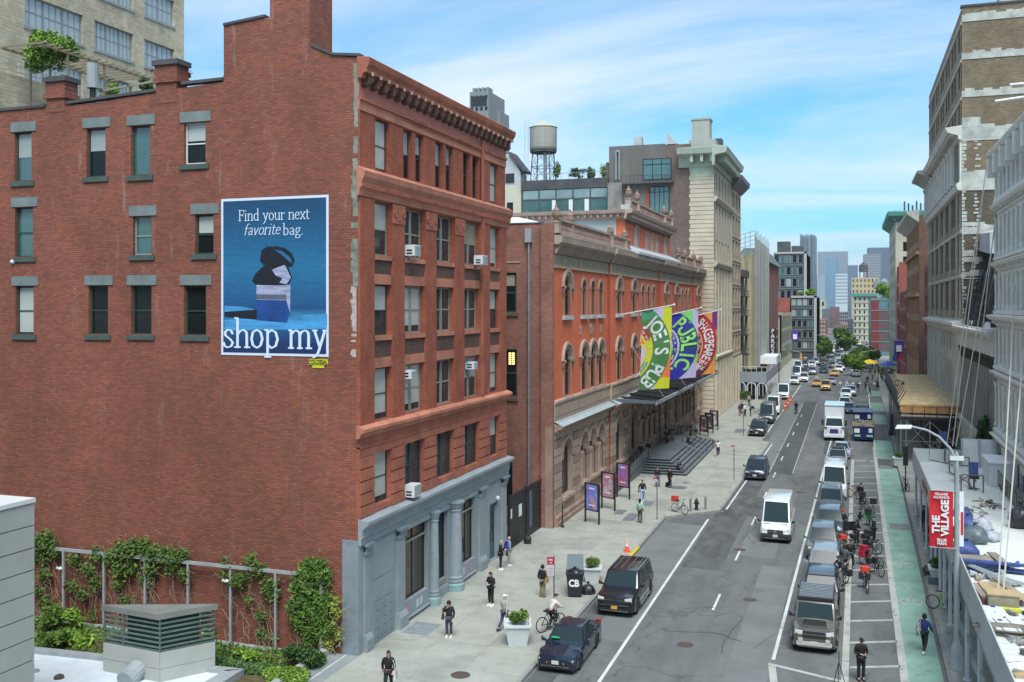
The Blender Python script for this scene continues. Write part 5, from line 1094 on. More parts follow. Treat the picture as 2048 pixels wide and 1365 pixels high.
# --- flags on the theatre
def flag(name,label,y,utip,vtip,ubase,vbase,ul,ur,vb,col,words):
 t=thing(name,label,'banner',(0,y,0),0,'banners over the theatre entrance')
 bx,bz=PY(utip,vtip,y); X0=XP; b0=PY(ubase,vbase,y)
 TU_((b0[0],0,b0[1]),(bx,0,bz),.055,.04,8).build('pole',MT['white_metal'],t); LT_((bx,0,bz-.08),[(.02,0),(.13,.08),(.02,.2)],8).build('finial',MT['white_metal'],t)
 xl=PY(ul,vtip+20,y)[0]; xr=PY(ur,vtip,y)[0]; zb=PY(ul,vb,y)[1]
 sl=(bz-b0[1])/(bx-b0[0]); W=xr-xl
 ztop=lambda x:b0[1]+sl*(x-b0[0])-.06
 Hh=ztop(xl)-zb
 wave=lambda s,q: .14*math.sin(s*7+q*3.1)+.10*math.sin(q*6.5+s*2)*q
 def pos(s,q,off=0): # s across 0..1, q down 0..1
  x=xl+s*W - .22*q*(s>=0)*q; z=ztop(x)*(1-q)+ (zb+(.10*Hh if 0 else 0)+sl*.5*s*W)*q
  return (x,wave(s,q)-off,z)
 NS,NQ=14,36; b=MB(); vs=[pos(i/NS,j/NQ) for j in range(NQ+1) for i in range(NS+1)]
 fs=[(j*(NS+1)+i,j*(NS+1)+i+1,(j+1)*(NS+1)+i+1,(j+1)*(NS+1)+i) for j in range(NQ) for i in range(NS)]
 b.v=vs;b.f=fs; me=b.mesh('cloth',None,fix=False)
 mats=[];
 for c in col: mats.append(mat('flag_dye_'+'_'.join('%03d'%int(q*999) for q in c),c,.75))
 for m in mats: me.materials.append(m)
 cx,cq,asp=-.666,.50,W/Hh; asp_=asp; asp=.39
 NS2,NQ2=44,110; vs=[pos(i/NS2,j/NQ2,.012) for j in range(NQ2+1) for i in range(NS2+1)]; fs=[];mi=[]
 for j in range(NQ2):
  for i in range(NS2):
   s=(i+.5)/NS2; q=(j+.5)/NQ2; dx=(s-cx)*asp; dq=(q-cq); r=math.hypot(dx,dq)
   k=words['zone'](s,q,r,dx,dq); fs.append((j*(NS2+1)+i,j*(NS2+1)+i+1,(j+1)*(NS2+1)+i+1,(j+1)*(NS2+1)+i)); mi.append(k)
 b=MB(); b.v=vs;b.f=fs; me2=b.mesh('flag_print',None,fix=False)
 for m in mats: me2.materials.append(m)
 me2.polygons.foreach_set('material_index',mi); me2.polygons.foreach_set('use_smooth',[True]*len(mi)); me2.update()
 cl=ob('cloth',me2,t)
 me.materials.clear(); me.materials.append(mats[0]); ob('cloth_lining',me,t)
 for (txt,r0,size,a0,a1,cm,bold,sx) in words['text']:
  n=len(txt)
  for i,chh in enumerate(txt):
   if chh==' ': continue
   a=a0+(a1-a0)*(i+.5)/n; tm=text_mesh(chh,size,.0,bold,sx)
   for v in tm.vertices:
    lx,ly=v.co.x/Hh,v.co.y/Hh
    dx=(r0+ly)*math.cos(a)+lx*math.sin(a); dq=(r0+ly)*math.sin(a)*-1+lx*math.cos(a)
    s=cx+dx/asp; q=cq+dq
    p=pos(min(1.02,s),q,.03); v.co=Vector(p)
   tm.materials.clear(); tm.materials.append(mat('flag_ink_'+''.join('%02d'%int(c*99) for c in cm),cm,.7)); ob('letter',tm,t)
 return t
WHT=(0.58,0.62,0.60)
def z1(s,q,r,dx,dq):
 if r>.638:
  return 1 if (s>.72 and q<.62) or False else (2 if q<.14 else (3 if q>.62 and s>.55 and q<.86 else (1 if q>.85 and s>.5 else (1 if s>.62 else 2))))
 if r>.42: return 5 if (q<.12) else 0
 if r>.395: return 6 if q<.35 else 1
 if r>.335: return 6 if q<.38 and q>.15 else (1 if q<.65 else 4)
 if r>.315: return 1
 return 2 if (q>.45) else (3 if q<.42 else 1)
flag('banner','green and yellow banner with white lettering, nearest the camera of the three over the entrance',86.6,1348,610,1230,632,1283,1343,781,
 [(0.05,0.17,0.045),(0.50,0.52,0.02),(0.46,0.42,0.60),(0.70,0.16,0.04),(0.07,0.25,0.2),(0.05,0.25,0.13),(0.30,0.03,0.03)],
 dict(zone=z1,text=[("JOE'S PUB",.525,1.68,.82,-.95,WHT,.035,.84),("THE BEST IN LIVE PERFORMANCE",.362,.30,.80,-1.1,WHT,.006,.8)]))
def z2(s,q,r,dx,dq):
 if r>.655: return 1 if q<.28 and s<.85 else (2 if (q<.5 or q>.78) else 1)
 if r>.638: return 3
 if r>.42: return 0 if (q<.25 or q>.6) else 3
 if r>.395: return 4
 if r>.33: return 0 if q<.5 else 3
 return 1 if q>.5 else 2
flag('banner','blue and green banner with pale green lettering, middle of the three over the entrance',98.0,1402,616,1300,640,1336,1396,761,
 [(0.02,0.02,0.30),(0.18,0.55,0.12),(0.42,0.38,0.60),(0.015,0.04,0.15),(0.40,0.5,0.45)],
 dict(zone=z2,text=[("PUBLIC.",.53,1.75,.82,-.90,(0.27,0.62,0.11),.04,.85),("THEATER OF, BY, AND FOR ALL",.362,.30,.8,-1.1,WHT,.006,.8)]))
def z3(s,q,r,dx,dq):
 if r>.655: return 3 if (s>.8 and q<.3) else (1 if q<.35 else (2 if q<.8 else 1))
 if r>.42: return 0 if q<.86 else 5
 if r>.40: return 4
 if r>.345: return 5 if q>.3 else 0
 if r>.33: return 4
 return 2 if q<.3 else (6 if q<.52 else 7)
flag('banner','red and orange banner with white lettering, farthest of the three over the entrance',108.5,1441,620,1340,645,1388,1434,752,
 [(0.36,0.012,0.015),(0.62,0.26,0.05),(0.20,0.30,0.06),(0.13,0.015,0.15),(0.6,0.35,0.15),(0.12,0.008,0.04),(0.5,0.5,0.03),(0.05,0.15,0.45)],
 dict(zone=z3,text=[("SHAKESPEARE",.525,1.35,.86,-.50,WHT,.03,.62),("IN THE",.575,.45,-.52,-.80,WHT,.012,.7),("PARK",.485,.85,-.52,-.88,WHT,.03,.7),("FREE FOR ALL, FOREVER",.37,.32,.7,-.9,WHT,.006,.8)]))
def poster(x,y,label,c1,c2,rz=-.5,h=2.9,w=1.35,kind=0):
 t=thing('poster_stand',label,'poster stand',(x,y,Z),rz,'poster stands beside the theatre wall')
 for s in(-1,1): BX_(s*w/2-.05,s*w/2+.05,-.05,.05,0,h).build('leg',MT['black_metal'],t)
 BX_(-w/2+.05,w/2-.05,-.03,.03,h-2.0,h).build('frame',MT['black_metal'],t)
 p=BX_(-w/2+.14,w/2-.14,-.045,-.032,h-1.9,h-.1).build('poster',c1,t)
 q=MB(); r=random.Random(sum(map(ord,label)))
 for k in range(5):
  a=r.uniform(-.3,.3); b=h-1.7+r.uniform(0,1.4); rr=r.uniform(.08,.25); q.ngon([(a+rr*math.cos(j*PI/4),-.047-k*.001,b+rr*1.2*math.sin(j*PI/4)) for j in range(8)])
 q.build('print_blots',c2,p)
 q=MB(); q.box(-.34,.34,-.053,-.048,h-1.62,h-1.54); q.box(-.25,.25,-.053,-.048,h-.42,h-.3); q.build('print_lines',MT['white_paint'],p)
V1=mat('poster_violet',(0.32,0.13,0.75),.5,var=.5,vs=1.2,col2=(.22,.35,.8)); V2=mat('poster_red',(0.62,0.10,0.09),.5,var=.4,vs=3,col2=(.5,.35,.5)); V3=mat('poster_orange',(0.72,0.25,0.08),.5,var=.5,vs=1.1,col2=(.35,.12,.5)); V4=mat('poster_pink',(.5,.25,.3),.5)
poster(-17.85,69.2,'violet and blue poster in a black stand, nearest to the camera',V1,V4); poster(-17.85,74.2,'red and white poster in a black stand, second from the near end',V2,MT['blind_pale']); poster(-17.75,79.0,'orange poster under a blue disc in a black stand beside the ramp',V3,V1)
poster(*G(1408,872,Z),'dark brown poster in a black stand, first of the far three',BRD,V3,-.6,2.5,1.3); poster(*G(1418,866,Z),'dark poster in a black stand, middle of the far three',MT['roof_dark'],MT['blind'],-.6,2.5,1.3); poster(*G(1428,860,Z),'dark red poster in a black stand, farthest of all',V2,MT['white_paint'],-.6,2.5,1.3)
gt=thing('court_gate','black steel gate fence between the red corner building and the theatre','gate',(0,0,Z))
for k in range(24):
 y=59.8+k*.29; x=-20.95-.0*k; BX_(x-.03,x+.03,y,y+.25,.08,3.4).build('panel_board',MT['black_metal'],gt)
BX_(-21.0,-20.88,59.6,66.8,3.35,3.5).build('top_rail',MT['black_metal'],gt)
for y in(59.7,63.2,66.7): BX_(-21.02,-20.84,y-.06,y+.06,0,3.6).build('post',MT['black_metal'],gt)
BX_(-20.915,-20.9,61.6,62.2,1.8,2.6).build('notice',MT['white_paint'],gt); BX_(-20.915,-20.9,59.9,60.2,2.0,2.6).build('notice',MT['white_paint'],gt)
BX_(-20.915,-20.9,63.9,64.4,.6,3.1).build('tall_poster',mat('poster_collage',(.35,.35,.2),.6,var=.8,vs=2.5,col2=(.1,.2,.3)),gt)
o=thing('black_bollard','squat black standpipe beside the gate','standpipe',(-20.4,61.9,Z)); LT_((0,0,0),[(.25,0),(.27,.35),(.15,.55)],10).build('body',MT['black_metal'],o)
o=thing('black_post','thin black post in front of the theatre corner','post',(*G(1125,1055,Z),Z)); LT_((0,0,0),[(.16,0),(.14,.12),(.05,.15),(.05,1.5),(.07,1.6)],8).build('shaft',MT['black_metal'],o)
# --- right side of the street
XR=10.5; FW=Fr('W',XR)
LS=mat('limestone',(0.56,0.55,0.49),.75,var=.14,vs=.7,bump=.15,bs=5,detail=8); LSD=mat('limestone_grime',(0.40,0.41,0.37),.8,var=.3,vs=1.2,detail=8);
TB=brick('tan_brick_side',(0.24,0.18,0.105),(0.165,0.12,0.072),(0.17,0.14,0.10),'N',bw=.45,bh=.16,ms=.025,patch=.4,ps=.25); TBE=brick('tan_brick_front',(0.34,0.26,0.17),(0.24,0.18,0.12),(0.2,0.17,0.13),'E',bw=.45,bh=.16,ms=.025,patch=.3,ps=.25)
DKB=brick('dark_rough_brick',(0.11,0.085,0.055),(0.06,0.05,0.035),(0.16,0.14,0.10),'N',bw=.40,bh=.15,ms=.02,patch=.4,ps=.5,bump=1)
B=thing('tall_brick_building','tall tan brick building with white stone bands and a big cornice half way up','building',(0,0,0))
Y0,Y1=108.0,152.0
bz=[6.0,10.3,14.6,19.1,23.6,28.4,33.0,37.0,40.8,44.6]
BX_(XR+.7,34,Y0+.6,Y1,0,46).build('body',TB,B)
FR=Fr('N',Y0)
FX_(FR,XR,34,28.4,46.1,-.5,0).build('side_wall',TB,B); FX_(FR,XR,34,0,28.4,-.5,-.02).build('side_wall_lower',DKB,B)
FX_(FR,XR-.1,34,46.1,46.3,-.6,.12).build('coping',MT['roof_dark'],B)
FX_(FR,XR,34,31.2,32.4,0,.012).build('dark_course',TB,B)
for z,h in((44.6,.7),(40.8,.65),(37.0,.62),(32.6,1.35),(27.6,1.9),(23.2,.7),(18.7,.7)):
 m=LSD
 FX_(FR,XR-.02,34 if z>18.8 else 13,z,z+h,0,.06).build('stone_band',m,B)
 r=random.Random(int(z)); x=XR+.3
 while x<20:
  w_=r.uniform(.3,1.1); FX_(FR,x,x+w_,z+h,z+h+r.choice([.12,.2,.28]),0,.045).build('patch_block',LSD,B) if r.random()<.6 else None
  x+=w_
r=random.Random(8); z=13
while z<32.8:
 w_=r.uniform(.1,.5); FX_(FR,XR,XR+w_,z,z+.28,0,.03).build('quoin_block',LSD,B)
 if r.random()<.7:
  a=XR+1.1+r.uniform(-.1,.3); FX_(FR,a,a+r.uniform(.15,.5),z,z+.2,0,.03).build('mortar_patch',LSD,B)
 z+=.36
for (z,x0,x1,h) in((33.95,XR,12.2,1.0),(32.9,XR,17.5,.3),(24.0,XR,12.6,.4),(20.4,XR+.2,12.4,.5),(21,XR+.1,11.6,.6)): FX_(FR,x0,x1,z,z+h,.0,.07).build('stone_patch',LSD,B)
H=[]
bayY=[(109.2,111.6,1)]+[(113.4+k*7.1,113.4+k*7.1+5.6,3) for k in range(5)]+[(149.2,151.2,1)]
top=[]
for j in range(len(bz)-1):
 z0=bz[j]+.9; z1=bz[j+1]-.25
 if j==0: z0=6.4; z1=10
 for a,b,n in bayY:
  if j>=6:
   n2=1 if n==1 else 2; z0=bz[j]+1.3; z1=bz[j+1]-.35
   for i in range(n2):
    p=a+(b-a)*(i+.14)/n2; q=a+(b-a)*(i+.86)/n2; H.append((p,q,z0,z1))
  else:
   for i in range(n):
    p=a+(b-a)*(i)/n+.1; q=a+(b-a)*(i+1)/n-.1; H.append((p,q,z0,z1))
wall_mb(FW,Y0,Y1,13.9,46,[h for h in H if h[2]>13.9],.3).build('street_wall',TBE,B)
wall_mb(FW,Y0,Y1,0,13.9,[h for h in H if h[3]<14.4],.4,d=.1).build('stone_base_wall',LS,B)
for i,h in enumerate(H): window(B,FW,(h[0]+h[1])/2,h[2],h[1]-h[0],h[3]-h[2],'sash',MT['frame_dark'],MT['glass'],random.choice([0,.3,.6]),MT['blind_tan' if 19<h[2]<23 else 'blind'],inset=.22,fw=.1)
LST=mat('limestone_tan',(0.43,0.40,0.32),.75,var=.2,vs=.7)
for z in bz[2:]: FX_(FW,Y0,Y1,z-.25,z+.1,0,.1).build('stone_band',LST,B)
for a,b,n in bayY:
 for y in(a-.35,b+.05): FX_(FW,y,y+.22,13.9,33,0,.12).build('stone_pier',LST,B)
FX_(FW,Y0,Y0+1.1,27.9,33.4,0,.18).build('stone_corner',LS,B)
for k in range(12):
 y=112.4+k*3.55; c=LT_((XR-.35,y,28.6),[(.42,0),(.36,.3),(.32,3.2),(.5,3.7),(.55,3.9)],8).build('column',LS,B)
for pr3,m,nm in [([(0,32.7),(.3,32.8),(.4,33.2),(1.3,33.5),(1.55,34.0),(0,34.2)],LS,'main_cornice'),([(0,13.2),(.2,13.2),(.5,13.7),(.9,14.0),(.9,14.3),(0,14.5)],LS,'base_cornice'),([(0,27.6),(.4,27.7),(.55,28.3),(0,28.6)],LS,'string_cornice')]:
 MB().prism([(XR-d,Y0-.2,z) for d,z in pr3],(0,Y1-Y0+.4,0)).build(nm,m,B)
dn=MB();
for k in range(60): dn.fbox(FW,Y0+.2+k*.73,Y0+.55+k*.73,33.2,33.5,.4,1.1)
dn.build('dentils',LS,B)['kind']='stuff'
MB().prism([(XR-d,Y1-12,z) for d,z in [(0,32.2),(1.6,33.3),(2.3,33.6),(2.3,33.9),(0,34.1)]],(0,12,0)).build('deep_cornice',LSD,B)
for k in range(14): FX_(FW,109+k*3.2,109.35+k*3.2,0,13.2,.1,.3).build('base_column',LS,B)
BX_(14.2,17,110,114,46.2,47.6).build('roof_house',MT['roof_light'],B)
for i,(u,v,u2,v2) in enumerate([(1990,203,2060,191),(2020,170,2062,166)]):
 a=PY(u,v,72);b=PY(u2,v2,72); o=thing('flagpole',['longer white flagpole jutting out high over the white building','short white flagpole just above the longer one'][i],'flagpole',(0,0,0)); TU_((a[0],72,a[1]),(b[0]+.6,72,b[1]),.09,n=8).build('pole',MT['white_metal'],o)
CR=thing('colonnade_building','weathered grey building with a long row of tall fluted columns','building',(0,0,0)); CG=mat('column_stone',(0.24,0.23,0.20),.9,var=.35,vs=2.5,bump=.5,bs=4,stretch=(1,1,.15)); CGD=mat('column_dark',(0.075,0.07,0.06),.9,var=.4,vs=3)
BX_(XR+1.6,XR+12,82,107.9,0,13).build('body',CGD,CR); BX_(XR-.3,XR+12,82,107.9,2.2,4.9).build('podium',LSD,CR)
BX_(XR-.6,XR+.2,82,107.9,4.9,5.3).build('balcony_edge',LSD,CR)
for k in range(13):
 y=83+k*1.98; x=XR+.3; n=20; prof=[(.60,5.3),(.56,5.6),(.53,10.9)]
 b=MB(); vs=[];fs=[]
 for z,rr in((5.3,.6),(8.2,.57),(11.0,.5)):
  for i in range(n): a=2*PI*i/n; q=rr*(1 if i%2 else .9); vs.append((x+q*math.cos(a),y+q*math.sin(a),z))
 for j in range(2):
  for i in range(n): fs.append((j*n+i,j*n+(i+1)%n,(j+1)*n+(i+1)%n,(j+1)*n+i))
 b.add(vs,fs); c=b.build('column',CG,CR)
 q=MB()
 for lv in range(3):
  for i in range(8): a=2*PI*i/8+lv*.39; rr=.5+.06*lv; q.prism([(x+rr*math.cos(a-.25),y+rr*math.sin(a-.25),11+lv*.33),(x+rr*math.cos(a+.25),y+rr*math.sin(a+.25),11+lv*.33),(x+(rr+.18)*math.cos(a),y+(rr+.18)*math.sin(a),11.42+lv*.33)],(0,0,.05))
 q.lathe((x,y,11),[(.5,0),(.56,.6),(.72,1.0),(.75,1.1)],8); q.build('capital',CGD,c)
MB().prism([(XR-d,82,z) for d,z in [(-1.6,12.1),(.35,12.1),(.35,12.5),(.4,12.9),(.4,13.3),(.75,13.5),(.95,13.8),(.95,14.0),(-1.6,14.1)]],(0,25.9,0)).build('entablature',LS,CR)
BX_(XR-.4,XR+12,82,107.9,14.0,14.1).build('roof',MT['roof_light'],CR)
AT=H8_([(XR+1.2,92,14.1),(XR+9,92,14.1),(XR+9,107.7,14.1),(XR+1.2,107.7,14.1)],[(XR+2.6,92,19.8),(XR+9,92,19.8),(XR+9,107.7,21.5),(XR+2.6,107.7,21.5)]).build('mansard',mat('slate_black',(0.022,0.024,0.03),.6,var=.4,vs=2),CR)
BX_(XR+1.5,XR+9,82.5,92,14.1,19.8).build('red_attic',mat('attic_red',(0.22,0.03,0.025),.8,var=.25,vs=1.5),CR)
for k in range(7): BX_(XR+1.35,XR+1.52,83.2+k*1.3,83.75+k*1.3,15.2,18.4).build('attic_pier',MT['black_metal'],CR)
for k in range(16): TU_((XR+.1+(k%2)*.3,92.5+k*.95,14.1),(XR+1.8+(k%3)*.2,93.2+k*.95,20.2),.07,n=4).build('fire_stair_strut',MT['black_metal'],CR)
for k in range(5): BX_(XR+.2,XR+1.9,92.6+k*3.1,94.6+k*3.1,15.2+k*.9,15.3+k*.9).build('fire_stair_landing',MT['black_metal'],CR)
rf=thing('roof_debris','pile of blue and white sacks on the roof edge above the columns','debris',(0,0,0))
r=random.Random(3)
for k in range(10): BX_(0,.5,0,.8,0,.5).build('sack',[MT['white_paint'],mat('tarp_blue',(0.04,0.07,0.22),.6,var=.4,vs=3),MT['roof_dark']][k%3],rf,loc=(XR+.1+r.uniform(0,.8),93+k*1.2,14.1))
lb=thing('lean_roof','pale sheet roof leaning against the dark brick wall above the red attic','roof',(0,0,0)); H8_([(XR+1.6,100,20.8),(XR+6,100,21.6),(XR+6,107.8,22.6),(XR+1.6,107.8,21.5)],[(XR+1.6,100,22.8),(XR+6,100,23.9),(XR+6,107.8,24.6),(XR+1.6,107.8,23.2)]).build('sheet',MT['roof_light'],lb)
WB=thing('white_iron_building','ornate white cast iron building with tall windows between columns at the right edge','building',(0,0,0))
WI=mat('white_iron',(0.74,0.73,0.65),.6,var=.12,vs=1.0,detail=8,col2=(0.78,0.79,0.74)); WID=mat('white_iron_grime',(0.55,0.56,0.50),.65,var=.2,vs=2)
W0,W1=56.0,81.6
lv=[6.2,10.9,15.0,19.0,23.3,27.2]
BX_(XR+.7,XR+14,W0,W1-.7,0,27.0).build('body',WID,WB)
hs=[]
for j in range(5):
 for k in range(13):
  y=W0+.9+k*1.95; hs.append((y,y+1.3,lv[j]+.95,lv[j+1]-.75))
for k in range(8): hs.append((W0+1+k*3.2,W0+3.4+k*3.2,1.2,5))
wall_mb(FW,W0,W1,0,27,hs,.22).build('iron_front',WI,WB)
for h in hs:
 window(WB,FW,(h[0]+h[1])/2,h[2],h[1]-h[0],h[3]-h[2],'sash',MT['frame_white'],MT['glass' if h[2]>6 else 'glass_dark'],.5 if h[2]>6 and random.random()<.5 else 0,MT['blind_pale'],inset=.16,fw=.07)
for j in range(5):
 for k in range(14):
  y=W0+.57+k*1.95-.01
  LT_(FW.P(y,lv[j]+.7,.16),[(.15,0),(.15,.25),(.10,.35),(.085,lv[j+1]-lv[j]-1.75),(.15,lv[j+1]-lv[j]-1.5),(.18,lv[j+1]-lv[j]-1.35)],8).build('column',WI,WB)
 MB().prism([(XR-d,W0,lv[j]+z) for d,z in [(0,.35),(.42,.4),(.42,.62),(.1,.7),(0,.7)]],(0,W1-W0+.05,0)).build('sill_course',WI,WB)
for j,z in enumerate(lv):
 s=1.0 if j in(2,5) else .75
 MB().prism([(XR-d*s,W0,z+q*s) for d,q in [(0,-.5),(.2,-.5),(.25,-.15),(.7,0),(.85,.2),(.85,.3),(0,.4)]],(0,W1-W0+.5,0)).build('cornice',WI,WB)
 MB().prism([(XR-.0,W1+.5+d*s-.5,z+q*s) for d,q in [(0,-.5),(.2,-.5),(.25,-.15),(.7,0),(.85,.2),(.85,.3),(0,.4)]],(1.4,0,0)).build('cornice_return',WI,WB)
 q=MB()
 for k in range(26): q.fbox(FW,W0+k*.98+.2,W0+k*.98+.4,z-.32*s,z+.02,.2,.6*s)
 q.build('bracket',WID,WB)['kind']='stuff'
for k in range(9): FX_(FW,W0+k*3.1,W0+k*3.1+.4,25.6,27,.2,.9).build('scroll_bracket',WI,WB)
BX_(XR+.1,XR+3,W0,W1,27.2,28.6).build('roof_parapet',MT['roof_dark'],WB)
BX_(XR-.1,XR+.7,W1-.7,W1,6,27).build('end_wall',WI,WB)
for z0,z1 in((17.0,23),(10.6,14.0)):
 q=thing('siding_panel',['grey corrugated siding panel hanging under the lower cornice of the white building','tall pale siding panel at the end of the white building above the lower one'][z0>15],'panel',(0,0,0))
 for k in range(int((z1-z0)/.22)): BX_(XR-.25,XR+1.1,W1+.5,W1+.62,z0+k*.22,z0+k*.22+.2).build('corrugation',LSD,q)
bushy('ledge_shrub','large green creeping shrub hanging on the stone ledge below the columns','shrub',(XR-.1,86.6,5.6),1.1,2.6,1.9,LF3,3600,.12,71,.3)
# --- near sidewalk shed: white deck, sloping grey parapet, posts
SHD=thing('sidewalk_shed','long white decked sidewalk shed with a grey steel parapet and round posts','sidewalk shed',(0,0,0))
GS=mat('galvanised',(0.52,0.56,0.55),.45,var=.10,vs=.8,metal=.15); DK=mat('white_deck',(0.62,0.64,0.61),.6,var=.10,vs=.35,detail=8)
sy0,sy1,sx0,sx1=18.0,82.0,4.5,10.4
BX_(sx0+.02,sx1,sy0,sy1,3.7,3.9).build('deck_frame',MT['steel_paint'],SHD)
nb=0
y=sy1
while y>26: BX_(sx0+.05,sx1,y-.30,y-.02,3.9,3.93+.012*(nb%2)).build('deck_plank',DK,SHD); y-=.30; nb+=1
BX_(sx0+.05,sx1,sy0,26,3.9,3.94).build('deck_sheet',DK,SHD)
y=sy1
k=0
while y>sy0:
 H8_([(sx0-.05,y-2.38,3.75),(sx0,y-2.38,3.75),(sx0,y,3.75),(sx0-.05,y,3.75)],[(sx0+.02,y-2.38,4.95),(sx0+.07,y-2.38,4.95),(sx0+.07,y,4.95),(sx0+.02,y,4.95)]).build('parapet_panel',GS,SHD); y-=2.4; k+=1
for k in range(3): BX_(sx0+.05+k*1.15,sx0+1.16+k*1.15,sy1-.05,sy1,3.94,4.95).build('parapet_panel',GS,SHD)
for y in [80,74.5,69,64.6,61.5,58.6,56.0,52.9,49.4,45.4,41.0,36.5,31.5]:
 p=TU_((sx0+.12,y,Z),(sx0+.12,y,3.75),.085,n=10).tube((sx0+.12,y,Z),(sx0+.12,y,Z+.05),.17,n=10).build('post',MT['white_metal'],SHD)
 TU_((sx1-.2,y,Z),(sx1-.2,y,3.75),.085,n=8).build('post',MT['white_metal'],SHD)
 BX_(sx0,sx1,y-.08,y+.08,3.5,3.7).build('cross_beam',MT['steel_paint'],SHD)
BX_(sx0+.04,sx0+.2,sy0,sy1,3.35,3.7).build('edge_beam',MT['steel_paint'],SHD)
for y in(44,39.5): H8_([(sx0+.1,y,1.9),(sx0+.18,y,1.9),(sx0+.18,y+4.2,1.4),(sx0+.1,y+4.2,1.4)],[(sx0+.1,y,2.3),(sx0+.18,y,2.3),(sx0+.18,y+4.2,1.8),(sx0+.1,y+4.2,1.8)]).build('brace_beam',MT['steel_paint'],SHD)
BX_(sx0-.06,sx0-.045,66,70.5,4.1,4.5).build('red_lettering_panel',mat('faint_red',(0.42,0.08,0.07),.6,var=.4,vs=6),SHD)
zd=3.96
def deckthing(name,label,cat,u,v,rz=0):
 x,y=G(u,v,zd); return thing(name,label,cat,(x,y,zd),rz)
r=random.Random(11); SFM=mat('rust_pipe',(0.14,0.12,0.10),.6,var=.4,vs=5)
t=deckthing('scaffold_frame_stack','long jumbled stack of rusty scaffold frames on the white deck','scaffold',1920,945)
for k in range(26):
 a=(r.uniform(-.7,.5),r.uniform(-9,10),r.uniform(.05,.8)); L=r.uniform(1.5,3.5); an=PI/2+r.gauss(0,.22); TU_(a,(a[0]+L*math.cos(an),a[1]+L*math.sin(an),a[2]+r.uniform(-.1,.3)),.045,n=5).build('pipe',SFM,t)
for k in range(5):
 y=-8+k*4; TU_((-.7,y,0),(-.7,y,1.1),.045).tube((.6,y,0),(.6,y,1.1),.045).tube((-.7,y,1.1),(.6,y,1.1),.045).build('frame',SFM,t)
for (u,v,lab,m) in [(1886,885,'dark blue office chair farthest up the white deck beside the lamp arm','tarp_blue'),(1919,898,'dark green office chair in the middle of the deck chairs','frame_green'),(1948,958,'navy blue office chair nearest the camera on the white deck','tarp_blue')]:
 t=deckthing('office_chair',lab,'chair',u,v+22);
 H8_([(-.28,.2,.95),(.28,.2,.95),(.28,.3,.95),(-.28,.3,.95)],[(-.3,.3,1.75),(.3,.3,1.75),(.3,.4,1.75),(-.3,.4,1.75)]).build('backrest',MATS[m],t)
 BX_(-.3,.3,-.3,.25,.75,.88).build('seat',MT['black_metal'],t); TU_((0,0,.1),(0,0,.75),.05).build('stem',MT['black_metal'],t)
 for k in range(5): TU_((0,0,.12),(.35*math.cos(k*1.256),.35*math.sin(k*1.256),.05),.03).build('leg',MT['black_metal'],t)
def sack(name,label,u,v,w_,m,cat='bag',s=1,group=None,z=zd):
 x,y=G(u,v,z); pr_s=[(.75,0),(.92,.12),(1,.27),(1.03,.42),(.98,.58),(.86,.76),(.66,.92),(.4,1.04),(.16,1.12),(.1,1.17),(.2,1.27),(.26,1.33)]; t=LT_((0,0,0),[(a_*w_,c_*s*(w_+.35)) for a_,c_ in pr_s],18); rr=random.Random(u+v); ph=[rr.uniform(0,6) for _ in range(6)]
 q=[]
 for a,b,c in t.v:
  an=math.atan2(b,a); k=1+.10*math.sin(3*an+ph[0]+c*3)+.07*math.sin(7*an+ph[1]-c*5)+.05*math.sin(11*an+ph[2]+c*9)+rr.uniform(-.035,.035); q.append((a*k,b*k,max(0,c+.05*w_*math.sin(5*an+ph[3]+c*6))))
 t.v=q
 o=t.build(name,m,smooth=60,loc=(x,y,z)); return tag(o,label,cat,group)
BLB=mat('bag_black',(0.02,0.022,0.026),.35,var=.5,vs=4); BGB=mat('bag_grey',(0.10,0.13,0.14),.4,var=.5,vs=3); BLU=mat('bag_lilac',(0.36,0.37,0.42),.6,var=.3,vs=4)
sack('rubbish_bag','dark green rubbish sack at the near side of the bag pile on the deck',1950,1085,.62,BGB,s=.8); sack('rubbish_bag','black and white rubbish sack left in the bag pile on the deck',1922,1080,.55,BLB,s=.8); sack('rubbish_bag','dark blue sack in the middle of the bag pile',1935,1065,.5,MT['tarp_blue'],s=.9)
sack('rubbish_bag','pale lilac plastic sack right of the green sack',1964,1070,.55,BLU,s=.9); sack('rubbish_bag','small white plastic sack at the right end of the bag pile',1985,1082,.42,BLU,s=.6); sack('rubbish_bag','white sack at the left of the bag pile next to the lamp pole',1915,1062,.45,MT['white_paint'],s=.9); sack('rubbish_bag','navy cloth bundle behind the bag pile',1922,1040,.55,MT['tarp_blue'],s=.7)
PLY=mat('plywood',(0.42,0.31,0.17),.8,var=.2,vs=1.5,stretch=(1,.2,1)); PLG=mat('old_board',(0.26,0.23,0.18),.85,var=.35,vs=1.5,stretch=(1,.2,1)); RBD=mat('red_board',(0.15,0.04,0.03),.7,var=.3,vs=2)
def boards(label,u,v,specs,rz,name='board_stack',cat='boards'):
 t=deckthing(name,label,cat,u,v,rz); z=0
 for (dx,dy,w_,l,m,a) in specs:
  o=BX_(-w_/2,w_/2,-l/2,l/2,0,.07).build('board',m,t,loc=(dx,dy,z)); o.rotation_euler=(0,0,a); z+=.075
t_b=MT['tarp_blue']
boards('stack of blue planks and grey sheets lying across the deck',1978,1140,[(-.2,.3,.6,2.6,t_b,1.5),(.1,-.1,.5,2.8,t_b,1.45),(0,.5,.45,2.6,t_b,1.55),(-.5,.9,1.5,1.1,PLG,.1),(.5,.9,.4,2.2,PLG,.15),(.2,-.3,.4,2.7,t_b,1.5)],0)
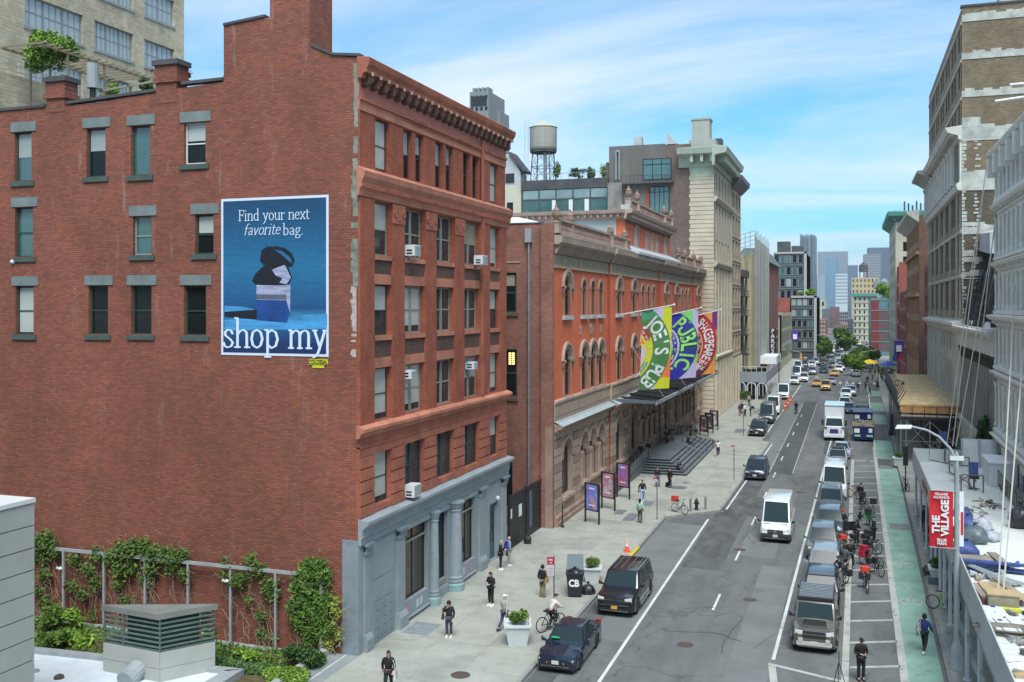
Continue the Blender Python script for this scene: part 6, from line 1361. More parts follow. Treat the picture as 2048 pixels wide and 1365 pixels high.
boards('stack of old plywood sheets with a reddish edge on the deck',1992,1190,[(-.2,-.2,1.6,2.6,RBD,.12),(0,0,1.5,2.4,PLG,.1),(.1,.2,1.2,2.0,PLY,.08),(.5,.5,.35,2.6,PLG,.2),(.6,-1.2,1.1,.8,PLY,0)],0)
boards('pale corrugated sheets lying beyond the parapet',1992,1240,[(0,0,.9,3.2,MT['white_metal'],.12),(.1,-.2,.85,3.0,MT['white_metal'],.1)],0,'metal_sheets','sheets')
t=deckthing('pipe_bundle','bundle of grey scaffold pipes splayed on the deck','pipes',1990,1160)
for k in range(11): TU_((-.9+r.uniform(-.15,.15),1.6+r.uniform(-.2,.2),.1+r.random()*.15),(.2+k*.09,-1.3+k*.06,.06+r.random()*.1),.05,n=6).build('pipe',MT['steel_paint'],t)
t=deckthing('pipe_heap','small heap of tangled grey fittings and chain on the deck','fittings',1945,1118)
for k in range(22): a=(r.uniform(-.5,.5),r.uniform(-.4,.4),.05); TU_(a,(a[0]+r.uniform(-.25,.25),a[1]+r.uniform(-.25,.25),r.uniform(.05,.3)),.04,n=5).build('fitting',SFM,t)
t=deckthing('ladder','short steel ladder lying by the parapet near the ropes','ladder',2003,1265,.15)
for s in(0,.5): BX_(s,s+.06,-1.2,1.2,.05,.15).build('rail',MT['steel'],t)
for k in range(8): BX_(0,.5,-1.1+k*.3,-1.03+k*.3,.08,.12).build('rung',MT['steel_paint'],t)
t=deckthing('crate','old wooden crate with a yellow strap on the deck','crate',2005,1212)
BX_(-.55,.55,-.4,.4,0,.5).build('crate_box',PLG,t); BX_(-.6,.6,-.44,.44,.5,.56).build('lid',PLY,t); BX_(-.5,.6,-.75,-.5,0,.1).build('strap',mat('hi_vis',(0.55,0.55,0.03),.6),t)
tag(sack('blue_tarpaulin','crumpled blue tarpaulin beside the lamp pole',1932,1112,.55,t_b,'tarpaulin',s=.7),None)
tag(sack('black_bundle','round black net bundle against the railing at the right edge',2040,1055,.6,BLB,'bundle',s=1.1),None)
t=deckthing('rope_coil','dark rope and cable coil lying on the deck near the bottom right','rope',2030,1270)
for k in range(7):
 px=[]; an=r.uniform(0,6)
 for j in range(12): px.append((math.cos(an+j*.6)*(.3+.1*k)*1.6,math.sin(an+j*.6)*(.2+.05*k),.05+.03*k))
 MB().path(px,.035,4).build('rope_loop',SFM,t)
r=random.Random(31)
CLM=[PLG,PLY,SFM,MT['steel_paint'],t_b,MT['white_paint'],BLB,MT['roof_dark']]
for i,(u,v,lab) in enumerate([(1935,1150,'low scatter of offcuts beside the blue planks'),(1985,1130,'scatter of clamps and scraps above the pipe bundle'),(1990,1235,'scatter of timber scraps by the corrugated sheets'),(2040,1300,'litter of brackets and rags near the bottom of the deck'),(1925,1020,'small scatter of fittings above the bag pile'),(1960,1010,'loose cables and scraps in the middle of the white deck'),(2035,1345,'heap of rags and timber ends at the bottom right corner')]):
 t=deckthing('construction_scraps',lab,'scraps',u,v)
 for k in range(16):
  a=(abs(r.gauss(0,.5)),r.gauss(0,.6)); l=r.uniform(.06,.4); w_=r.uniform(.03,.12); an=r.uniform(0,3.1); dx_,dy_=l*math.cos(an),l*math.sin(an); nx,ny=-w_*math.sin(an),w_*math.cos(an); h=r.uniform(.02,.12)
  H8_([(a[0]-dx_-nx,a[1]-dy_-ny,0),(a[0]+dx_-nx,a[1]+dy_-ny,0),(a[0]+dx_+nx,a[1]+dy_+ny,0),(a[0]-dx_+nx,a[1]-dy_+ny,0)],[(a[0]-dx_-nx,a[1]-dy_-ny,h),(a[0]+dx_-nx,a[1]+dy_-ny,h*1.6),(a[0]+dx_+nx,a[1]+dy_+ny,h*1.6),(a[0]-dx_+nx,a[1]-dy_+ny,h)]).build('scrap',CLM[r.randrange(8)],t)
 for k in range(2):
  x_,y_,an=.9+r.gauss(0,.2),r.gauss(0,.4),r.uniform(0,6); p=[(x_,y_,.03)]
  for j in range(9): an+=r.gauss(0,.8); x_+=.2*math.cos(an); y_+=.3*math.sin(an); p.append((x_,y_,.03))
  MB().path(p,.018,4).build('cable',MT['black_metal'],t)
t=thing('vent_panels','pair of white sheet panels standing like a booth at the far end of the deck','panels',(0,0,0))
x0=7.9; y=81.2
for k in range(2): H8_([(x0+k*1.2,y-.6,3.95),(x0+1.1+k*1.2,y-.6,3.95),(x0+1.1+k*1.2,y,3.95),(x0+k*1.2,y,3.95)],[(x0+k*1.2,y-.1,5.9),(x0+1.1+k*1.2,y-.1,5.9),(x0+1.1+k*1.2,y+.3,5.9),(x0+k*1.2,y+.3,5.9)]).build('panel',MT['white_metal'],t)
for k in range(3): H8_([(x0-.1+k*1.2,y-1,3.95),(x0+.03+k*1.2,y-1,3.95),(x0+.03+k*1.2,y-.6,3.95),(x0-.1+k*1.2,y-.6,3.95)],[(x0-.1+k*1.2,y-.3,6.0),(x0+.03+k*1.2,y-.3,6.0),(x0+.03+k*1.2,y-.1,6.0),(x0-.1+k*1.2,y-.1,6.0)]).build('fin',MT['steel_paint'],t)
t=thing('white_enclosure','plain white box enclosure on the deck against the white building','enclosure',(9.2,73,3.95)); BX_(-.5,1.2,-.8,3.0,0,1.5).build('box',MT['white_metal'],t); BX_(-.55,1.25,-.85,3.05,1.5,1.58).build('lid',MT['white_paint'],t)
t=thing('deck_railing','dark barred railing along the building side of the white deck','railing',(0,0,0)); rail(t,(9.25,75.2,3.95),(8.85,30,3.95),20,1.1,m='roof_dark')
for k in range(60): TU_((9.25-.4*k/60,75.2-45*k/60,4.1),(9.25-.4*k/60,75.2-45*k/60,5.0),.02,n=4).build('baluster',MT['roof_dark'],t)
BX_(9.3,10.4,40,74,3.95,4.05).build('walk_board',MT['frame_tan'],t)
ROPE=mat('rope',(0.42,0.40,0.34),.8)
for i,(u0,v0,u1,v1,y0,y1) in enumerate([(1978,300,1893,893,81.5,78),(1968,380,1905,893,81.5,77),(1990,460,1912,893,81.5,76),(2012,250,1940,880,81,77),(2030,570,1992,1262,70,42),(2048,690,2000,1262,64,42)]):
 a=PY(u0,v0,y0); b=PY(u1,v1,y1); o=thing('rope',['leftmost pale rope slanting down from the white building','second pale rope from the left across the columns','third pale rope ending by the lamp arm','right-hand long rope in front of the stone ledge','rope tied down beside the ladder coming from high up','lower rope tied down beside the ladder at the right edge'][i],'rope',(0,0,0)); TU_((a[0],y0,a[1]),(b[0],y1,b[1]),.035,n=5).build('strand',ROPE,o)
# --- second shed with plywood deck
PS=thing('plywood_shed','sidewalk shed with a bright plywood deck, black beam and cross braces','sidewalk shed',(0,0,0))
for i in range(4):
 for j in range(9): BX_(4.6+i*1.45,6.03+i*1.45,107+j*5.2,112.1+j*5.2,5.95,6.0+.004*((i+j)%3)).build('plywood_sheet',PLY,PS)
for i in range(4): BX_(4.6+i*1.45,6.03+i*1.45,106.9,107,5.15,5.95).build('plywood_fascia',mat('plywood_orange',(0.38,0.20,0.07),.8,var=.25,vs=2),PS)
BX_(4.5,10.5,105.9,106.1,4.55,4.85).build('black_beam',MT['black_metal'],PS); BX_(4.5,10.4,106,107,4.85,4.95).build('walk_deck',MT['frame_tan'],PS)
BX_(4.5,4.75,106,154,5.0,5.3).build('black_beam',MT['black_metal'],PS)
for k in range(6): TU_((4.6+k*1.15,105.95,4.85),(4.6+k*1.15,105.95,5.9),.035,n=4).build('rail_post',MT['black_metal'],PS)
TU_((4.6,105.95,5.85),(10.4,105.95,5.85),.035,n=4).build('handrail',MT['black_metal'],PS)
for x in(4.7,5.2,7.4,10.2):
 for y in(106,114,122,130,138): TU_((x,y,Z),(x,y,5),.06,n=6).build('post',MT['steel'],PS)
for (a,b) in(((5.2,106,1.9),(7.4,106,4.4)),((7.4,106,1.9),(5.2,106,4.4)),((7.4,106,1.9),(10.2,106,4.4)),((10.2,106,1.9),(7.4,106,4.4)),((4.7,106,2.4),(10.2,106,2.4))): TU_(a,b,.035,n=5).build('cross_brace',MT['steel'],PS)
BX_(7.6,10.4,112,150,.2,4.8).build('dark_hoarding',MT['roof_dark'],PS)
for k in range(16): BX_(4.42,4.5,107+k*3,109.9+k*3,6.0,7.35).build('parapet_board',mat('parapet_green',(0.07,0.09,0.08),.7,var=.3,vs=2),PS)
for k in range(17): TU_((4.5,107+k*3,6),(5.2,107+k*3,7.3),.04,n=4).build('stay',MT['black_metal'],PS)
# --- lamp with red banner
LPs=thing('street_lamp','grey street lamp with a long curved arm over the bicycle lane','street lamp',(4.33,46.6,Z))
SP=MT['steel_paint']
LT_((0,0,0),[(.30,0),(.30,.08),(.27,.12),(.24,.95),(.17,1.1),(.125,1.25),(.115,5),(.085,9.3),(.09,9.35),(.02,9.5)],12).build('pole',SP,LPs,smooth=40)
arm=[(0,0,9.05),(-.25,0,9.6),(-.7,0,10.1),(-1.2,0,10.38),(-1.75,0,10.5),(-1.95,0,10.5)]
MB().path(arm,.06,8,.045).build('arm',SP,LPs); TU_((0,0,8.3),(-.25,0,9.6),.03).build('arm_stay',SP,LPs)
H8_([(-2.5,-.12,10.4),(-1.85,-.10,10.42),(-1.85,.10,10.42),(-2.5,.12,10.4)],[(-2.42,-.07,10.56),(-1.8,-.07,10.58),(-1.8,.07,10.58),(-2.42,.07,10.56)]).build('lamp_head',MT['white_metal'],LPs)
BX_(-.28,.28,-.1,.1,9.12,9.3).build('sensor_box',MT['white_metal'],LPs)
BN=thing('street_banner','red street banner with white lettering hanging on the lamp pole','banner',(0,46.5,0)); FB_=Fr('N',46.5)
x0,x1,z0,z1_=3.23,4.18,5.45,7.9
b=MB(); n=12
vs=[];fs=[]
for j in range(n+1):
 for i in range(5): s=i/4; q=j/n; vs.append((x0+(x1-x0)*s,.03*math.sin(q*7)+.02*math.sin(s*5),z1_+(z0-z1_)*q))
for j in range(n):
 for i in range(4): fs.append((j*5+i,j*5+i+1,(j+1)*5+i+1,(j+1)*5+i))
b.v=vs;b.f=fs; b.build('cloth',mat('banner_red',(0.52,0.012,0.022),.6),BN)
F0=Fr('N',-.07)
text('THE',F0,3.50,6.45,0,.42,MT['white_paint'],BN,bold=.016,sx=1.0,rot=PI/2); text('VILLAGE',F0,3.86,6.75,0,.42,MT['white_paint'],BN,bold=.016,sx=1.0,rot=PI/2)
text('VILLAGE',F0,3.70,7.78,0,.14,MT['white_paint'],BN,bold=.004); text('ALLIANCE',F0,3.70,7.64,0,.14,MT['white_paint'],BN,bold=.004)
text('BLUE',F0,3.72,5.77,0,.17,MT['white_paint'],BN,bold=.006); text('MAN',F0,3.72,5.62,0,.17,MT['white_paint'],BN,bold=.006)
for z in(z0-.02,z1_+.02): TU_((x0,0,z),(4.3,.0,z),.025,n=5).build('banner_arm',SP,BN)
B2=thing('street_banner','narrow white banner edge on the street side of the lamp pole','banner',(0,46.7,0)); BX_(4.45,4.62,0,.01,5.5,7.9).build('cloth',MT['white_paint'],B2); BX_(4.5,4.6,-.006,0,6.0,7.0).build('print',MT['banner_red'],B2)
# --- middle distance, left side
def facade(t,F,a,b,z0,z1,rows,cols,wm,fm,ww=.55,hh=.6,wall=None,depth=.25,band=None,blinds=.3,base=0,arch_top=False,name='street_wall',style='sash'):
 """wall with real windows"""
 H=[]; fl=(z1-z0)/rows; cw=(b-a)/cols
 for j in range(rows):
  for i in range(cols):
   c=a+cw*(i+.5); zz=z0+fl*(j+.5-hh/2+.02); H.append((c-cw*ww/2,c+cw*ww/2,zz,zz+fl*hh,arch_top and j in(rows-1,)))
 wall_mb(F,a,b,base,z1,H,depth).build(name,wall,t)
 for h in H: window(t,F,(h[0]+h[1])/2,h[2],h[1]-h[0],h[3]-h[2],style,fm,wm,random.choice([.4,.6]) if random.random()<blinds else 0,MT['blind'],inset=depth*.7,arch=h[4],fw=.1)
 if band:
  for j in range(rows+1): FX_(F,a,b,z0+fl*j-.12,z0+fl*j+.12,0,.1).build('string_course',band,t)
 return H
XT=-18.3; FE2=Fr('E',XT); t=thing('stone_corner_building','tall pale stone building with a deep green cornice and a chimney beyond the theatre','building',(0,0,0))
IV=mat('ivory_stone',(0.50,0.43,0.33),.8,var=.12,vs=.5); IVD=mat('ivory_joint',(0.20,0.19,0.15),.8); CGN=mat('cornice_green',(0.36,0.41,0.32),.6,var=.12,vs=1)
BB=brick('mauve_brick',(0.18,0.115,0.095),(0.125,0.085,0.07),(0.17,0.13,0.11),'N',bw=.5,bh=.18,ms=.03,patch=.5,ps=.2); BBP=mat('painted_wall_grey',(0.125,0.115,0.105),.85,var=.25,vs=.35,stretch=(1,1,.3),detail=9)
Ya,Yb=139.3,159.0; Fn=Fr('N',Ya)
BX_(-34,XT-.7,Ya+.5,Yb,0,37).build('body',BB,t)
FX_(Fn,-25.2,-21.6,0,39.0,-.5,0).build('brick_wall',BB,t); FX_(Fn,-33.4,-25.2,28.6,39.2,-.5,.01).build('grey_wall',BBP,t); FX_(Fn,-33.4,-25.2,20,28.6,-.5,-.6+.7).build('lower_grey_wall',BBP,t)
FX_(Fn,-21.6,XT,0,36.2,-.5,.02).build('stone_return',IV,t)
for k in range(58):
 z=.3+k*.62; FX_(Fn,-21.75+(k%2)*.12,XT+.02,z+.05,z+.57,.02,.09).build('stone_course',IV,t)
H=[]; fl=[(2.5,6.0,0),(10.2,13.6,0),(14.6,17.6,0),(18.4,21.4,0),(22.6,25.4,0),(26.6,30.6,1),(31.8,35.0,0)]
for z0,z1,ar in fl:
 for k in range(5): c=142.0+k*3.55; H.append((c-.75,c+.75,z0,z1,bool(ar)))
wall_mb(FE2,Ya,Yb,0,36.2,H,.3).build('street_wall',IV,t)
for h in H: window(t,FE2,(h[0]+h[1])/2,h[2],1.5,h[3]-h[2],'sash',MT['frame_dark'],MT['glass_dark'],random.choice([0,.4]),MT['blind'],inset=.2,arch=h[4],fw=.12)
for z in(8.6,21.9,31.1): MB().prism([(XT+d,Ya,z+q) for d,q in [(0,-.4),(.2,-.4),(.55,.1),(.55,.3),(0,.45)]],(0,Yb-Ya,0)).build('string_cornice',IV,t)
for k in range(6): FX_(FE2,140.0+k*3.55,140.5+k*3.55,9.2,21.4,0,.2).build('pilaster',IV,t); FX_(FE2,139.9+k*3.55,140.7+k*3.55,.2,8.2,0,.45).build('base_pier',IV,t)
cp=[(0,35.6),(.3,35.6),(.4,37.0),(1.9,37.3),(2.1,38.1),(0,38.5)]
MB().prism([(XT+d,Ya-2.0,z) for d,z in cp],(0,Yb-Ya+2.4,0)).build('green_cornice',CGN,t)
MB().prism([(-23.2,Ya-d,z) for d,z in cp],(4.95,0,0)).build('green_cornice',CGN,t); FX_(Fn,-21.6,XT,34.2,36.4,.09,.14).build('green_frieze',CGN,t)
for k in range(12): FX_(FE2,Ya+.4+k*1.62,Ya+.8+k*1.62,36.3,37.3,.3,1.7).build('bracket',CGN,t)
for k in range(3): FX_(Fn,-21.4+k*1.4,-21.0+k*1.4,36.2,37.3,.1,1.6).build('bracket',CGN,t)
c=BX_(-21.5,-19.0,Ya+.6,Ya+3.2,38.3,42.4).box(-21.65,-18.85,Ya+.5,Ya+3.3,42.4,42.65).build('chimney',mat('chimney_render',(0.34,0.35,0.31),.8,var=.1,vs=.8),t); BX_(-21.9,-18.2,Ya+.5,Ya+3.5,36.5,39.6).build('chimney_base',MT['chimney_render'],t)
MB().prism([(XT-.6,Ya+3,38.3),(XT-3.2,Ya+3,38.3),(XT-3.0,Ya+3,41.8)],(0,14,0)).build('mansard_roof',MT['roof_dark'],t)
BX_(-19.3,-18.3,148,150,39.2,41).build('dormer',MT['roof_dark'],t); MB().prism([(-25,Ya,39.1),(-23.4,Ya,39.1),(-25,Ya,40.9)],(0,2,0)).build('roof_fin',MT['roof_light'],t); BX_(-30,-28.8,Ya+1,Ya+2.2,39.2,40.6).build('roof_stack',MT['roof_light'],t)
def bigwin(x0,x1,z0,z1,n,nm):
 w_=FX_(Fn,x0-.15,x1+.15,z0-.15,z1+.15,.0,.06).build('window',MT['black_metal'],t); FX_(Fn,x0,x1,z0,z1,.06,.075).build('pane',MT['glass_green'],w_)
 q=MB()
 for i in range(1,n): q.fbox(Fn,x0+(x1-x0)*i/n-.05,x0+(x1-x0)*i/n+.05,z0,z1,.075,.12)
 q.fbox(Fn,x0,x1,z1-.75,z1-.65,.075,.12); q.build('mullions',MT['black_metal'],w_)
bigwin(-28.3,-24.4,34.2,37.0,3,0); bigwin(-27.3,-24.7,29.3,33.0,4,0); bigwin(-32.4,-31.8,29.8,32.4,1,0)
q=FX_(Fn,-31.2,-23.9,33.5,33.7,0,1.0).build('balcony_slab',MT['roof_dark'],t)
for k in range(14): TU_(Fn.P(-31.2+k*.56,33.7,.95),Fn.P(-31.2+k*.56,34.7,.95),.03,n=4).build('baluster',MT['roof_dark'],q)
TU_(Fn.P(-31.2,34.7,.95),Fn.P(-23.9,34.7,.95),.04,n=4).build('handrail',MT['roof_dark'],q)
FX_(Fn,-33.4,-31.3,20,33.8,.1,.9).build('concrete_shaft',mat('stained_concrete',(0.20,0.19,0.17),.9,var=.45,vs=.8,stretch=(1,1,.4)),t); FX_(Fn,-28.0,-27.5,29,33,.05,.1).build('red_strip',RP,t)
TU_(Fn.P(-32.3,34.3,.3),Fn.P(-32.3,38.2,.3),.16,n=8).tube(Fn.P(-31.8,34.3,.3),Fn.P(-31.8,38.2,.3),.14,n=8).build('flue',MT['steel'],t); MB().farch(Fn,-32.05,38.2,.15,.42,.15,.45,8).build('flue_bend',MT['steel'],t)
t=thing('glass_penthouse','glass walled penthouse office with a roof terrace behind the theatre','building',(0,0,0)); yg=139
Fg=Fr('N',yg); BX_(-50,-33.5,yg+.6,150,20,34.2).build('body',mat('office_dark',(0.03,0.04,0.04),.6),t)
FX_(Fg,-46.8,-33.5,33.3,34.7,-.6,.1).build('roof_edge',MT['roof_dark'],t); FX_(Fg,-46.8,-33.5,28.4,28.9,-.6,.1).build('floor_edge',MT['roof_dark'],t)
for k in range(5):
 x0=-46.6+k*2.62; FX_(Fg,x0+.08,x0+2.5,31.9,33.2,-.02,0).build('upper_pane',mat('pane_pale',(0.20,0.28,0.29),.08,var=.25,vs=.4),t); FX_(Fg,x0+.05,x0+2.55,28.95,31.7,-.02,0).build('lower_pane',MT['glass_green'],t)
 FX_(Fg,x0-.04,x0+.08,28.9,33.3,-.05,.08).build('mullion',MT['roof_dark'],t)
for x in(-42.0,-39.4,-37.0): FX_(Fg,x,x+.65,28.95,31.7,.005,.02).build('white_column',MT['frame_white'],t)
FX_(Fg,-46.8,-33.5,31.7,31.9,-.05,.06).build('transom',MT['roof_dark'],t)
FX_(Fr('N',yg+.3),-50.5,-46.9,22,34.2,-.5,0).build('cream_wall',mat('cream_render',(0.48,0.46,0.36),.8,var=.08,vs=.5),t); FX_(Fr('N',yg+.3),-49.2,-48.2,28.3,31.6,0,.02).build('arched_window',MT['glass_dark'],t)
FX_(Fg,-46.8,-33,23.5,28.3,-.8,-.3).build('lower_wall',BBP,t)
TU_((-46.5,yg-.02,35.6),(-33.5,yg-.02,35.6),.04,n=4).build('terrace_rail',MT['steel'],t)
for k in range(12): TU_((-46.5+k*1.18,yg,34.6),(-46.5+k*1.18,yg,35.6),.03,n=4).build('terrace_post',MT['steel'],t)
for i,(x,z,rx,rz_,m,lab) in enumerate([(-38.3,35.6,1.4,.9,LF3,'dark reddish green bush on the penthouse terrace'),(-36.3,35.5,.8,1.1,LF3,'thin dark shrub on the penthouse terrace'),(-34.1,35.7,.9,1.1,LF2,'bright green shrub at the right end of the penthouse terrace'),(-41.6,36.3,.6,1.4,LF1,'slender young tree beside the water tower legs')]): bushy('terrace_plant',lab,'plant',(x,yg+1.2,z),rx,.8,rz_,m,500,.14,80+i,.3)
t=thing('water_tower','round wooden water tower with a conical roof on a steel lattice stand','water tower',(-44.6,143,0))
WT=mat('tank_wood',(0.34,0.33,0.27),.8,var=.18,vs=3,stretch=(1,1,.1),detail=8);
pt=43.7
q=LT_((0,0,39.9),[(2.0,0),(2.08,.4),(2.08,3.3),(2.12,3.35)],28).build('tank',WT,t,smooth=30)
LT_((0,0,43.25),[(2.2,0),(1.2,.55),(.12,1.1),(.05,1.35)],20).build('cone_roof',mat('tank_roof',(0.42,0.40,0.30),.8,var=.1,vs=2),t)
for k in range(9): LT_((0,0,40.15+k*.37),[(2.1,0),(2.12,.03),(2.1,.06)],28).build('hoop',MT['steel_paint'],t)
LT_((0,0,39.4),[(2.0,0),(2.1,.5)],16).build('platform',MT['roof_dark'],t)
for a in range(4):
 an=PI/4+a*PI/2; c_,s_=math.cos(an),math.sin(an); TU_((2.2*c_,2.2*s_,34.6),(1.8*c_,1.8*s_,39.8),.09,n=5).build('leg',MT['roof_dark'],t)
 a2=an+PI/2; d_,e_=math.cos(a2),math.sin(a2)
 for z0,z1 in((34.8,37.2),(37.2,39.6)): TU_((2.1*c_,2.1*s_,z0),(1.9*d_,1.9*e_,z1),.035,n=4).tube((2.1*d_,2.1*e_,z0),(1.9*c_,1.9*s_,z1),.035,n=4).build('brace',MT['roof_dark'],t)
 TU_((2.05*c_,2.05*s_,37.2),(2.05*d_,2.05*e_,37.2),.05,n=4).build('girt',MT['roof_dark'],t)
TU_((.5,-.6,34.6),(.5,-.6,40),.28,n=8).build('riser_pipe',MT['steel'],t)
for s in(-.25,.25): TU_((-2.5+s,-.6,34.6),(-2.5+s,-.6,44.5),.035,n=4).build('ladder_rail',MT['steel_paint'],t)
t=thing('grey_gabled_house','grey pitched dormer house on a roof behind the theatre','building',(0,0,0)); MB().prism([(-50.5,141,34.2),(-47.6,141,34.2),(-47.6,141,36.4),(-49.2,141,39.2),(-50.5,141,39.2)],(0,3,0)).build('gable',MT['roof_light'],t); BX_(-50,-48.6,140.9,141,34.8,36.2).build('louvre',MT['black_metal'],t); H8_([(-49.4,140.6,39.2),(-47.0,140.6,36.2),(-47.0,144,36.2),(-49.4,144,39.2)],[(-49.2,140.6,39.5),(-46.8,140.6,36.5),(-46.8,144,36.5),(-49.2,144,39.5)]).build('roof_slope',MT['roof_dark'],t)
def blk(name,label,x0,x1,y0,y1,z1,m,side='E',mn=None):
 t=thing(name,label,'building',(0,0,0));
 if side=='E': BX_(x0,x1-.5,y0+.4,y1,0,z1-.2).build('body',mn or m,t); FX_(Fr('N',y0),x0,x1,0,z1,-.4,0).build('end_wall',mn or m,t)
 else: BX_(x0+.5,x1,y0+.4,y1,0,z1-.2).build('body',mn or m,t); FX_(Fr('N',y0),x0,x1,0,z1,-.4,0).build('end_wall',mn or m,t)
 return t
t=blk('banded_building','narrow pale building with orange brick bands beside the green cornice',-30,-18,159.2,171.6,36.5,IV)
facade(t,Fr('E',-18),159.2,171.6,8,35,7,3,MT['blind_pale'],MT['frame_tan'],.68,.62,mat('banded_stone',(0.40,0.30,0.20),.8,var=.25,vs=.5,stretch=(.2,.2,2.2)),band=IV,blinds=0)
MB().prism([(-18+d,159,z) for d,z in [(0,34.8),(.3,35),(1.5,36.2),(1.6,36.8),(0,37.2)]],(0,12.8,0)).build('cornice',mat('cornice_mauve',(0.17,0.15,0.19),.6),t)
for k in range(4): FX_(Fr('E',-18),159.4+k*3.9,160+k*3.9,0,7.6,0,.3).build('base_pier',IV,t)
t=blk('fire_escape_building','narrow dark grey building with iron fire escapes next to the scaffold netting',-28,-18.3,171.8,180,21,mat('dark_mauve',(0.13,0.10,0.095),.8,var=.2,vs=.4))
facade(t,Fr('E',-18.3),171.8,180,4,21,5,3,MT['glass_dark'],MT['frame_grey'],.5,.7,mat('slate_paint',(0.16,0.17,0.18),.7,var=.1,vs=.5))
FX_(Fr('E',-18.3),171.6,180.2,21,22.2,-.4,.9).build('cornice',MT['roof_dark'],t)
for z in(7.4,10.8,14.2,17.6):
 f=FX_(Fr('E',-18.3),173,178.5,z,z+.1,0,1.2).build('fire_escape',MT['black_metal'],t); FX_(Fr('E',-18.3),173,178.5,z+.9,z+1,1.15,1.2).fbox(Fr('E',-18.3),173,178.5,z+.4,z+.45,1.15,1.2).build('rail',MT['black_metal'],f); H8_([(-17.7,173.2,z),(-17.4,173.2,z),(-17.4,173.4,z),(-17.7,173.4,z)],[(-17.7,177,z+3.4),(-17.4,177,z+3.4),(-17.4,177.2,z+3.4),(-17.7,177.2,z+3.4)]).build('stair',MT['black_metal'],f)
t=thing('netted_building','building wrapped in pale translucent scaffold netting','building',(0,0,0))
NT=mat('scaffold_net',(0.40,0.39,0.33),.8,var=.16,vs=.5,stretch=(1,1,.25),detail=9); NTO=mat('scaffold_net_tan',(0.34,0.30,0.19),.8,var=.3,vs=.4,stretch=(1,1,.2),detail=9)
b=MB(); n=22
for k in range(n):
 y=182+k*1.45; y2=y+1.45; o1=.25*math.sin(k*1.3); o2=.25*math.sin((k+1)*1.3); b.quad((-16.6+o1,y,4.5),(-16.6+o2,y2,4.5),(-16.6+o2,y2,28.6-.03*k),(-16.6+o1,y,28.6-.03*k))
b.build('netting',NT,t)
b=MB()
for k in range(8):
 x=-21.4+k*.6; b.quad((x,182+.3*(k%2),4.5+ (3 if k<2 else 0)),(x+.6,182+.3*((k+1)%2),4.5),(x+.6,182+.3*((k+1)%2),26),(x,182+.3*(k%2),25))
b.build('netting_side',NTO,t)
BX_(-28,-18,183,213,0,25).build('body',BB,t)
for k in range(9):
 BX_(-16.56,-16.5,182,214,5.5+k*2.6,5.58+k*2.6).build('ledger',MT['steel_paint'],t)
for k in range(13): TU_((-16.5,183+k*2.5,4.5),(-16.5,183+k*2.5,29.4+(k%3)*.3),.05,n=4).build('standard',MT['steel_paint'],t)
for k in range(6): TU_((-21+k*.9,182,25),(-21+k*.9,182,28+k*.35),.06,n=4).build('standard',MT['steel_paint'],t)
for k in range(4): TU_((-21,182,26+k*.8),(-16.6,182,27.2+k*.8),.05,n=4).build('ledger',MT['steel_paint'],t)
BX_(-21.2,-20,181.7,182,23.6,25).build('orange_mesh',mat('orange_net',(0.55,0.10,0.04),.7,var=.3,vs=2),t)
BX_(-22.2,-21.4,181,190,10,26).build('blank_flank',MT['white_metal'],t)
t=thing('arched_shed','grey sidewalk shed with white arched trellis posts and a white top','sidewalk shed',(0,0,0)); sx,sy=-13.4,168.5; GP2=mat('shed_grey',(0.25,0.28,0.30),.6,var=.1,vs=.5)
Fs=Fr('N',sy); Fe=Fr('E',sx)
BX_(-18.6,sx,sy,206,3.15,3.35).build('deck',GP2,t)
for k in range(3): FX_(Fs,-18.6+k*1.72,-16.9+k*1.72,3.35,4.9,-.1,0).build('fascia_panel',GP2,t)
for k in range(12): FX_(Fe,sy+k*3.1,sy+3.05+k*3.1,3.35,4.9,-.1,0).build('fascia_panel',MT['steel_paint'],t)
for k in range(6): FX_(Fs,-18.6+k*.87,-18.53+k*.87,4.9,5.8,-.05,0).build('top_post',MT['white_metal'],t)
FX_(Fs,-18.6,sx,5.7,5.8,-.05,0).build('top_rail',MT['white_metal'],t)
for k in range(8): FX_(Fe,sy+k*2,sy+.08+k*2,4.9,5.7,-.05,0).build('top_post',MT['white_metal'],t)
BX_(-16.8,sx-.1,192,205,4.9,6.3).build('white_hoarding',MT['white_paint'],t)
for a,b in((-18.5,-16.8),(-16.7,-15.1),(-15,-13.4)):
 MB().farch(Fs,(a+b)/2,2.35,(b-a)/2-.15,(b-a)/2,-.1,0,8).fbox(Fs,a,a+.14,Z,2.35,-.1,0).fbox(Fs,b-.14,b,Z,2.35,-.1,0).build('arch_post',MT['white_metal'],t)
for k in range(12): a=sy+k*3.1; MB().farch(Fe,a+1.55,1.65,1.4,1.5,-.1,0,6).fbox(Fe,a,a+.12,Z,1.65,-.1,0).build('arch_post',MT['white_metal'],t)
for k in range(9): FX_(Fs,-18.4+k*.62,-18.32+k*.62,.9,3.1,-.15,-.05).build('baluster',MT['white_metal'],t)
for k,(u,v) in enumerate([(1475,802),(1492,803),(1510,800),(1530,798)]):
 x,y=G(u,v); bushy('cafe_plant',['leafy green plant at the left end of the shed planter','second leafy plant in front of the arched shed','third leafy plant in front of the arched shed','leafy plant at the right end of the shed front'][k],'plant',(x,y,1.1),.9,.5,.7,LF1,400,.14,90+k,.3)
t=thing('vertical_sign','tall narrow black sign with white letters beside the netting','sign',(0,0,0)); BX_(-16.5,-15.1,214.2,214.5,5.6,11.2).build('board',MT['black_metal'],t)
for i,ch in enumerate('PARKS'): text(ch,Fr('N',214.2),-15.8,10.6-i*1.06,.03,1.25,MT['white_paint'],t,rot=0,bold=.02)
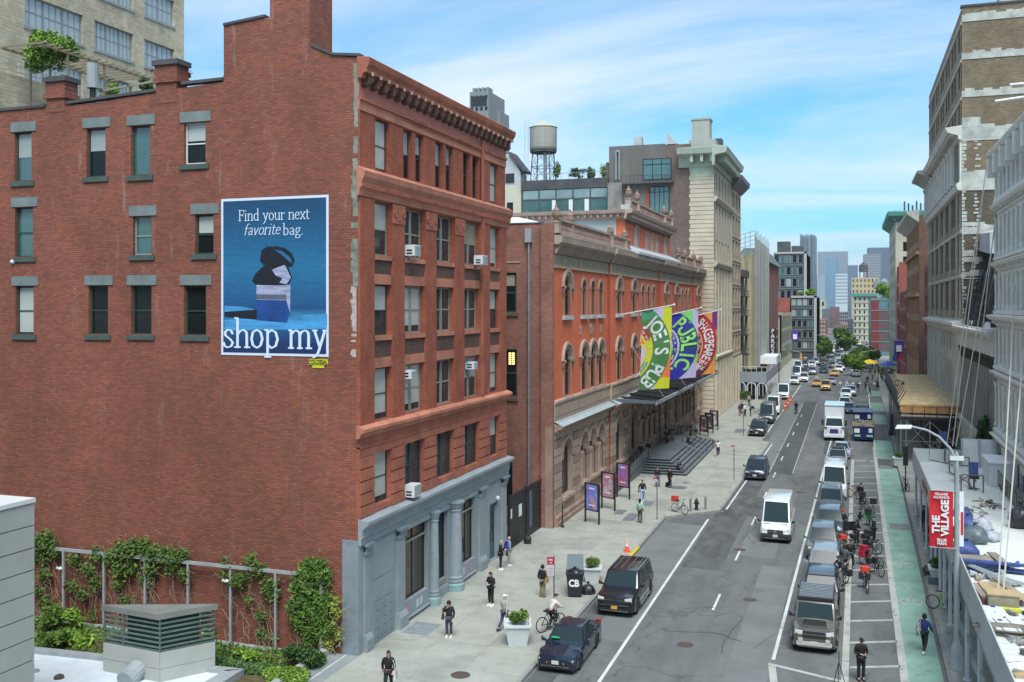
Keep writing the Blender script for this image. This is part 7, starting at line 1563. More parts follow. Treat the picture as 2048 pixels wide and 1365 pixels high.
t=blk('arcade_building','red brick building with tall narrow arches and a dark pitched roof',-28,-17.3,216,252,25.5,mat('brick_red_far',(0.26,0.07,0.05),.85,var=.2,vs=.3))
FX_(Fr('E',-17.3),216,252,0,25.5,-.4,0).build('street_wall',MT['brick_red_far'],t)
for k in range(6):
 y=218.5+k*5.8; FX_(Fr('E',-17.3),y,y+2.6,11,20.5,-.1,.03).farch(Fr('E',-17.3),y+1.3,20.5,0,1.3,-.1,.03,6).build('arch_bay',BRD,t)
 for j in range(2): FX_(Fr('E',-17.3),y,y+2.4,3+j*4,5.8+j*4,0,.04).build('window',MT['glass_dark'],t)
for z in(10.2,8.2): FX_(Fr('E',-17.3),216,252,z,z+.3,0,.15).build('string_course',BRL,t)
H8_([(-24,214,25.5),(-16.4,214,25.3),(-16.4,253,25.3),(-24,253,25.5)],[(-22,216,28.5),(-18.5,218,28.5),(-18.5,250,28.5),(-22,252,28.5)]).build('roof',mat('roof_greenish',(0.09,0.13,0.12),.7,var=.2,vs=.3),t)
t=blk('cream_low_building','low cream building with slit windows beyond the red arcades',-24,-16.6,254,300,14.0,mat('cream_far',(0.40,0.38,0.28),.8,var=.1,vs=.2))
for k in range(9):
 for j in range(3): FX_(Fr('E',-16.6),256+k*4.8,257.6+k*4.8,2.5+j*3.9,5.5+j*3.9,-.3,.04).build('window',MT['glass_dark'],t)
FX_(Fr('E',-16.6),254,300,0,14,-.4,.0).build('street_wall',MT['cream_far'],t); FX_(Fr('N',253.9),-24,-16.4,13.6,14.4,-.3,.3).build('cornice',MT['cream_far'],t)
DG=mat('dark_green_grey',(0.055,0.07,0.072),.6,var=.15,vs=.2); CCN=mat('pale_concrete',(0.38,0.38,0.34),.8)
def gridfront(label,x0,x1,y,z0,z1,rows,cols,group=None,name='glass_building'):
 t=thing(name,label,'building',(0,0,0)); BX_(x0,x1,y,y+30,0,z1).build('body',DG,t); F=Fr('N',y); fl=(z1-z0)/rows; cw=(x1-x0-.9)/cols
 for j in range(rows):
  FX_(F,x0,x1,z0+fl*j-.15,z0+fl*j+.2,0,.35).build('floor_band',mat('band_slate',(0.12,0.15,0.155),.6),t)
  for i in range(cols): w_=FX_(F,x0+cw*i+.15,x0+cw*(i+1)-.15,z0+fl*j+.7,z0+fl*(j+1)-.4,0,.1).build('window',MT['frame_grey'],t); FX_(F,x0+cw*i+.3,x0+cw*(i+1)-.3,z0+fl*j+.85,z0+fl*(j+1)-.55,.1,.13).build('pane',MATS[random.choice(['glass_dark','glass_green','glass_dark','blind'])],w_)
 BX_(x1-.8,x1,y-.5,y+29,0,z1+.5).build('pale_edge',CCN,t); FX_(F,x0,x1,z1-.1,z1+.5,0,.5).build('parapet',CCN,t); return t
t=gridfront('upper dark glass fronted building with a pale top frame, left of the round tower',-24,-13.7,330,10,33,6,5)
BX_(-23,-19,331,336,33.5,37).box(-18.5,-15,331,336,33.5,35.5).build('roof_plant',MT['roof_dark'],t)
t=gridfront('dark gridded five-storey building with a pale right edge down the street',-17.2,-9.8,305,2.5,18.5,5,4)
bushy('roof_garden','green bushes on the roof of the dark gridded building','plant',(-11.5,306,20),1.6,2,1.3,LF2,600,.28,95,.3); bushy('roof_garden','small round green bush on the roof left of the larger one','plant',(-14.6,306,19.4),.9,1.5,.8,LF1,400,.28,96,.2)
t=blk('brick_link_building','dark red brick building partly hidden behind the cream one',-24,-17.3,301,330,18.4,MT['brick_red_far'])
def far(label,u0,v0,u1,dist,m,rows,cols,wm='glass_dark',depth=40,name='building_block',wf=.5,hf=.5,band=None,zb=0):
 x0,z1=PY(u0,v0,dist); x1,_=PY(u1,v0,dist); t=thing(name,label,'building',(0,0,0)); BX_(x0,x1,dist,dist+depth,0,z1).build('body',m,t)
 if rows:
  F=Fr('N',dist); fl=(z1-zb)/rows; cw=(x1-x0)/cols; q=MB()
  for j in range(rows):
   for i in range(cols): q.fbox(F,x0+cw*(i+.5-wf/2),x0+cw*(i+.5+wf/2),zb+fl*(j+.5-hf/2),zb+fl*(j+.5+hf/2),-.2,.15)
  q.build('window',MATS[wm],t)['kind']='stuff'
  if band:
   for j in range(rows+1): FX_(F,x0,x1,zb+fl*j-.2,zb+fl*j+.2,0,.3).build('band',band,t)
 return t,x0,x1,z1
FR_=MT['brick_red_far'];
mat('far_brick_a',(0.20,0.085,0.07),.85,var=.3,vs=.15); mat('far_brick_b',(0.15,0.09,0.08),.85,var=.3,vs=.1); mat('far_grey',(0.20,0.21,0.22),.8,var=.1,vs=.1); mat('far_cream',(0.42,0.40,0.31),.8,var=.08,vs=.2); mat('far_yellow',(0.42,0.34,0.20),.8,var=.1,vs=.2)
far('small red brick building with pale windows at the left of the street end',1637,640,1651,420,MT['far_brick_a'],6,3,'blind'); far('narrow brown brick tenement in the middle of the street end',1651,668,1668,560,MT['far_brick_a'],5,5,'blind'); far('mauve brick tenement with a pale cornice closing the street',1668,655,1682,640,MT['far_brick_b'],6,4,'blind')
far('orange brick tenement right of the street end',1681,650,1697,520,MT['far_brick_a'],6,4,'blind'); far('dark slate block above the tenements at the street end',1644,618,1660,760,mat('slate_far',(0.10,0.12,0.14),.8),0,0); far('mauve blank wall beside the slate block',1660,614,1678,770,MT['far_brick_b'],0,0)
far('long low grey block with a dark roof band at the street end',1678,624,1697,700,MT['far_grey'],5,5); far('thin dark building against the cream hotel',1696,640,1707,460,mat('navy_far',(0.045,0.05,0.07),.8,var=.2,vs=.2),10,2,'far_grey',wf=.3)
far('pale low building with a green roof garden beside the round tower',1634,600,1650,900,MT['far_cream'],3,2)
t,x0,x1,z1=far('cream hotel with a green cornice at the end of the street',1706,592,1752,470,MT['far_cream'],7,5,'glass_dark',wf=.28,hf=.5,band=MT['far_cream'])
BX_(x0-.6,x1+.6,469,472,z1-.3,z1+1).build('green_cornice',mat('far_green',(0.06,0.22,0.18),.7),t)
t,x0,x1,z1=far('yellow brick apartment tower with water tanks behind the cream hotel',1703,556,1757,620,MT['far_yellow'],10,7,'glass_dark',wf=.3,hf=.45)
for k,(u,vt) in enumerate([(1727,528),(1752,560),(1768,560)]):
 x,z=PY(u,vt,622); tt=thing('rooftop_tank',['conical roofed tank on the yellow apartment tower','left grey tank above the roof garden','right dark tank above the roof garden'][k],'water tank',(x,622,0)); LT_((0,0,z-5),[(2.6,0),(2.6,4),(.2,6)],12).build('tank',MT['far_grey'] if k else MT['roof_dark'],tt);
 for s in(-1,1): TU_((s*2,0,z-9),(s*2,0,z-5),.3,n=4).build('leg',MT['roof_dark'],tt)
# --- middle distance, right side
t=blk('small_brick_building','low dark red brick building between the tall tan and the orange ones',10.8,24,152.5,166,22,mat('mid_brick_red',(0.20,0.07,0.05),.85,var=.2,vs=.4),'W')
facade(t,Fr('W',10.8),152.5,166,3,22,5,4,MT['glass_dark'],MT['frame_dark'],.45,.6,MT['mid_brick_red'])
OB=mat('orange_brick',(0.34,0.17,0.09),.85,var=.18,vs=.4);
t=blk('orange_brick_building','orange brick building with tall arched bays and a brown side wall',10.3,30,171,208,30.6,OB,'W',brick('brown_side_brick',(0.20,0.10,0.07),(0.14,0.075,0.05),(0.18,.12,.09),'N',bw=.5,bh=.2,ms=.03,patch=.4,ps=.2))
facade(t,Fr('W',10.3),171,208,6,30,6,9,MT['glass_dark'],BRD,.5,.72,OB,band=None)
for z in(17.8,24.6): FX_(Fr('W',10.3),171,208,z-.25,z+.3,0,.45).build('string_cornice',OB,t)
MB().prism([(10.3-d,170.5,z) for d,z in [(0,29.5),(.4,29.8),(1.8,30.8),(1.9,31.3),(0,31.6)]],(0,38,0)).build('cornice',LSD,t)
t=blk('red_low_building','red brick five-storey building beyond the orange one',10.3,30,209,238,19.3,FR_,'W'); facade(t,Fr('W',10.3),209,238,4,19,4,7,MT['glass_dark'],MT['frame_tan'],.4,.55,FR_,band=BRL)
t=blk('cream_tower_block','tall cream building with a green cornice far down on the right',9.9,34,250,290,37,MT['far_cream'],'W'); facade(t,Fr('W',9.9),250,290,5,37,9,8,MT['glass_dark'],MT['frame_tan'],.4,.5,MT['far_cream'])
for j in range(8):
 for i in range(3): FX_(Fr('N',250),11.6+i*1.9,12.6+i*1.9,8+j*3.5,10.2+j*3.5,0,.05).build('window',MT['glass_dark'],t)
MB().prism([(9.9-d,249,z) for d,z in [(0,36),(1.8,37.3),(1.9,38.2),(0,38.6)]],(0,42,0)).build('green_cornice',MT['far_green'],t); MB().prism([(8.2,250-d,z) for d,z in [(0,36),(1.8,37.3),(1.9,38.2),(0,38.6)]],(10,0,0)).build('green_cornice',MT['far_green'],t)
for k in range(6): TU_((12+k*.9,252,38),(12+k*.9,252,41-(k%3)*.5),.2,n=5).build('roof_pipe',MT['roof_dark'],t)
t=blk('cornice_house','red building with a grey cornice just before the cream tower',10.2,30,240,249,26,FR_,'W'); facade(t,Fr('W',10.2),240,249,8,25,4,2,MT['glass_dark'],MT['frame_tan'],.5,.55,FR_,band=LSD)
t=thing('teal_glass_building','red and teal panelled building with a bright roof garden','building',(0,0,0)); yy=330; F=Fr('N',yy); TL=mat('teal_panel',(0.10,0.19,0.22),.5,var=.1,vs=.2)
x0,x1,x2=5.9,8.2,12.6; BX_(x0,x2+6,yy,yy+50,0,18.5).build('body',TL,t);
for j in range(5):
 z=1.5+j*3.3; FX_(F,x0,x1,z,z+3.0,0,.1).build('red_panel',mat('panel_red',(0.17,0.03,0.03),.7),t); FX_(F,x1,x2,z+.2,z+2.9,0,.08).build('brown_panel' if j<4 else 'teal_panel',mat('panel_mauve',(0.12,0.075,0.075),.7) if j<4 else TL,t); FX_(F,x0,x2,z+3.0,z+3.3,0,.2).build('pale_band',MT['far_grey'],t); FX_(F,x2-1.8,x2-.2,z+.5,z+2.7,.08,.16).build('window',MT['glass_green'],t)
bushy('roof_garden','bright green garden on top of the teal and red building','plant',(10.6,338,21.0),3.6,3,2.2,LF2,1600,.35,97,.4)
bushy('roof_garden','lower green hedge hanging under the roof garden','plant',(11.2,331,18.9),1.8,1.2,.9,LF1,600,.3,98,.2)
# --- skyline
HZ=lambda n,c:mat(n,c,.8)  # distance haze is put into these flat skyline colours as well
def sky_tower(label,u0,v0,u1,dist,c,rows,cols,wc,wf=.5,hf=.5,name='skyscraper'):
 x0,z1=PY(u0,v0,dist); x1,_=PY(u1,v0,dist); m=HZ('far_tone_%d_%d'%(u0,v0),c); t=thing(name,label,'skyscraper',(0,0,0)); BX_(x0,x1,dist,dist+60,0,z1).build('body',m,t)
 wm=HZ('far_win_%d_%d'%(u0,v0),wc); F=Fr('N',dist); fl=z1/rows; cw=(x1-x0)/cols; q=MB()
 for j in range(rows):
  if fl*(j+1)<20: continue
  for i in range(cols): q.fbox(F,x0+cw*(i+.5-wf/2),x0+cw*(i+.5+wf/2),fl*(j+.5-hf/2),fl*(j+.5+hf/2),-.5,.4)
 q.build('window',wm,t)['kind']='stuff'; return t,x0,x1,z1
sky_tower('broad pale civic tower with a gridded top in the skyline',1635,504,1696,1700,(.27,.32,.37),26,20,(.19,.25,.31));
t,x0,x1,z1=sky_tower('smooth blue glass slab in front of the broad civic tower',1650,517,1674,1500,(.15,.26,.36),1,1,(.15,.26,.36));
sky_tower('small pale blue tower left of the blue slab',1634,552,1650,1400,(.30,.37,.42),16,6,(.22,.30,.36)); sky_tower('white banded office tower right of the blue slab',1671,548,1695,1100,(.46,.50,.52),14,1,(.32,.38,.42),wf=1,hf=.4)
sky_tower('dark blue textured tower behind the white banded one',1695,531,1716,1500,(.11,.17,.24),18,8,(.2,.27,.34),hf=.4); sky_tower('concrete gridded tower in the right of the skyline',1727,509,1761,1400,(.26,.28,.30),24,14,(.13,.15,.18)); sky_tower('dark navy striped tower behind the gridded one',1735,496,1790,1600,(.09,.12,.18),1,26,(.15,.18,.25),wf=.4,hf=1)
t=thing('skyscraper','tall rippled silver skyscraper, the highest in the skyline','skyscraper',(0,0,0)); x0,z1=PY(1600,469,1500); x1,_=PY(1631,469,1500); m=HZ('far_silver',(.27,.31,.34)); m2=HZ('far_silver_dark',(.17,.21,.25))
for k in range(9):
 a=x0+(x1-x0)*k/9; BX_(a,a+(x1-x0)/9,1500-(k%2)*2-(k%3),1560,0,z1-(k%3)*1.2).build('fold',m if k%2 else m2,t)
q=MB()
for j in range(36): q.box(x0,x1,1495.5,1496.5,20+j*2.8,20.9+j*2.8)
q.build('floor_line',m2,t)['kind']='stuff'
def tree(label,u,v,h,r,n,m,seed,ls=.22,z=0.0,name='street_tree'):
 x,y=G(u,v); t=thing(name,label,'tree',(x,y,0)); rr=random.Random(seed); th=h*.38
 TU_((0,0,0),(0,0,th),.22,.15,7).build('trunk',STM,t)
 L=[(rr.gauss(0,.42)*r,rr.gauss(0,.42)*r,th+ (h-th)*rr.uniform(.15,.85),rr.uniform(.28,.5)*r) for _ in range(13)]
 b=MB()
 for a in L[:8]: b.tube((0,0,th*.8),a[:3],.09,.03,5)
 b.build('limb',STM,t)
 def fn(q):
  a=q.choice(L); d=Vector((q.gauss(0,1),q.gauss(0,1),q.gauss(0,.8))).normalized()*q.random()**.3*a[3]; return (a[0]+d.x,a[1]+d.y,a[2]+d.z)
 leafobj('crown',leaves(n,fn,ls,seed),m,t,None)
tree('bright green tree at the corner past the crossing, nearest of the street trees',1710,752,4.8,2.5,3000,leafmat('leaf_tree',(0.10,0.21,0.02),c2=(0.19,0.33,0.03)),201,.24)
tree('darker tree just behind the bright corner tree',1728,738,5.6,3.2,2200,LF1,202,.26); tree('tree on the left pavement in front of the pale edged building',1647,722,6.0,2.6,2200,LF1,203,.28); tree('first tall tree in the middle of the street end',1692,712,6.0,2.7,2600,LF1,204,.34)
tree('second tall tree at the street end, farther away',1688,700,7.2,3.4,2400,LF1,205,.42); tree('small far tree at the left side of the street end',1640,712,6.5,3,1600,LF1,206,.35); tree('low dark tree on the right pavement by the red panels',1745,735,5.2,3,1800,LF3,207,.26)
bushy('pavement_hedge','green hedge planter under the blue parasol','hedge',(*G(1772,752),1.0),2.2,1.2,.9,LF1,700,.2,208,.2)
for i,(x0,x1,y0,y1,h,m,lab) in enumerate([(-52,-24,-90,12,27,'mid_brick_red','unseen plain red brick block on the left side of the street behind the viewpoint'),(10.6,40,-90,14,26,'far_cream','unseen cream block on the right side of the street behind the viewpoint'),(-60,60,-190,-150,34,'far_grey','unseen grey block closing the street behind the viewpoint')]):  # unseen blocks, added behind the camera for car glass to reflect
 t=simple_tower(lab,x0,x1,y0,y1,h,MATS[m],7,8 if i==2 else 0,24 if i<2 else 0,MT['glass_dark'],name='building',side='E' if i==0 else 'W')
 if i==2:
  q=MB()
  for j in range(7):
   for k in range(20): q.box(-58+k*5.9,-55+k*5.9,-149.95,-149.8,2+j*4.7,5+j*4.7)
  q.build('window',MT['glass_dark'],t)['kind']='stuff'
# --- vehicles
def paint(name,c,metal=.0,rough=.28,coat=.8): return mat('paint_'+name,c,rough,metal=metal,coat=coat,var=.06,vs=.8)
PN={k:paint(k,*v) for k,v in dict(navy=((.012,.022,.045),.3),black=((.008,.008,.010),),darkgrey=((.05,.055,.06),.3),silver=((.33,.35,.37),.5,.3),greygreen=((.12,.14,.135),.4,.3),tan=((.13,.12,.095),.4,.32),
 white=((.66,.68,.68),0,.3),taxi=((.55,.28,.03),),slate=((.07,.09,.10),.3),blue=((.02,.04,.13),.3),red=((.25,.02,.02),),brown=((.08,.045,.05),.3),lilac=((.42,.42,.50),.3),teal=((.05,.10,.10),.3),dumpblue=((.008,.015,.10),.0,.5,.2)).items()}
CG=mat('car_glass',(0.022,0.034,0.038),0.07,spec=.26); HL=mat('headlight',(0.55,0.58,0.60),.12,coat=1); TL_=mat('tail_light',(0.35,0.01,0.01),.2,coat=1); UB=mat('underbody',(.012,.012,.012),.9); PLT=mat('plate_white',(.55,.55,.50),.5); PLY_=mat('plate_amber',(.6,.32,.05),.5)
KINDS=dict(
 sedan=dict(L=4.85,W=1.84,H=1.45,top=[(0,.62),(.04,.70),(.28,.86),(.30,.95),(.72,.98),(.86,1.0),(.97,.96),(1,.82)],ws=(.27,.44),rr=.70,rb=.87,wb=(.185,.775),r=.33,zb=.2,roofin=.30),
 suv=dict(L=4.9,W=1.95,H=1.75,top=[(0,.72),(.03,.92),(.25,1.06),(.27,1.12),(.75,1.14),(.95,1.14),(.98,1.1),(1,.95)],ws=(.25,.38),rr=.90,rb=.975,wb=(.19,.78),r=.38,zb=.25,roofin=.22),
 bigsuv=dict(L=5.5,W=2.06,H=1.92,top=[(0,.80),(.02,1.08),(.25,1.17),(.27,1.22),(.75,1.24),(.96,1.24),(.985,1.18),(1,.95)],ws=(.255,.37),rr=.93,rb=.985,wb=(.18,.79),r=.42,zb=.28,roofin=.20),
 offroad=dict(L=4.75,W=2.0,H=1.97,top=[(0,.78),(.02,1.12),(.26,1.20),(.27,1.24),(.75,1.26),(.97,1.26),(.99,1.24),(1,1.0)],ws=(.265,.335),rr=.965,rb=.99,wb=(.17,.80),r=.43,zb=.30,roofin=.14),
 van=dict(L=6.0,W=2.03,H=2.65,top=[(0,.75),(.025,1.0),(.13,1.25),(.14,1.38),(.75,1.42),(.97,1.42),(.99,1.4),(1,1.2)],ws=(.12,.235),rr=.97,rb=.992,wb=(.16,.76),r=.36,zb=.25,roofin=.17),
 minivan=dict(L=4.9,W=1.9,H=1.9,top=[(0,.7),(.03,.92),(.15,1.08),(.17,1.14),(.75,1.16),(.96,1.16),(.985,1.12),(1,.95)],ws=(.15,.33),rr=.94,rb=.985,wb=(.18,.78),r=.34,zb=.22,roofin=.18),
 pickup=dict(L=5.6,W=2.0,H=1.85,top=[(0,.8),(.02,1.05),(.25,1.15),(.27,1.2),(.6,1.22),(.62,1.15),(.985,1.15),(1,.9)],ws=(.27,.37),rr=.56,rb=.60,wb=(.17,.76),r=.42,zb=.3,roofin=.2))
def lerp(pts,x):
 for (a,b),(c,d) in zip(pts[:-1],pts[1:]):
  if x<=c: return b+(d-b)*(x-a)/max(1e-6,c-a)
 return pts[-1][1]
CT={}
def car_template(kind):
 if kind in CT: return CT[kind]
 K=KINDS[kind]; L,W,H=K['L'],K['W'],K['H']; hw=W/2; P=[]
 wy=[K['wb'][0]*L,K['wb'][1]*L]; R_=K['r']; ar=R_+.07
 ys=sorted(set([0,.03,.08,.16,.3,.5]+[L-.0,L-.03,L-.1,L-.25]+[i*L/18 for i in range(19)]+sum([[c+ar*math.cos(PI*k/8) for k in range(9)]+[c-ar-.01,c+ar+.01] for c in wy],[])+[p[0]*L for p in K['top']]))
 ys=[y for y in ys if 0<=y<=L]; vs=[];fs=[]; n=0; rings=[]
 def nose(y):
  d=min(y,L-y); f=1-(max(0,.42-y)/.42)**2*.16 if y<.42 else 1-(max(0,.3-(L-y))/.3)**2*.10; return hw*f
 for y in ys:
  zt=lerp(K['top'],y/L); h=nose(y); zb=K['zb']+ (.12 if y<.05 or y>L-.05 else 0); ins=False
  for c in wy:
   if abs(y-c)<ar: zb=max(zb,R_+math.sqrt(max(0,ar*ar-(y-c)**2)) )
  zs=[zb,zb+.02,max(zb+.04,.45),max(zb+.06,zt*.72),max(zb+.08,zt-.10),zt-.02,zt+.02,zt+.035]
  xs=[h-.06,h-.015,h,h-.0,h-.035,h-.11,h*.55,0]
  ring=[(xs[i],y,zs[i]) for i in range(8)]+[(-xs[i],y,zs[i]) for i in range(6,-1,-1)]
  rings.append(len(vs)); vs+=ring
 m=15
 for a,b in zip(rings[:-1],rings[1:]):
  for i in range(m-1): fs.append((a+i,a+i+1,b+i+1,b+i))
 fs.append(tuple(rings[0]+i for i in range(m))); fs.append(tuple(rings[-1]+i for i in range(m))[::-1])
 b=MB(); b.add(vs,fs)
 zf=lerp(K['top'],K['ws'][0])-.03; zr=lerp(K['top'],K['rb'])-.03; y0,y1,y2,y3=K['ws'][0]*L,K['ws'][1]*L,K['rr']*L,K['rb']*L
 a0=hw-.07; a1=hw-K['roofin']
 def cab(off=0,ofz=0):
  return [(-a0-off,y0-off,zf),(a0+off,y0-off,zf),(a0+off,y3+off,zr),(-a0-off,y3+off,zr)],[(-a1-off,y1-off,H+ofz),(a1+off,y1-off,H+ofz),(a1+off,y2+off,H+ofz),(-a1-off,y2+off,H+ofz)]
 B,T=cab()
 bm=bmesh.new(); v=[bm.verts.new(p) for p in B+T]
 for f in [(0,1,5,4),(1,2,6,5),(2,3,7,6),(3,0,4,7),(4,5,6,7)]: bm.faces.new([v[i] for i in f])
 bm.edges.ensure_lookup_table(); eds=[e for e in bm.edges if any(q in v[4:] for q in e.verts)]
 bmesh.ops.bevel(bm,geom=eds,offset=.075,segments=2,affect='EDGES',profile=.5)
 bm.verts.index_update(); b.add([tuple(q.co) for q in bm.verts],[tuple(q.index for q in f.verts) for f in bm.faces]); bm.free()
 P.append(('body',b.mesh('car_body',None,smooth=35),'PAINT'))
 def face(c4,s0,s1,t0,t1,off=.012):
  """patch inset in a bilinear cabin face c4 = bl,br,tr,tl"""
  A,B_,C,D=[Vector(p) for p in c4]; nn=(B_-A).cross(D-A).normalized(); ctr=(A+B_+C+D)/4
  if nn.dot(ctr-Vector((0,L/2,1)))<0: nn=-nn
  f=lambda s,t:(A*(1-s)+B_*s)*(1-t)+(D*(1-s)+C*s)*t+nn*off
  return [tuple(f(s,t)) for s,t in((s0,t0),(s1,t0),(s1,t1),(s0,t1))]
 def patch(c4,*a,**k):
  q=face(c4,*a,**k); return MB().ngon(q)
 P.append(('windshield',patch([B[0],B[1],T[1],T[0]],.06,.94,.06,.93).mesh('windshield',None,fix=False),CG))
 P.append(('rear_window',patch([B[2],B[3],T[3],T[2]],.1,.9,.15,.88).mesh('rear_window',None,fix=False),CG))
 right=[B[1],B[2],T[2],T[1]]; left=[B[3],B[0],T[0],T[3]]
 if kind=='van': seg=[(.03,.22)]
 elif kind=='pickup': seg=[(.06,.5),(.53,.95)]
 elif kind=='sedan': seg=[(.12,.47),(.50,.86)]
 else: seg=[(.05,.34),(.37,.66),(.69,.95)]
 for s0,s1 in seg:
  P.append(('side_window',patch(right,s0,s1,.12,.84).mesh('side_window',None,fix=False),CG)); P.append(('side_window',patch(left,1-s1,1-s0,.12,.84).mesh('side_window',None,fix=False),CG))
 zt0=lerp(K['top'],.03); zh=zt0-.10
 for s in(-1,1):
  lw=.42 if kind in('sedan','suv','minivan') else .34
  hb=H8_([(s*(hw-.13),.06,zh-.17),(s*(hw-.13-lw),-.012,zh-.15),(s*(hw-.13-lw),.1,zh-.15),(s*(hw-.07),.35,zh-.13)],[(s*(hw-.15),.07,zh+.05),(s*(hw-.15-lw),.0,zh-.02),(s*(hw-.15-lw),.12,zh),(s*(hw-.075),.40,zh+.06)])
  P.append(('headlight',hb.mesh('headlight',None),HL))
  P.append(('tail_light',BX_(s*(hw-.08),s*(hw-.32),L-.05,L+.012,.75,1.0).mesh('tail_light',None),TL_))
  P.append(('mirror',H8_([(s*(hw-.05),y0+.22,zf+.02),(s*(hw+.2),y0+.24,zf+.04),(s*(hw+.2),y0+.38,zf+.04),(s*(hw-.05),y0+.36,zf+.02)],[(s*(hw-.02),y0+.24,zf+.10),(s*(hw+.21),y0+.26,zf+.22),(s*(hw+.21),y0+.38,zf+.22),(s*(hw-.02),y0+.34,zf+.10)]).mesh('mirror',None),'MIRROR'))
 gz=zt0-.14
 P.append(('grille',H8_([(-hw*.52,-.008,gz-.26),(hw*.52,-.008,gz-.26),(hw*.5,.1,gz-.26),(-hw*.5,.1,gz-.26)],[(-hw*.5,.0,gz+.04),(hw*.5,.0,gz+.04),(hw*.5,.1,gz+.04),(-hw*.5,.1,gz+.04)]).mesh('grille',None),MT['dark_trim']))
 P.append(('bumper',H8_([(-hw*.86,.0,K['zb']+.02),(hw*.86,.0,K['zb']+.02),(hw*.94,.25,K['zb']+.02),(-hw*.94,.25,K['zb']+.02)],[(-hw*.80,-.03,.46),(hw*.80,-.03,.46),(hw*.94,.25,.46),(-hw*.94,.25,.46)]).mesh('bumper',None),MT['dark_trim']))
 P.append(('number_plate',BX_(-.16,.16,-.045,-.03,.44,.60).mesh('number_plate',None),'PLATE'))
 P.append(('bumper_strip',BX_(-hw*.7,hw*.7,-.04,-.02,.33,.37).mesh('bumper_strip',None),MT['chrome']))
 P.append(('underbody',BX_(-hw+.26,hw-.26,.2,L-.2,.18,.62).mesh('underbody',None),UB))
 q=MB()
 for f in((K['ws'][0]+.045),(.50 if kind!='van' else .33),(.72 if kind!='van' else .60)):
  for s in(-1,1): q.box(s*(hw-.004),s*(hw+.003),f*L-.008,f*L+.008,.42,lerp(K['top'],f)-.16)
 P.append(('door_seam',q.mesh('door_seam',None),UB))
 q=MB()
 for f in(.46,.68):
  for s in(-1,1): q.box(s*(hw-.03),s*(hw+.02),f*L-.09,f*L+.07,.88,.92)
 P.append(('door_handle',q.mesh('door_handle',None),MT['chrome']))
 q=MB()
 for s in(-1,1): q.tube((s*.1,y0+.10,zf+.06),(s*.1+.5*(1 if s>0 else 1)*.9,y0+.16,zf+.1),.012,n=4)
 P.append(('wiper',q.mesh('wiper',None),MT['dark_trim']))
 if kind in('suv','bigsuv','minivan'):
  for s in(-1,1): P.append(('roof_rail',TU_((s*(a1-.06),y1+.15,H+.03),(s*(a1-.06),y2-.1,H+.03),.022,n=5).mesh('roof_rail',None),MT['chrome'] if kind!='suv' else MT['dark_trim']))
 ty=LT_((0,0,0),[(R_*.62,-.11),(R_*.94,-.115),(R_,-.08),(R_,.08),(R_*.94,.115),(R_*.62,.11)],20,'x').mesh('tyre',None,smooth=40)
 rm=LT_((0,0,0),[(R_*.62,-.09),(R_*.60,.10),(R_*.52,.085),(R_*.14,.075),(R_*.12,.10)],14,'x')
 for k in range(5): a=k*1.2566; rm.hull8([(.07,math.cos(a-.25)*R_*.14,math.sin(a-.25)*R_*.14),(.07,math.cos(a+.25)*R_*.14,math.sin(a+.25)*R_*.14),(.07,math.cos(a+.13)*R_*.58,math.sin(a+.13)*R_*.58),(.07,math.cos(a-.13)*R_*.58,math.sin(a-.13)*R_*.58)],[(.105,math.cos(a-.2)*R_*.14,math.sin(a-.2)*R_*.14),(.105,math.cos(a+.2)*R_*.14,math.sin(a+.2)*R_*.14),(.10,math.cos(a+.1)*R_*.58,math.sin(a+.1)*R_*.58),(.10,math.cos(a-.1)*R_*.58,math.sin(a-.1)*R_*.58)])
 rmm=rm.mesh('rim',None)
 for m_ in [p[1] for p in P]+[ty,rmm]: m_.materials.append(None)
 CT[kind]=(P,ty,rmm,[(s*(hw-.13),c,R_) for s in(-1,1) for c in wy],(a1,y1,y2,H,L,hw)); return CT[kind]
def car(kind,pc,x,y,label,rz=0,group=None,plate=None,extra=(),name='parked_car',cat='car',rim='steel',mirror=None):
 P,ty,rm,W,_=car_template(kind); t=thing(name,label,cat,(x,y,.004),rz,group)
 for nm,me,m in P:
  o=ob(nm,me,t); setmat(o,PN[pc] if m=='PAINT' else (PN[mirror or pc] if m=='MIRROR' else (plate or PLT) if m=='PLATE' else m))
 for (wx,wyy,wz) in W:
  o=ob('wheel',ty,t,(wx,wyy,wz)); setmat(o,MT['rubber'])
  r_=ob('rim',rm,o); setmat(r_,MATS[rim]);
  if wx<0: r_.rotation_euler=(0,0,PI)
 for e in extra: e(t,_)
 return t
def roofrack(t,d):
 a1,y1,y2,H,L,hw=d
 for k in range(10): BX_(-a1+.05,a1-.05,y1+.35+k*.26,y1+.47+k*.26,H+.08,H+.12).build('rack_slat',MT['steel'] if k%1==0 else 0,t)
 for s in(-1,1): BX_(s*(a1-.08),s*(a1-.03),y1+.2,y1+3.1,H+.03,H+.13).build('rack_side',MT['dark_trim'],t)
 BX_(-a1+.05,a1-.05,y1+.05,y1+.25,H+.03,H+.16).build('rack_fairing',MT['dark_trim'],t)
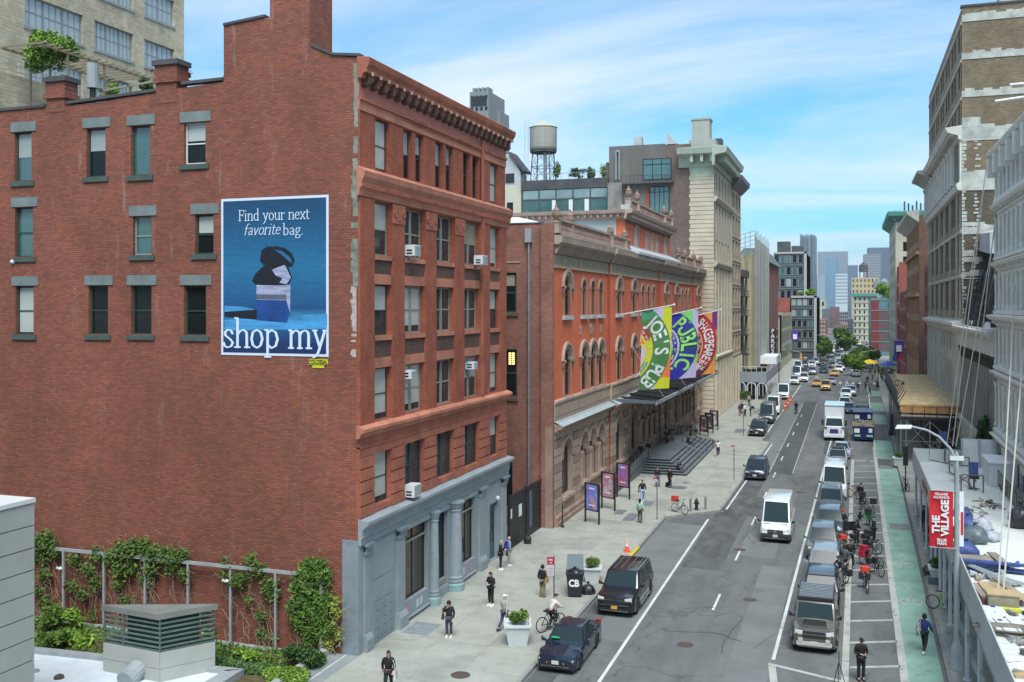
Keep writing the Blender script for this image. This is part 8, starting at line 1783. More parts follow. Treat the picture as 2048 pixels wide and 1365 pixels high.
def hoodpanel(t,d):
 a1,y1,y2,H,L,hw=d
 H8_([(-.55,.3,1.18),(.55,.3,1.18),(.5,1.15,1.23),(-.5,1.15,1.23)],[(-.52,.32,1.205),(.52,.32,1.205),(.47,1.12,1.26),(-.47,1.12,1.26)]).build('hood_panel',MT['dark_trim'],t)
 BX_(-.78,.78,-.06,.06,.40,.56).box(-.7,-.5,-.08,.0,.56,.72).box(.5,.7,-.08,.0,.56,.72).build('skid_guard',mat('guard_silver',(.45,.45,.43),.4),t)
 for s in(-1,1):
  for c in(.17,.80):
   q=MB(); q.farch(Fr('E',0),c*L,.43,.50,.62,0,.07,8) if s>0 else q.farch(Fr('W',0),c*L,.43,.50,.62,0,.07,8)
   q.build('arch_flare',MT['dark_trim'],t).location=(s*(hw-.01),0,0)
 BX_(-.5,.5,-.02,-.01,.86,.93).build('grille_bar',PN['tan'],t)
def greenpad(t,d): BX_(-.62,-.25,1.42,1.6,1.06,1.09).build('dash_card',mat('card_green',(.02,.35,.12),.5),t)
def runboard(t,d):
 a1,y1,y2,H,L,hw=d
 for s in(-1,1): BX_(s*(hw-.1),s*(hw+.06),1.5,3.9,.36,.42).build('running_board',MT['chrome'],t)
 for k in range(4): BX_(-.55+k*.36,-.52+k*.36,y1+.25,y2-.15,H+.004,H+.014).build('roof_bar',MT['steel'],t)
 BX_(-.9,.9,-.035,-.01,.86,.90).build('chrome_bar',MT['chrome'],t); BX_(-.75,.75,-.035,-.01,.62,.65).build('chrome_bar',MT['chrome'],t)
def taxisign(t,d): H8_([(-.3,2.35,1.72),(.3,2.35,1.72),(.3,2.5,1.72),(-.3,2.5,1.72)],[(-.26,2.38,1.95),(.26,2.38,1.95),(.26,2.47,1.95),(-.26,2.47,1.95)]).build('roof_light',mat('taxi_lamp',(.6,.42,.2),.4),t)
def lights2(t,d):
 a1,y1,y2,H,L,hw=d; H8_([(-hw+.02,.0,.30),(hw-.02,.0,.30),(hw-.01,.5,.30),(-hw+.01,.5,.30)],[(-hw+.08,-.02,.66),(hw-.08,-.02,.66),(hw+.004,.5,.66),(-hw-.004,.5,.66)]).build('lower_cladding',mat('cladding',(.035,.045,.045),.5),t)
 LT_((0,-.03,.82),[(.10,0),(.10,.02)],12,'y').build('round_badge',MT['chrome'],t)
 for z in(.70,.78,.86): BX_(-.48,.48,-.022,-.01,z,z+.02).build('grille_bar',MT['chrome'],t)
 for s in(-1,1): BX_(s*.35,s*.75,.55,.62,1.17,1.2).build('hood_vent',MT['dark_trim'],t)
car('sedan','navy',-12.15,40.7,'dark blue sedan with a green card on its dashboard at the bottom edge',0,extra=(greenpad,),rim='steel')
car('bigsuv','black',-11.5,49.1,'large black SUV with chrome roof rails parked by the wheeled bin',0,plate=PLY_,extra=(runboard,),rim='chrome')
car('suv','black',-10.75+(-.2),122.6,'small black SUV at the far end of the paved bulb',.0)
car('van','slate',-10.9,136,'dark grey camper van parked behind the small black SUV',0,name='parked_van',cat='van',extra=(lights2,))
car('van','white',-10.9,147.5,'white van parked just beyond the dark grey one',0,name='parked_van',cat='van',mirror='black')
car('van','white',-11.0,172,'white high roofed van parked beyond the orange barriers',0,name='parked_van',cat='van',mirror='black')
car('suv','white',-11.0,205,'white car parked on the left just before the crossing',0)
car('minivan','white',-9.4,212.5,'white minivan beside the parked white car before the crossing',0,cat='van')
car('van','silver',-11.5,224,'silver van standing at the far side of the crossing',0,name='parked_van',cat='van'); car('suv','teal',-10.3,232,'dark teal car past the crossing on the left',0)
car('van','white',-12.3,246,'white box van in the row past the crossing on the left',0,name='parked_van',cat='van')
car('suv','navy',-8.35,91.5,'dark blue crossover with bright headlights driving beside the paved bulb',.0,name='moving_car')
car('van','white',-4.85,67.9,'white delivery van with a green lower bumper driving in the middle lane',0,name='moving_van',cat='van',mirror='black',extra=(lights2,))
car('sedan','taxi',-6.5,200.5,'left yellow taxi of the near pair',0,None,name='taxi',cat='taxi',extra=(taxisign,)); car('minivan','taxi',-4.6,192.5,'right yellow taxi of the near pair, closest of all taxis',0,None,name='taxi',cat='taxi',extra=(taxisign,))
car('sedan','lilac',-3.9,207,'white sedan driving right behind the yellow taxi',0,name='moving_car'); car('sedan','taxi',-3.6,232,'farther yellow taxi behind the white sedan',0,name='taxi',cat='taxi',extra=(taxisign,))
car('suv','white',-2.9,246,'white car behind the farther taxi',0,name='moving_car'); car('sedan','blue',-6.6,252,'dark blue sedan past the crossing in the left lane',0,name='moving_car'); car('van','white',-2.9,262,'white van far up the middle lane',0,name='moving_van',cat='van')
car('pickup','brown',-7.2,271,'brown red pickup truck beyond the blue sedan',0,name='pickup_truck',cat='pickup'); car('suv','white',-9.6,262,'white SUV beyond the teal car on the left',0)
car('sedan','lilac',-4.8,276,'small pale car far up the road in the middle',0,name='moving_car'); car('van','white',-2.0,285,'far white truck near the end of the visible road',0,name='moving_van',cat='van')
car('suv','navy',-6.0,292,'dark car far up the road behind the pickup',0,name='moving_car')
for i,(x,y,c,k) in enumerate([(-8.6,300,'white','suv'),(-3.5,305,'silver','sedan'),(-6.1,318,'darkgrey','suv'),(-1.8,312,'white','suv'),(-8.8,326,'red','sedan'),(-4.2,332,'lilac','sedan'),(-1.9,340,'black','suv'),(-6.4,345,'white','van'),(-3.2,360,'silver','suv'),(-8.0,362,'white','sedan'),(-5.2,378,'red','suv'),(-2.2,384,'white','sedan'),(-7.0,396,'darkgrey','sedan'),(-4.0,408,'white','suv')]):
 car(k,c,x,y,['white SUV in the far traffic on the left','silver sedan in the far traffic','grey SUV in the middle of the far traffic','white SUV in the right of the far traffic','red sedan in the far traffic on the left','pale lilac sedan in the far traffic','black SUV by the far trees','white van in the far traffic','silver SUV very far up the street','white sedan very far up the street on the left','red SUV very far up the street','white sedan very far up the street on the right','grey sedan near the street end','white SUV at the street end'][i],0,'cars in the far traffic queue',name='moving_car')
for i,(x,y,c,k,lab) in enumerate([(-8.6,236,'silver','suv','silver SUV past the crossing in the left lane'),(-6.2,242,'black','sedan','black sedan behind the crossing in the left middle lane'),(-4.6,262,'darkgrey','suv','dark grey SUV between the white vans far up the road'),(-9.2,276,'lilac','minivan','pale minivan by the left trees'),(-1.2,270,'silver','sedan','silver sedan on the right of the far lanes'),(1.2,262,'white','van','white van parked by the bright green tree'),(-11.6,262,'darkgrey','suv','dark SUV parked at the far left kerb'),(-12.0,272,'red','sedan','dark red sedan parked at the far left kerb'),(1.4,276,'black','suv','black SUV parked by the bright green tree'),(-7.6,284,'taxi','sedan','small yellow taxi very far up the road')]): car(k,c,x,y,lab,0,name='moving_car')
car('offroad','tan',-1.62,46.9,'olive tan off-road SUV with a slatted roof rack, nearest in the right parking line',0,extra=(roofrack,hoodpanel),rim='dark_trim',mirror='black')
car('suv','black',-1.52,52.4,'black SUV parked directly behind the olive one',0,rim='steel')
car('suv','silver',-1.45,57.95,'bright silver SUV third in the right parking line',0)
car('suv','greygreen',-1.75,64.1,'grey green SUV fourth in the right parking line',0)
cdk=car('suv','slate',-1.45,70.1,'dark grey SUV with its door open into the buffer',0)
dr_=H8_([(0,0,.42),(.05,0,.42),(.05,1.05,.42),(0,1.05,.42)],[(-.02,0,1.05),(.04,0,1.05),(.04,1.05,1.05),(-.02,1.05,1.05)]).build('open_door',PN['black'],cdk,loc=(1.0,1.45,0)); dr_.rotation_euler=(0,0,-1.15)
TU_((0.02,.1,1.05),(0.0,.35,1.6),.025).tube((0,.35,1.6),(0,.9,1.6),.025).tube((0,.9,1.6),(0.02,1.05,1.05),.025).build('door_frame',PN['black'],dr_)
car('minivan','greygreen',-1.5,77.9,'grey people carrier with a dark sunroof in front of the white van',0,extra=(lambda t,d: BX_(-.5,.5,d[1]+.4,d[1]+1.7,d[3]+.004,d[3]+.012).build('sunroof',CG,t),))
car('van','white',-1.35,80.3+4.2,'tall white van with roof bars in the right parking line',0,name='parked_van',cat='van',mirror='black',extra=(lambda t,d:[TU_((s*.75,2.0,2.72),(s*.75,2.5,2.72),.03).build('roof_bar',MT['dark_trim'],t) for s in(-1,1)],))
car('suv','silver',-1.3,100.5,'silver SUV with a black roof basket behind the tall white van',0,extra=(lambda t,d: BX_(-.6,.6,d[1]+.2,d[1]+1.5,d[3]+.04,d[3]+.12).build('roof_basket',MT['dark_trim'],t),))
car('sedan','lilac',-1.0,107.6,'pale mauve sedan between the roof basket SUV and the box truck',0)
car('suv','white',-1.0,158.5,'white SUV in the right parking line beyond the box truck',0); car('sedan','blue',-.55,151.5+1,'dark blue sedan behind the dumpsters',0); car('suv','white',-.9,176,'white SUV halfway up the right parking line',0); car('sedan','silver',-.2,190,'grey sedan in the right parking line near the crossing',0)
car('suv','lilac',-.1,181.5+1.0,'light SUV between the white one and the grey sedan',0)
car('sedan','silver',1.0,232,'silver sedan past the crossing on the right',0); car('suv','white',.9,240,'white SUV past the crossing on the right',0); car('sedan','blue',1.3,249,'blue sedan past the crossing on the right',0)
t=thing('box_truck','white box truck with a purple grille facing the camera','truck',(-1.95,121.6,.004)); PWh=PN['white']
H8_([(-1.15,2.4,.95),(1.15,2.4,.95),(1.15,8.6,.95),(-1.15,8.6,.95)],[(-1.15,2.4,3.95),(1.15,2.4,3.95),(1.15,8.6,3.95),(-1.15,8.6,3.95)]).build('cargo_box',PWh,t)
BX_(-1.17,1.17,2.37,2.42,3.85,3.97).box(-1.17,-1.1,2.37,2.42,.95,3.9).box(1.1,1.17,2.37,2.42,.95,3.9).build('box_edge_trim',MT['steel'],t)
H8_([(-1.0,.0,.6),(1.0,.0,.6),(1.1,2.3,.6),(-1.1,2.3,.6)],[(-.72,.05,1.55),(.72,.05,1.55),(1.08,2.3,1.62),(-1.08,2.3,1.62)]).build('cab_hood',PWh,t,smooth=30)
H8_([(-1.08,1.2,1.55),(1.08,1.2,1.55),(1.1,2.35,1.55),(-1.1,2.35,1.55)],[(-.92,1.65,2.65),(.92,1.65,2.65),(.98,2.35,2.7),(-.98,2.35,2.7)]).build('cab',PWh,t)
MB().ngon([(-.98,1.21,1.66),(.98,1.21,1.66),(.86,1.585,2.52),(-.86,1.585,2.52)]).build('windshield',CG,t)
H8_([(-.5,-.05,.95),(.5,-.05,.95),(.5,.05,.95),(-.5,.05,.95)],[(-.46,-.02,1.42),(.46,-.02,1.42),(.46,.05,1.42),(-.46,.05,1.42)]).build('grille',mat('grille_purple',(.06,.02,.16),.4),t)
BX_(-1.12,1.12,-.14,.06,.45,.72).build('bumper',MT['white_metal'],t)
for s in(-1,1):
 LT_((s*.82,-.02,1.2),[(.17,0),(.15,.05)],12,'y').build('headlight',HL,t); LT_((s*.55,-.16,.58),[(.1,0),(.1,.03)],10,'y').build('fog_light',HL,t); BX_(s*1.2,s*1.45,1.25,1.35,1.7,2.35).tube((s*1.08,1.4,1.8),(s*1.3,1.3,1.9),.03).build('mirror',MT['dark_trim'],t)
 H8_([(s*.7,.05,.6),(s*1.16,.15,.6),(s*1.16,1.35,.6),(s*.7,1.35,.6)],[(s*.7,.2,1.3),(s*1.1,.35,1.22),(s*1.1,1.2,1.25),(s*.7,1.2,1.3)]).build('fender',PWh,t)
 for y in(.75,7.0): w_=LT_((s*.98,y,.48),[(.3,-.14),(.46,-.14),(.48,-.1),(.48,.1),(.46,.14),(.3,.14)],16,'x').build('wheel',MT['rubber'],t); LT_((s*.98,y,.48),[(.3,-.12),(.28,.12)],12,'x').build('rim',MT['steel'],w_)
BX_(-.9,.9,.3,8.4,.45,.9).build('chassis',UB,t)
for i,(x,y,lab) in enumerate([(1.35,122.2,'near blue dumpster heaped with timber and white lettering in the buffer'),(1.45,137.5,'far blue dumpster behind the near one')]):
 t=thing('dumpster',lab,'dumpster',(x,y,0)); D=PN['dumpblue']; L_=5.5; Hh=1.75 if i==0 else 1.9
 H8_([(-1.1,0,.25),(1.1,0,.25),(1.1,L_,.25),(-1.1,L_,.25)],[(-1.2,-.08,Hh),(1.2,-.08,Hh),(1.2,L_,Hh),(-1.2,L_,Hh)]).build('container',D,t)
 BX_(-1.26,1.26,-.16,.0,Hh-.12,Hh+.04).box(-1.26,-1.14,-.1,L_,Hh-.1,Hh+.04).box(1.14,1.26,-.1,L_,Hh-.1,Hh+.04).build('rim_beam',D,t)
 for k in range(7): H8_([(-1.14+k*.37,-.1,.3),(-1.06+k*.37,-.1,.3),(-1.06+k*.37,-.02,.3),(-1.14+k*.37,-.02,.3)],[(-1.14+k*.37,-.17,Hh-.12),(-1.06+k*.37,-.17,Hh-.12),(-1.06+k*.37,-.09,Hh-.12),(-1.14+k*.37,-.09,Hh-.12)]).build('rib',D,t)
 for (px,pz,w_) in((-.75,1.3,.3),(.75,1.35,.2)): BX_(px-w_,px+w_,-.2,-.17,pz-.25,pz+.25).build('sticker',MT['white_paint'],t)
 text('SIX',Fr('N',-.19),-.72,.72,0,.42,mat('letter_mint',(.25,.5,.38),.6),t,bold=.01) if False else BX_(-1.0,-.35,-.185,-.17,.6,.85).box(.3,1.0,-.185,-.17,.6,.85).build('green_stencil',mat('letter_mint',(.25,.5,.38),.6,var=.6,vs=9),t)
 r=random.Random(5+i)
 if i==0:
  for k in range(34):
   x0,y0=r.uniform(-.95,.95),r.uniform(.2,5.2); a=r.uniform(0,3.1); l=r.uniform(.3,.8); H8_([(x0-l*math.cos(a),y0-l*math.sin(a),Hh-.1),(x0+l*math.cos(a),y0+l*math.sin(a),Hh-.05),(x0+l*math.cos(a)+.1,y0+l*math.sin(a)+.1,Hh-.05),(x0-l*math.cos(a)+.1,y0-l*math.sin(a)+.1,Hh-.1)],[(x0-l*math.cos(a),y0-l*math.sin(a),Hh+.05),(x0+l*math.cos(a),y0+l*math.sin(a),Hh+.28),(x0+l*math.cos(a)+.1,y0+l*math.sin(a)+.1,Hh+.28),(x0-l*math.cos(a)+.1,y0-l*math.sin(a)+.1,Hh+.05)]).build('debris_board',[PLG,PLY,MT['blind_tan']][k%3],t)
car('pickup','black',1.5,146,'dark pickup truck parked behind the far dumpster',0,name='pickup_truck',cat='pickup')
for i,(u,v) in enumerate([(1571,818),(1576,812),(1581,806)]):
 x,y=G(u,v); t=thing('road_barrier',['nearest orange water-filled barrier beside the white van','middle orange barrier in the row of three','farthest orange barrier in the row of three'][i],'barrier',(x,y,0)); O=mat('barrier_orange',(.60,.12,.04),.6,var=.15,vs=2)
 H8_([(-.3,-1.0,0),(.3,-1.0,0),(.3,1.0,0),(-.3,1.0,0)],[(-.12,-.95,1.05),(.12,-.95,1.05),(.12,.95,1.05),(-.12,.95,1.05)]).build('body',O,t); BX_(-.2,.2,-1.02,1.02,.45,.62).build('white_band',MT['white_paint'],t)
r=random.Random(9)
for i in range(30):
 ln=r.randrange(5); y=225+r.random()*215; x=[-11.9,-9.0,-6.2,-3.0,.9][ln]+y*.002*(ln-2)
 if any(abs(o.location.y-y)<5.6 and abs(o.location.x-x)<2.0 for o in sc.objects if o.get('category') in('car','van','taxi','pickup')): continue
 c=r.choice(['white','silver','black','darkgrey','white','lilac','navy']); car(r.choice(['suv','sedan','suv','minivan']),c,x,y,'tiny '+{'navy':'dark blue','darkgrey':'dark grey','lilac':'pale'}.get(c,c)+' car in the distant traffic queue',0,'cars in the far traffic queue',name='moving_car')
# --- people
def skin(name,verts,edges,radii,root=0,sub=1):
 me=bpy.data.meshes.new(name); me.from_pydata(verts,edges,[]); o=bpy.data.objects.new('tmp_skin',me)
 sm_=o.modifiers.new('s','SKIN');
 for i,r in enumerate(radii):
  v=me.skin_vertices[0].data[i]; v.radius=r if isinstance(r,tuple) else (r,r); v.use_root=(i==root)
 sm_.use_smooth_shade=True; ss=o.modifiers.new('u','SUBSURF'); ss.levels=sub; ss.render_levels=sub
 m2=evaluate(o); m2.name=name; m2.materials.clear(); m2.materials.append(None)
 m2.polygons.foreach_set('use_smooth',[True]*len(m2.polygons)); return m2
POSE={}
def pose(n,**k):
 b=dict(pel=(0,0,.95),chest=(0,0,1.28),neck=(0,0,1.47),head=(0,-.02,1.63),
  shl=(-.19,0,1.42),shr=(.19,0,1.42),ell=(-.25,.03,1.14),elr=(.25,.03,1.14),hal=(-.25,-.08,.88),har=(.25,-.08,.88),
  hil=(-.09,0,.92),hir=(.09,0,.92),knl=(-.10,-.02,.50),knr=(.10,-.02,.50),anl=(-.10,.02,.09),anr=(.10,.02,.09))
 b.update(k); POSE[n]=b
pose('stand'); pose('wide',anl=(-.16,.02,.09),anr=(.17,0,.09),knl=(-.13,-.03,.5),knr=(.14,-.03,.5))
pose('walk',knl=(-.1,-.16,.50),anl=(-.1,-.30,.10),knr=(.1,.08,.5),anr=(.1,.34,.14),ell=(-.27,.12,1.15),hal=(-.27,.14,.90),elr=(.26,-.06,1.15),har=(.24,-.28,.98))
pose('walk_b',knr=(.1,-.14,.50),anr=(.1,-.26,.10),knl=(-.1,.10,.5),anl=(-.1,.36,.16),elr=(.27,.12,1.15),har=(.27,.14,.90),ell=(-.26,-.06,1.15),hal=(-.24,-.26,.96))
pose('hold',ell=(-.26,-.02,1.16),hal=(-.08,-.27,1.16),elr=(.26,-.02,1.16),har=(.08,-.27,1.16),head=(0,-.06,1.62))
pose('face',ell=(-.26,-.06,1.18),hal=(-.05,-.18,1.46),elr=(.25,.0,1.15),har=(.2,-.1,.9),head=(0,-.05,1.62))
pose('ride',pel=(0,.1,.98),chest=(0,-.08,1.28),neck=(0,-.2,1.45),head=(0,-.26,1.60),shl=(-.19,-.14,1.41),shr=(.19,-.14,1.41),ell=(-.27,-.3,1.2),elr=(.27,-.3,1.2),hal=(-.26,-.52,1.08),har=(.26,-.52,1.08),
 hil=(-.09,.1,.95),hir=(.09,.1,.95),knl=(-.14,-.26,.72),knr=(.12,-.12,.55),anl=(-.14,-.12,.34),anr=(.12,.08,.16))
pose('sit',pel=(0,.0,.48),chest=(0,-.04,.80),neck=(0,-.06,.98),head=(0,-.1,1.13),shl=(-.19,-.05,.93),shr=(.19,-.05,.93),ell=(-.25,-.08,.66),elr=(.25,-.08,.66),hal=(-.12,-.34,.62),har=(.12,-.34,.62),
 hil=(-.1,0,.46),hir=(.1,0,.46),knl=(-.14,-.42,.46),knr=(.14,-.42,.46),anl=(-.14,-.5,.09),anr=(.14,-.5,.09))
V=Vector
def mid(a,b,t=.5): return tuple(V(a)*(1-t)+V(b)*t)
HM={}
def human(pz,coat='short',hair='short',skirt=False,sleeve=True):
 k=(pz,coat,hair,sleeve)
 if k in HM: return HM[k]
 p=POSE[pz]; out={}
 vs=[p['pel'],mid(p['pel'],p['chest']),p['chest'],p['neck'],mid(p['neck'],p['head'],.35),p['head'],tuple(V(p['head'])+V((0,.01,.09)))]
 ra=[(.14,.10),(.125,.09),(.15,.10),.055,.055,(.078,.092),(.062,.072)]; ed=[(i,i+1) for i in range(6)]
 def chain(st,pts,rs):
  a=st
  for q,r in zip(pts,rs): vs.append(q); ra.append(r); ed.append((a,len(vs)-1)); a=len(vs)-1
 for s in 'lr':
  chain(2,[p['sh'+s],p['el'+s],p['ha'+s]],[.06,.042,.028])
  hd=(V(p['ha'+s])-V(p['el'+s])).normalized(); chain(len(vs)-1,[tuple(V(p['ha'+s])+hd*.075)],[(.035,.018)])
  chain(0,[p['hi'+s],mid(p['hi'+s],p['kn'+s]),p['kn'+s],mid(p['kn'+s],p['an'+s],.4),p['an'+s]],[.09,.08,.055,.052,.035])
  chain(len(vs)-1,[tuple(V(p['an'+s])+V((0,-.13,-.05)))],[.03])
 body=skin('person_body',vs,ed,ra,0,1)
 bm=bmesh.new(); bm.from_mesh(body); ex=MB()
 for s in 'lr':
  hd=(V(p['ha'+s])-V(p['el'+s])).normalized(); sx=V((1,0,0)) if abs(hd.x)<.7 else V((0,1,0)); sx=(sx-hd*sx.dot(hd)).normalized(); n=hd.cross(sx); b0=V(p['ha'+s])+hd*.07
  for f in range(4):
   a=b0+sx*(-.027+.018*f); l=[.055,.068,.064,.05][f]; m_=a+hd*l*.6+n*.006; ex.tube(a-hd*.02,m_,.010,.009,5).tube(m_,m_+hd*l*.4+n*.02,.009,.007,5)
  a=V(p['ha'+s])+hd*.03; d=-1 if s=='r' else 1; ex.tube(a,a+hd*.04+sx*.035*d,.011,.010,5).tube(a+hd*.04+sx*.035*d,a+hd*.075+sx*.035*d,.010,.008,5)
 h=V(p['head']); ex.hull8([h+V((-.014,-.075,-.02)),h+V((.014,-.075,-.02)),h+V((.012,-.06,-.02)),h+V((-.012,-.06,-.02))],[h+V((-.007,-.088,.0)),h+V((.007,-.088,.0)),h+V((.006,-.07,.04)),h+V((-.006,-.07,.04))]) if False else ex.prism([tuple(h+V((-.014,-.080,-.02))),tuple(h+V((.014,-.080,-.02))),tuple(h+V((0,-.078,.035)))],(0,-.025,-.004))
 for sx in(-1,1): ex.lathe(tuple(h+V((sx*.082,.0,-.01))),[(.022,-.008),(.022,.008)],6,'x')
 me=ex.mesh('x',None,smooth=60); bm.from_mesh(me); bm.to_mesh(body); bm.free()
 body.polygons.foreach_set('use_smooth',[True]*len(body.polygons)); out['body']=body
 fc=MB()
 for sx in(-1,1): fc.box(h.x+sx*.032-.012,h.x+sx*.032+.012,h.y-.094,h.y-.080,h.z+.012,h.z+.026)
 fc.box(h.x-.022,h.x+.022,h.y-.094,h.y-.082,h.z-.048,h.z-.038); out['face_features']=fc.mesh('face_features',None); out['face_features'].materials.append(None)
 lo=.0 if coat=='short' else (-.28 if coat=='long' else 0)
 base=tuple(V(p['pel'])+V((0,0,.0)))
 vs=[p['neck'],p['chest'],mid(p['pel'],p['chest'],.45),base]; ra=[.07,(.185,.125),(.16,.12),(.175,.13)]; ed=[(0,1),(1,2),(2,3)]
 if coat=='long': chain(3,[tuple(V(p['pel'])+V((0,0,-.3)))],[(.185,.15)])
 for s in 'lr': chain(1,[tuple(V(p['sh'+s])+V((0,0,-.01))),p['el'+s],mid(p['el'+s],p['ha'+s],.9 if sleeve else .0)],[.082,.062,.05]) if sleeve else chain(1,[p['sh'+s],mid(p['sh'+s],p['el'+s],.7)],[.08,.07])
 out['jacket' if sleeve else 'shirt']=skin('clothing_top',vs,ed,ra,1,1)
 vs=[tuple(V(p['pel'])+V((0,0,.03)))]; ra=[(.165,.12)]; ed=[]
 for s in 'lr':
  if pz!='shorts': chain(0,[p['hi'+s],mid(p['hi'+s],p['kn'+s]),p['kn'+s],mid(p['kn'+s],p['an'+s],.92)],[.105,.098,.078,.066])
 out['trousers']=skin('trousers',vs,ed,ra,0,1)
 q=MB()
 for s in 'lr':
  a=V(p['an'+s]); q.hull8([a+V((-.045,-.19,-.088)),a+V((.045,-.19,-.088)),a+V((.042,.08,-.088)),a+V((-.042,.08,-.088))],[a+V((-.035,-.17,-.03)),a+V((.035,-.17,-.03)),a+V((.045,.07,.03)),a+V((-.045,.07,.03))])
 b=bmesh.new(); me=q.mesh('shoes',None,smooth=80); out['shoes']=me; me.materials.append(None)
 q=MB();
 def ell(c,r,z0=-1,n=10,m=6):
  prof=[(max(.001,math.cos(a)*1),math.sin(a)) for a in [ -PI/2+PI*i/m for i in range(m+1)] if math.sin(a)>=z0]
  vs_=[];o_=len(q.v); k=LT_((0,0,0),prof,n)
  q.add([(c[0]+x*r[0],c[1]+y*r[1],c[2]+z*r[2]) for x,y,z in k.v],k.f)
 if hair in('short','long'): ell(h+V((0,.018,.045)),(.092,.105,.10),-.35)
 if hair=='long': ell(h+V((0,.06,-.08)),(.095,.06,.20))
 if hair=='cap': ell(h+V((0,.01,.06)),(.094,.108,.085),-.1); q.box(h.x-.07,h.x+.07,h.y-.19,h.y-.08,h.z+.045,h.z+.06)
 if hair=='helmet': ell(h+V((0,.01,.06)),(.125,.15,.115),-.3)
 if hair=='hood': ell(h+V((0,.02,.02)),(.115,.12,.135),-.8)
 if hair=='bald': ell(h+V((0,.05,-.0)),(.088,.055,.07))
 hm=q.mesh('hair',None,smooth=80); hm.materials.append(None); out['hair']=hm
 HM[k]=out; return out
def cl(r,g,b,rough=.8): return mat('cloth_%d_%d_%d'%(r,g,b),srgb(r,g,b),rough,var=.2,vs=6)
SK=[mat('skin_light',(0.55,0.33,0.24),.6),mat('skin_mid',(0.35,0.19,0.12),.6),mat('skin_dark',(0.13,0.07,0.045),.6)]
HBL=cl(22,18,17); HBR=cl(60,40,28); HGY=cl(170,165,155); EYE=mat('eye_dark',(.03,.015,.012),.5)
BLK=(24,24,28)
def person(label,u,v,pz='stand',rz=0.0,top=BLK,bot=BLK,shoe=(190,190,190),hair='short',hc=None,sk=0,coat='short',sleeve=True,s=1.0,group=None,extra=(),z=None,xy=None):
 x,y=xy if xy else G(u,v,Z if z is None else z)
 zz=Z+.01 if z is None else z
 t=thing('person',label,'person',(x,y,zz),rz,group); t.scale=(s,s,s); M_=human(pz,coat,hair,False,sleeve)
 for nm,me in M_.items():
  o=ob(nm if nm!='hair' else ({'cap':'cap','helmet':'helmet','hood':'hood'}.get(hair,'hair')),me,t)
  setmat(o,{'body':SK[sk],'face_features':EYE,'jacket':cl(*top),'shirt':cl(*top),'trousers':cl(*bot),'shoes':cl(*shoe),'hair':hc or HBL}[nm])
 for e in extra: e(t,POSE[pz],s)
 return t
def bag(label,c,dx=.28,dy=0,dz=.85,w=.3,h=.3,strap=True,t_=.12,cat='bag'):
 def f(t,p,s):
  Mx=Matrix.Rotation(t.rotation_euler.z,4,'Z'); q=Mx@V((dx,dy,dz))*s; o=thing('bag',label,cat,tuple(V(t.location)+q),t.rotation_euler.z)
  B=H8_([(-t_/2,-w/2,0),(t_/2,-w/2,0),(t_/2,w/2,0),(-t_/2,w/2,0)],[(-t_/3,-w/2.4,h),(t_/3,-w/2.4,h),(t_/3,w/2.4,h),(-t_/3,w/2.4,h)]).build('bag_body',c,o)
  if strap: MB().path([(0,-w*.3,h),(-.03,-.05,h+.25),(-dx*.35,0,1.40-dz),(-.03,.08,h+.25),(0,w*.3,h)],.014,4).build('strap',c,o)
 return f
def backpack(label,c):
 def f(t,p,s):
  Mx=Matrix.Rotation(t.rotation_euler.z,4,'Z'); b=V(p['chest']); q=Mx@(b+V((0,.20,0)))*s; o=thing('backpack',label,'backpack',tuple(V(t.location)+q),t.rotation_euler.z)
  H8_([(-.15,-.08,-.26),(.15,-.08,-.26),(.15,.09,-.26),(-.15,.09,-.26)],[(-.12,-.08,.18),(.12,-.08,.18),(.11,.04,.16),(-.11,.04,.16)]).build('pack',c,o)
  for s_ in(-1,1): MB().path([(s_*.11,-.06,.14),(s_*.12,-.22,.17),(s_*.13,-.33,.05),(s_*.12,-.28,-.15),(s_*.13,-.08,-.2)],.016,4).build('strap',c,o)
 return f
def cup(label,c):
 def f(t,p,s):
  Mx=Matrix.Rotation(t.rotation_euler.z,4,'Z'); q=Mx@V((0,-.33,1.12))*s; o=thing('cup',label,'cup',tuple(V(t.location)+q)); LT_((0,0,0),[(.032,0),(.042,.13)],8).build('cup_body',c,o); LT_((0,0,.13),[(.046,0),(.046,.015)],8).build('lid',MT['white_paint'],o)
 return f
WP=MT['white_paint']
person('long haired woman in a dark coat with a pale tote bag at the bottom edge',777,1388,'walk',.25,(20,22,32),(30,30,35),(40,40,40),'long',HBR,extra=(bag('pale tote bag with a blue print carried at the bottom edge',mat('tote',(.5,.5,.45),.8,var=.3,vs=6),.3,-.1,.62,.42,.42),))
person('person in a dark patterned jacket and blue jeans holding a hand to the face',898,1275,'face',.2,(35,32,34),(52,60,75),(215,215,215),'hood',HBL,extra=(bag('brown shoulder bag of the person holding a hand to the face',cl(70,48,38),-.3,0,.85,.24,.24),))
person('long haired woman in a black top and leggings carrying a drink on the pavement',982,1212,'hold',-.35,(34,24,30),(22,22,25),(235,235,235),'long',HBL,s=1.02,extra=(cup('pale drink cup in the hands of the long haired woman',MT['blind_pale']),))
person('person in a beige jacket and white cap walking away beside the white planter',1009,1262,'walk',2.7,(160,158,148),(60,72,92),(60,60,65),'cap',WP,s=1.0)
person('person with a black hooded coat, tan trousers and a tan bag facing the road sign',1085,1195,'stand',2.9,(18,20,26),(125,110,85),(110,95,75),'hood',HBL,coat='long',extra=(bag('tan shoulder bag of the person in the black hooded coat',cl(150,125,80),-.3,.05,.85,.28,.28),))
person('bald man in black with a red logo standing by the teal shop door',1001,1140,'hold',1.9,(30,20,24),(20,20,24),(230,230,230),'bald',HGY,s=1.03)
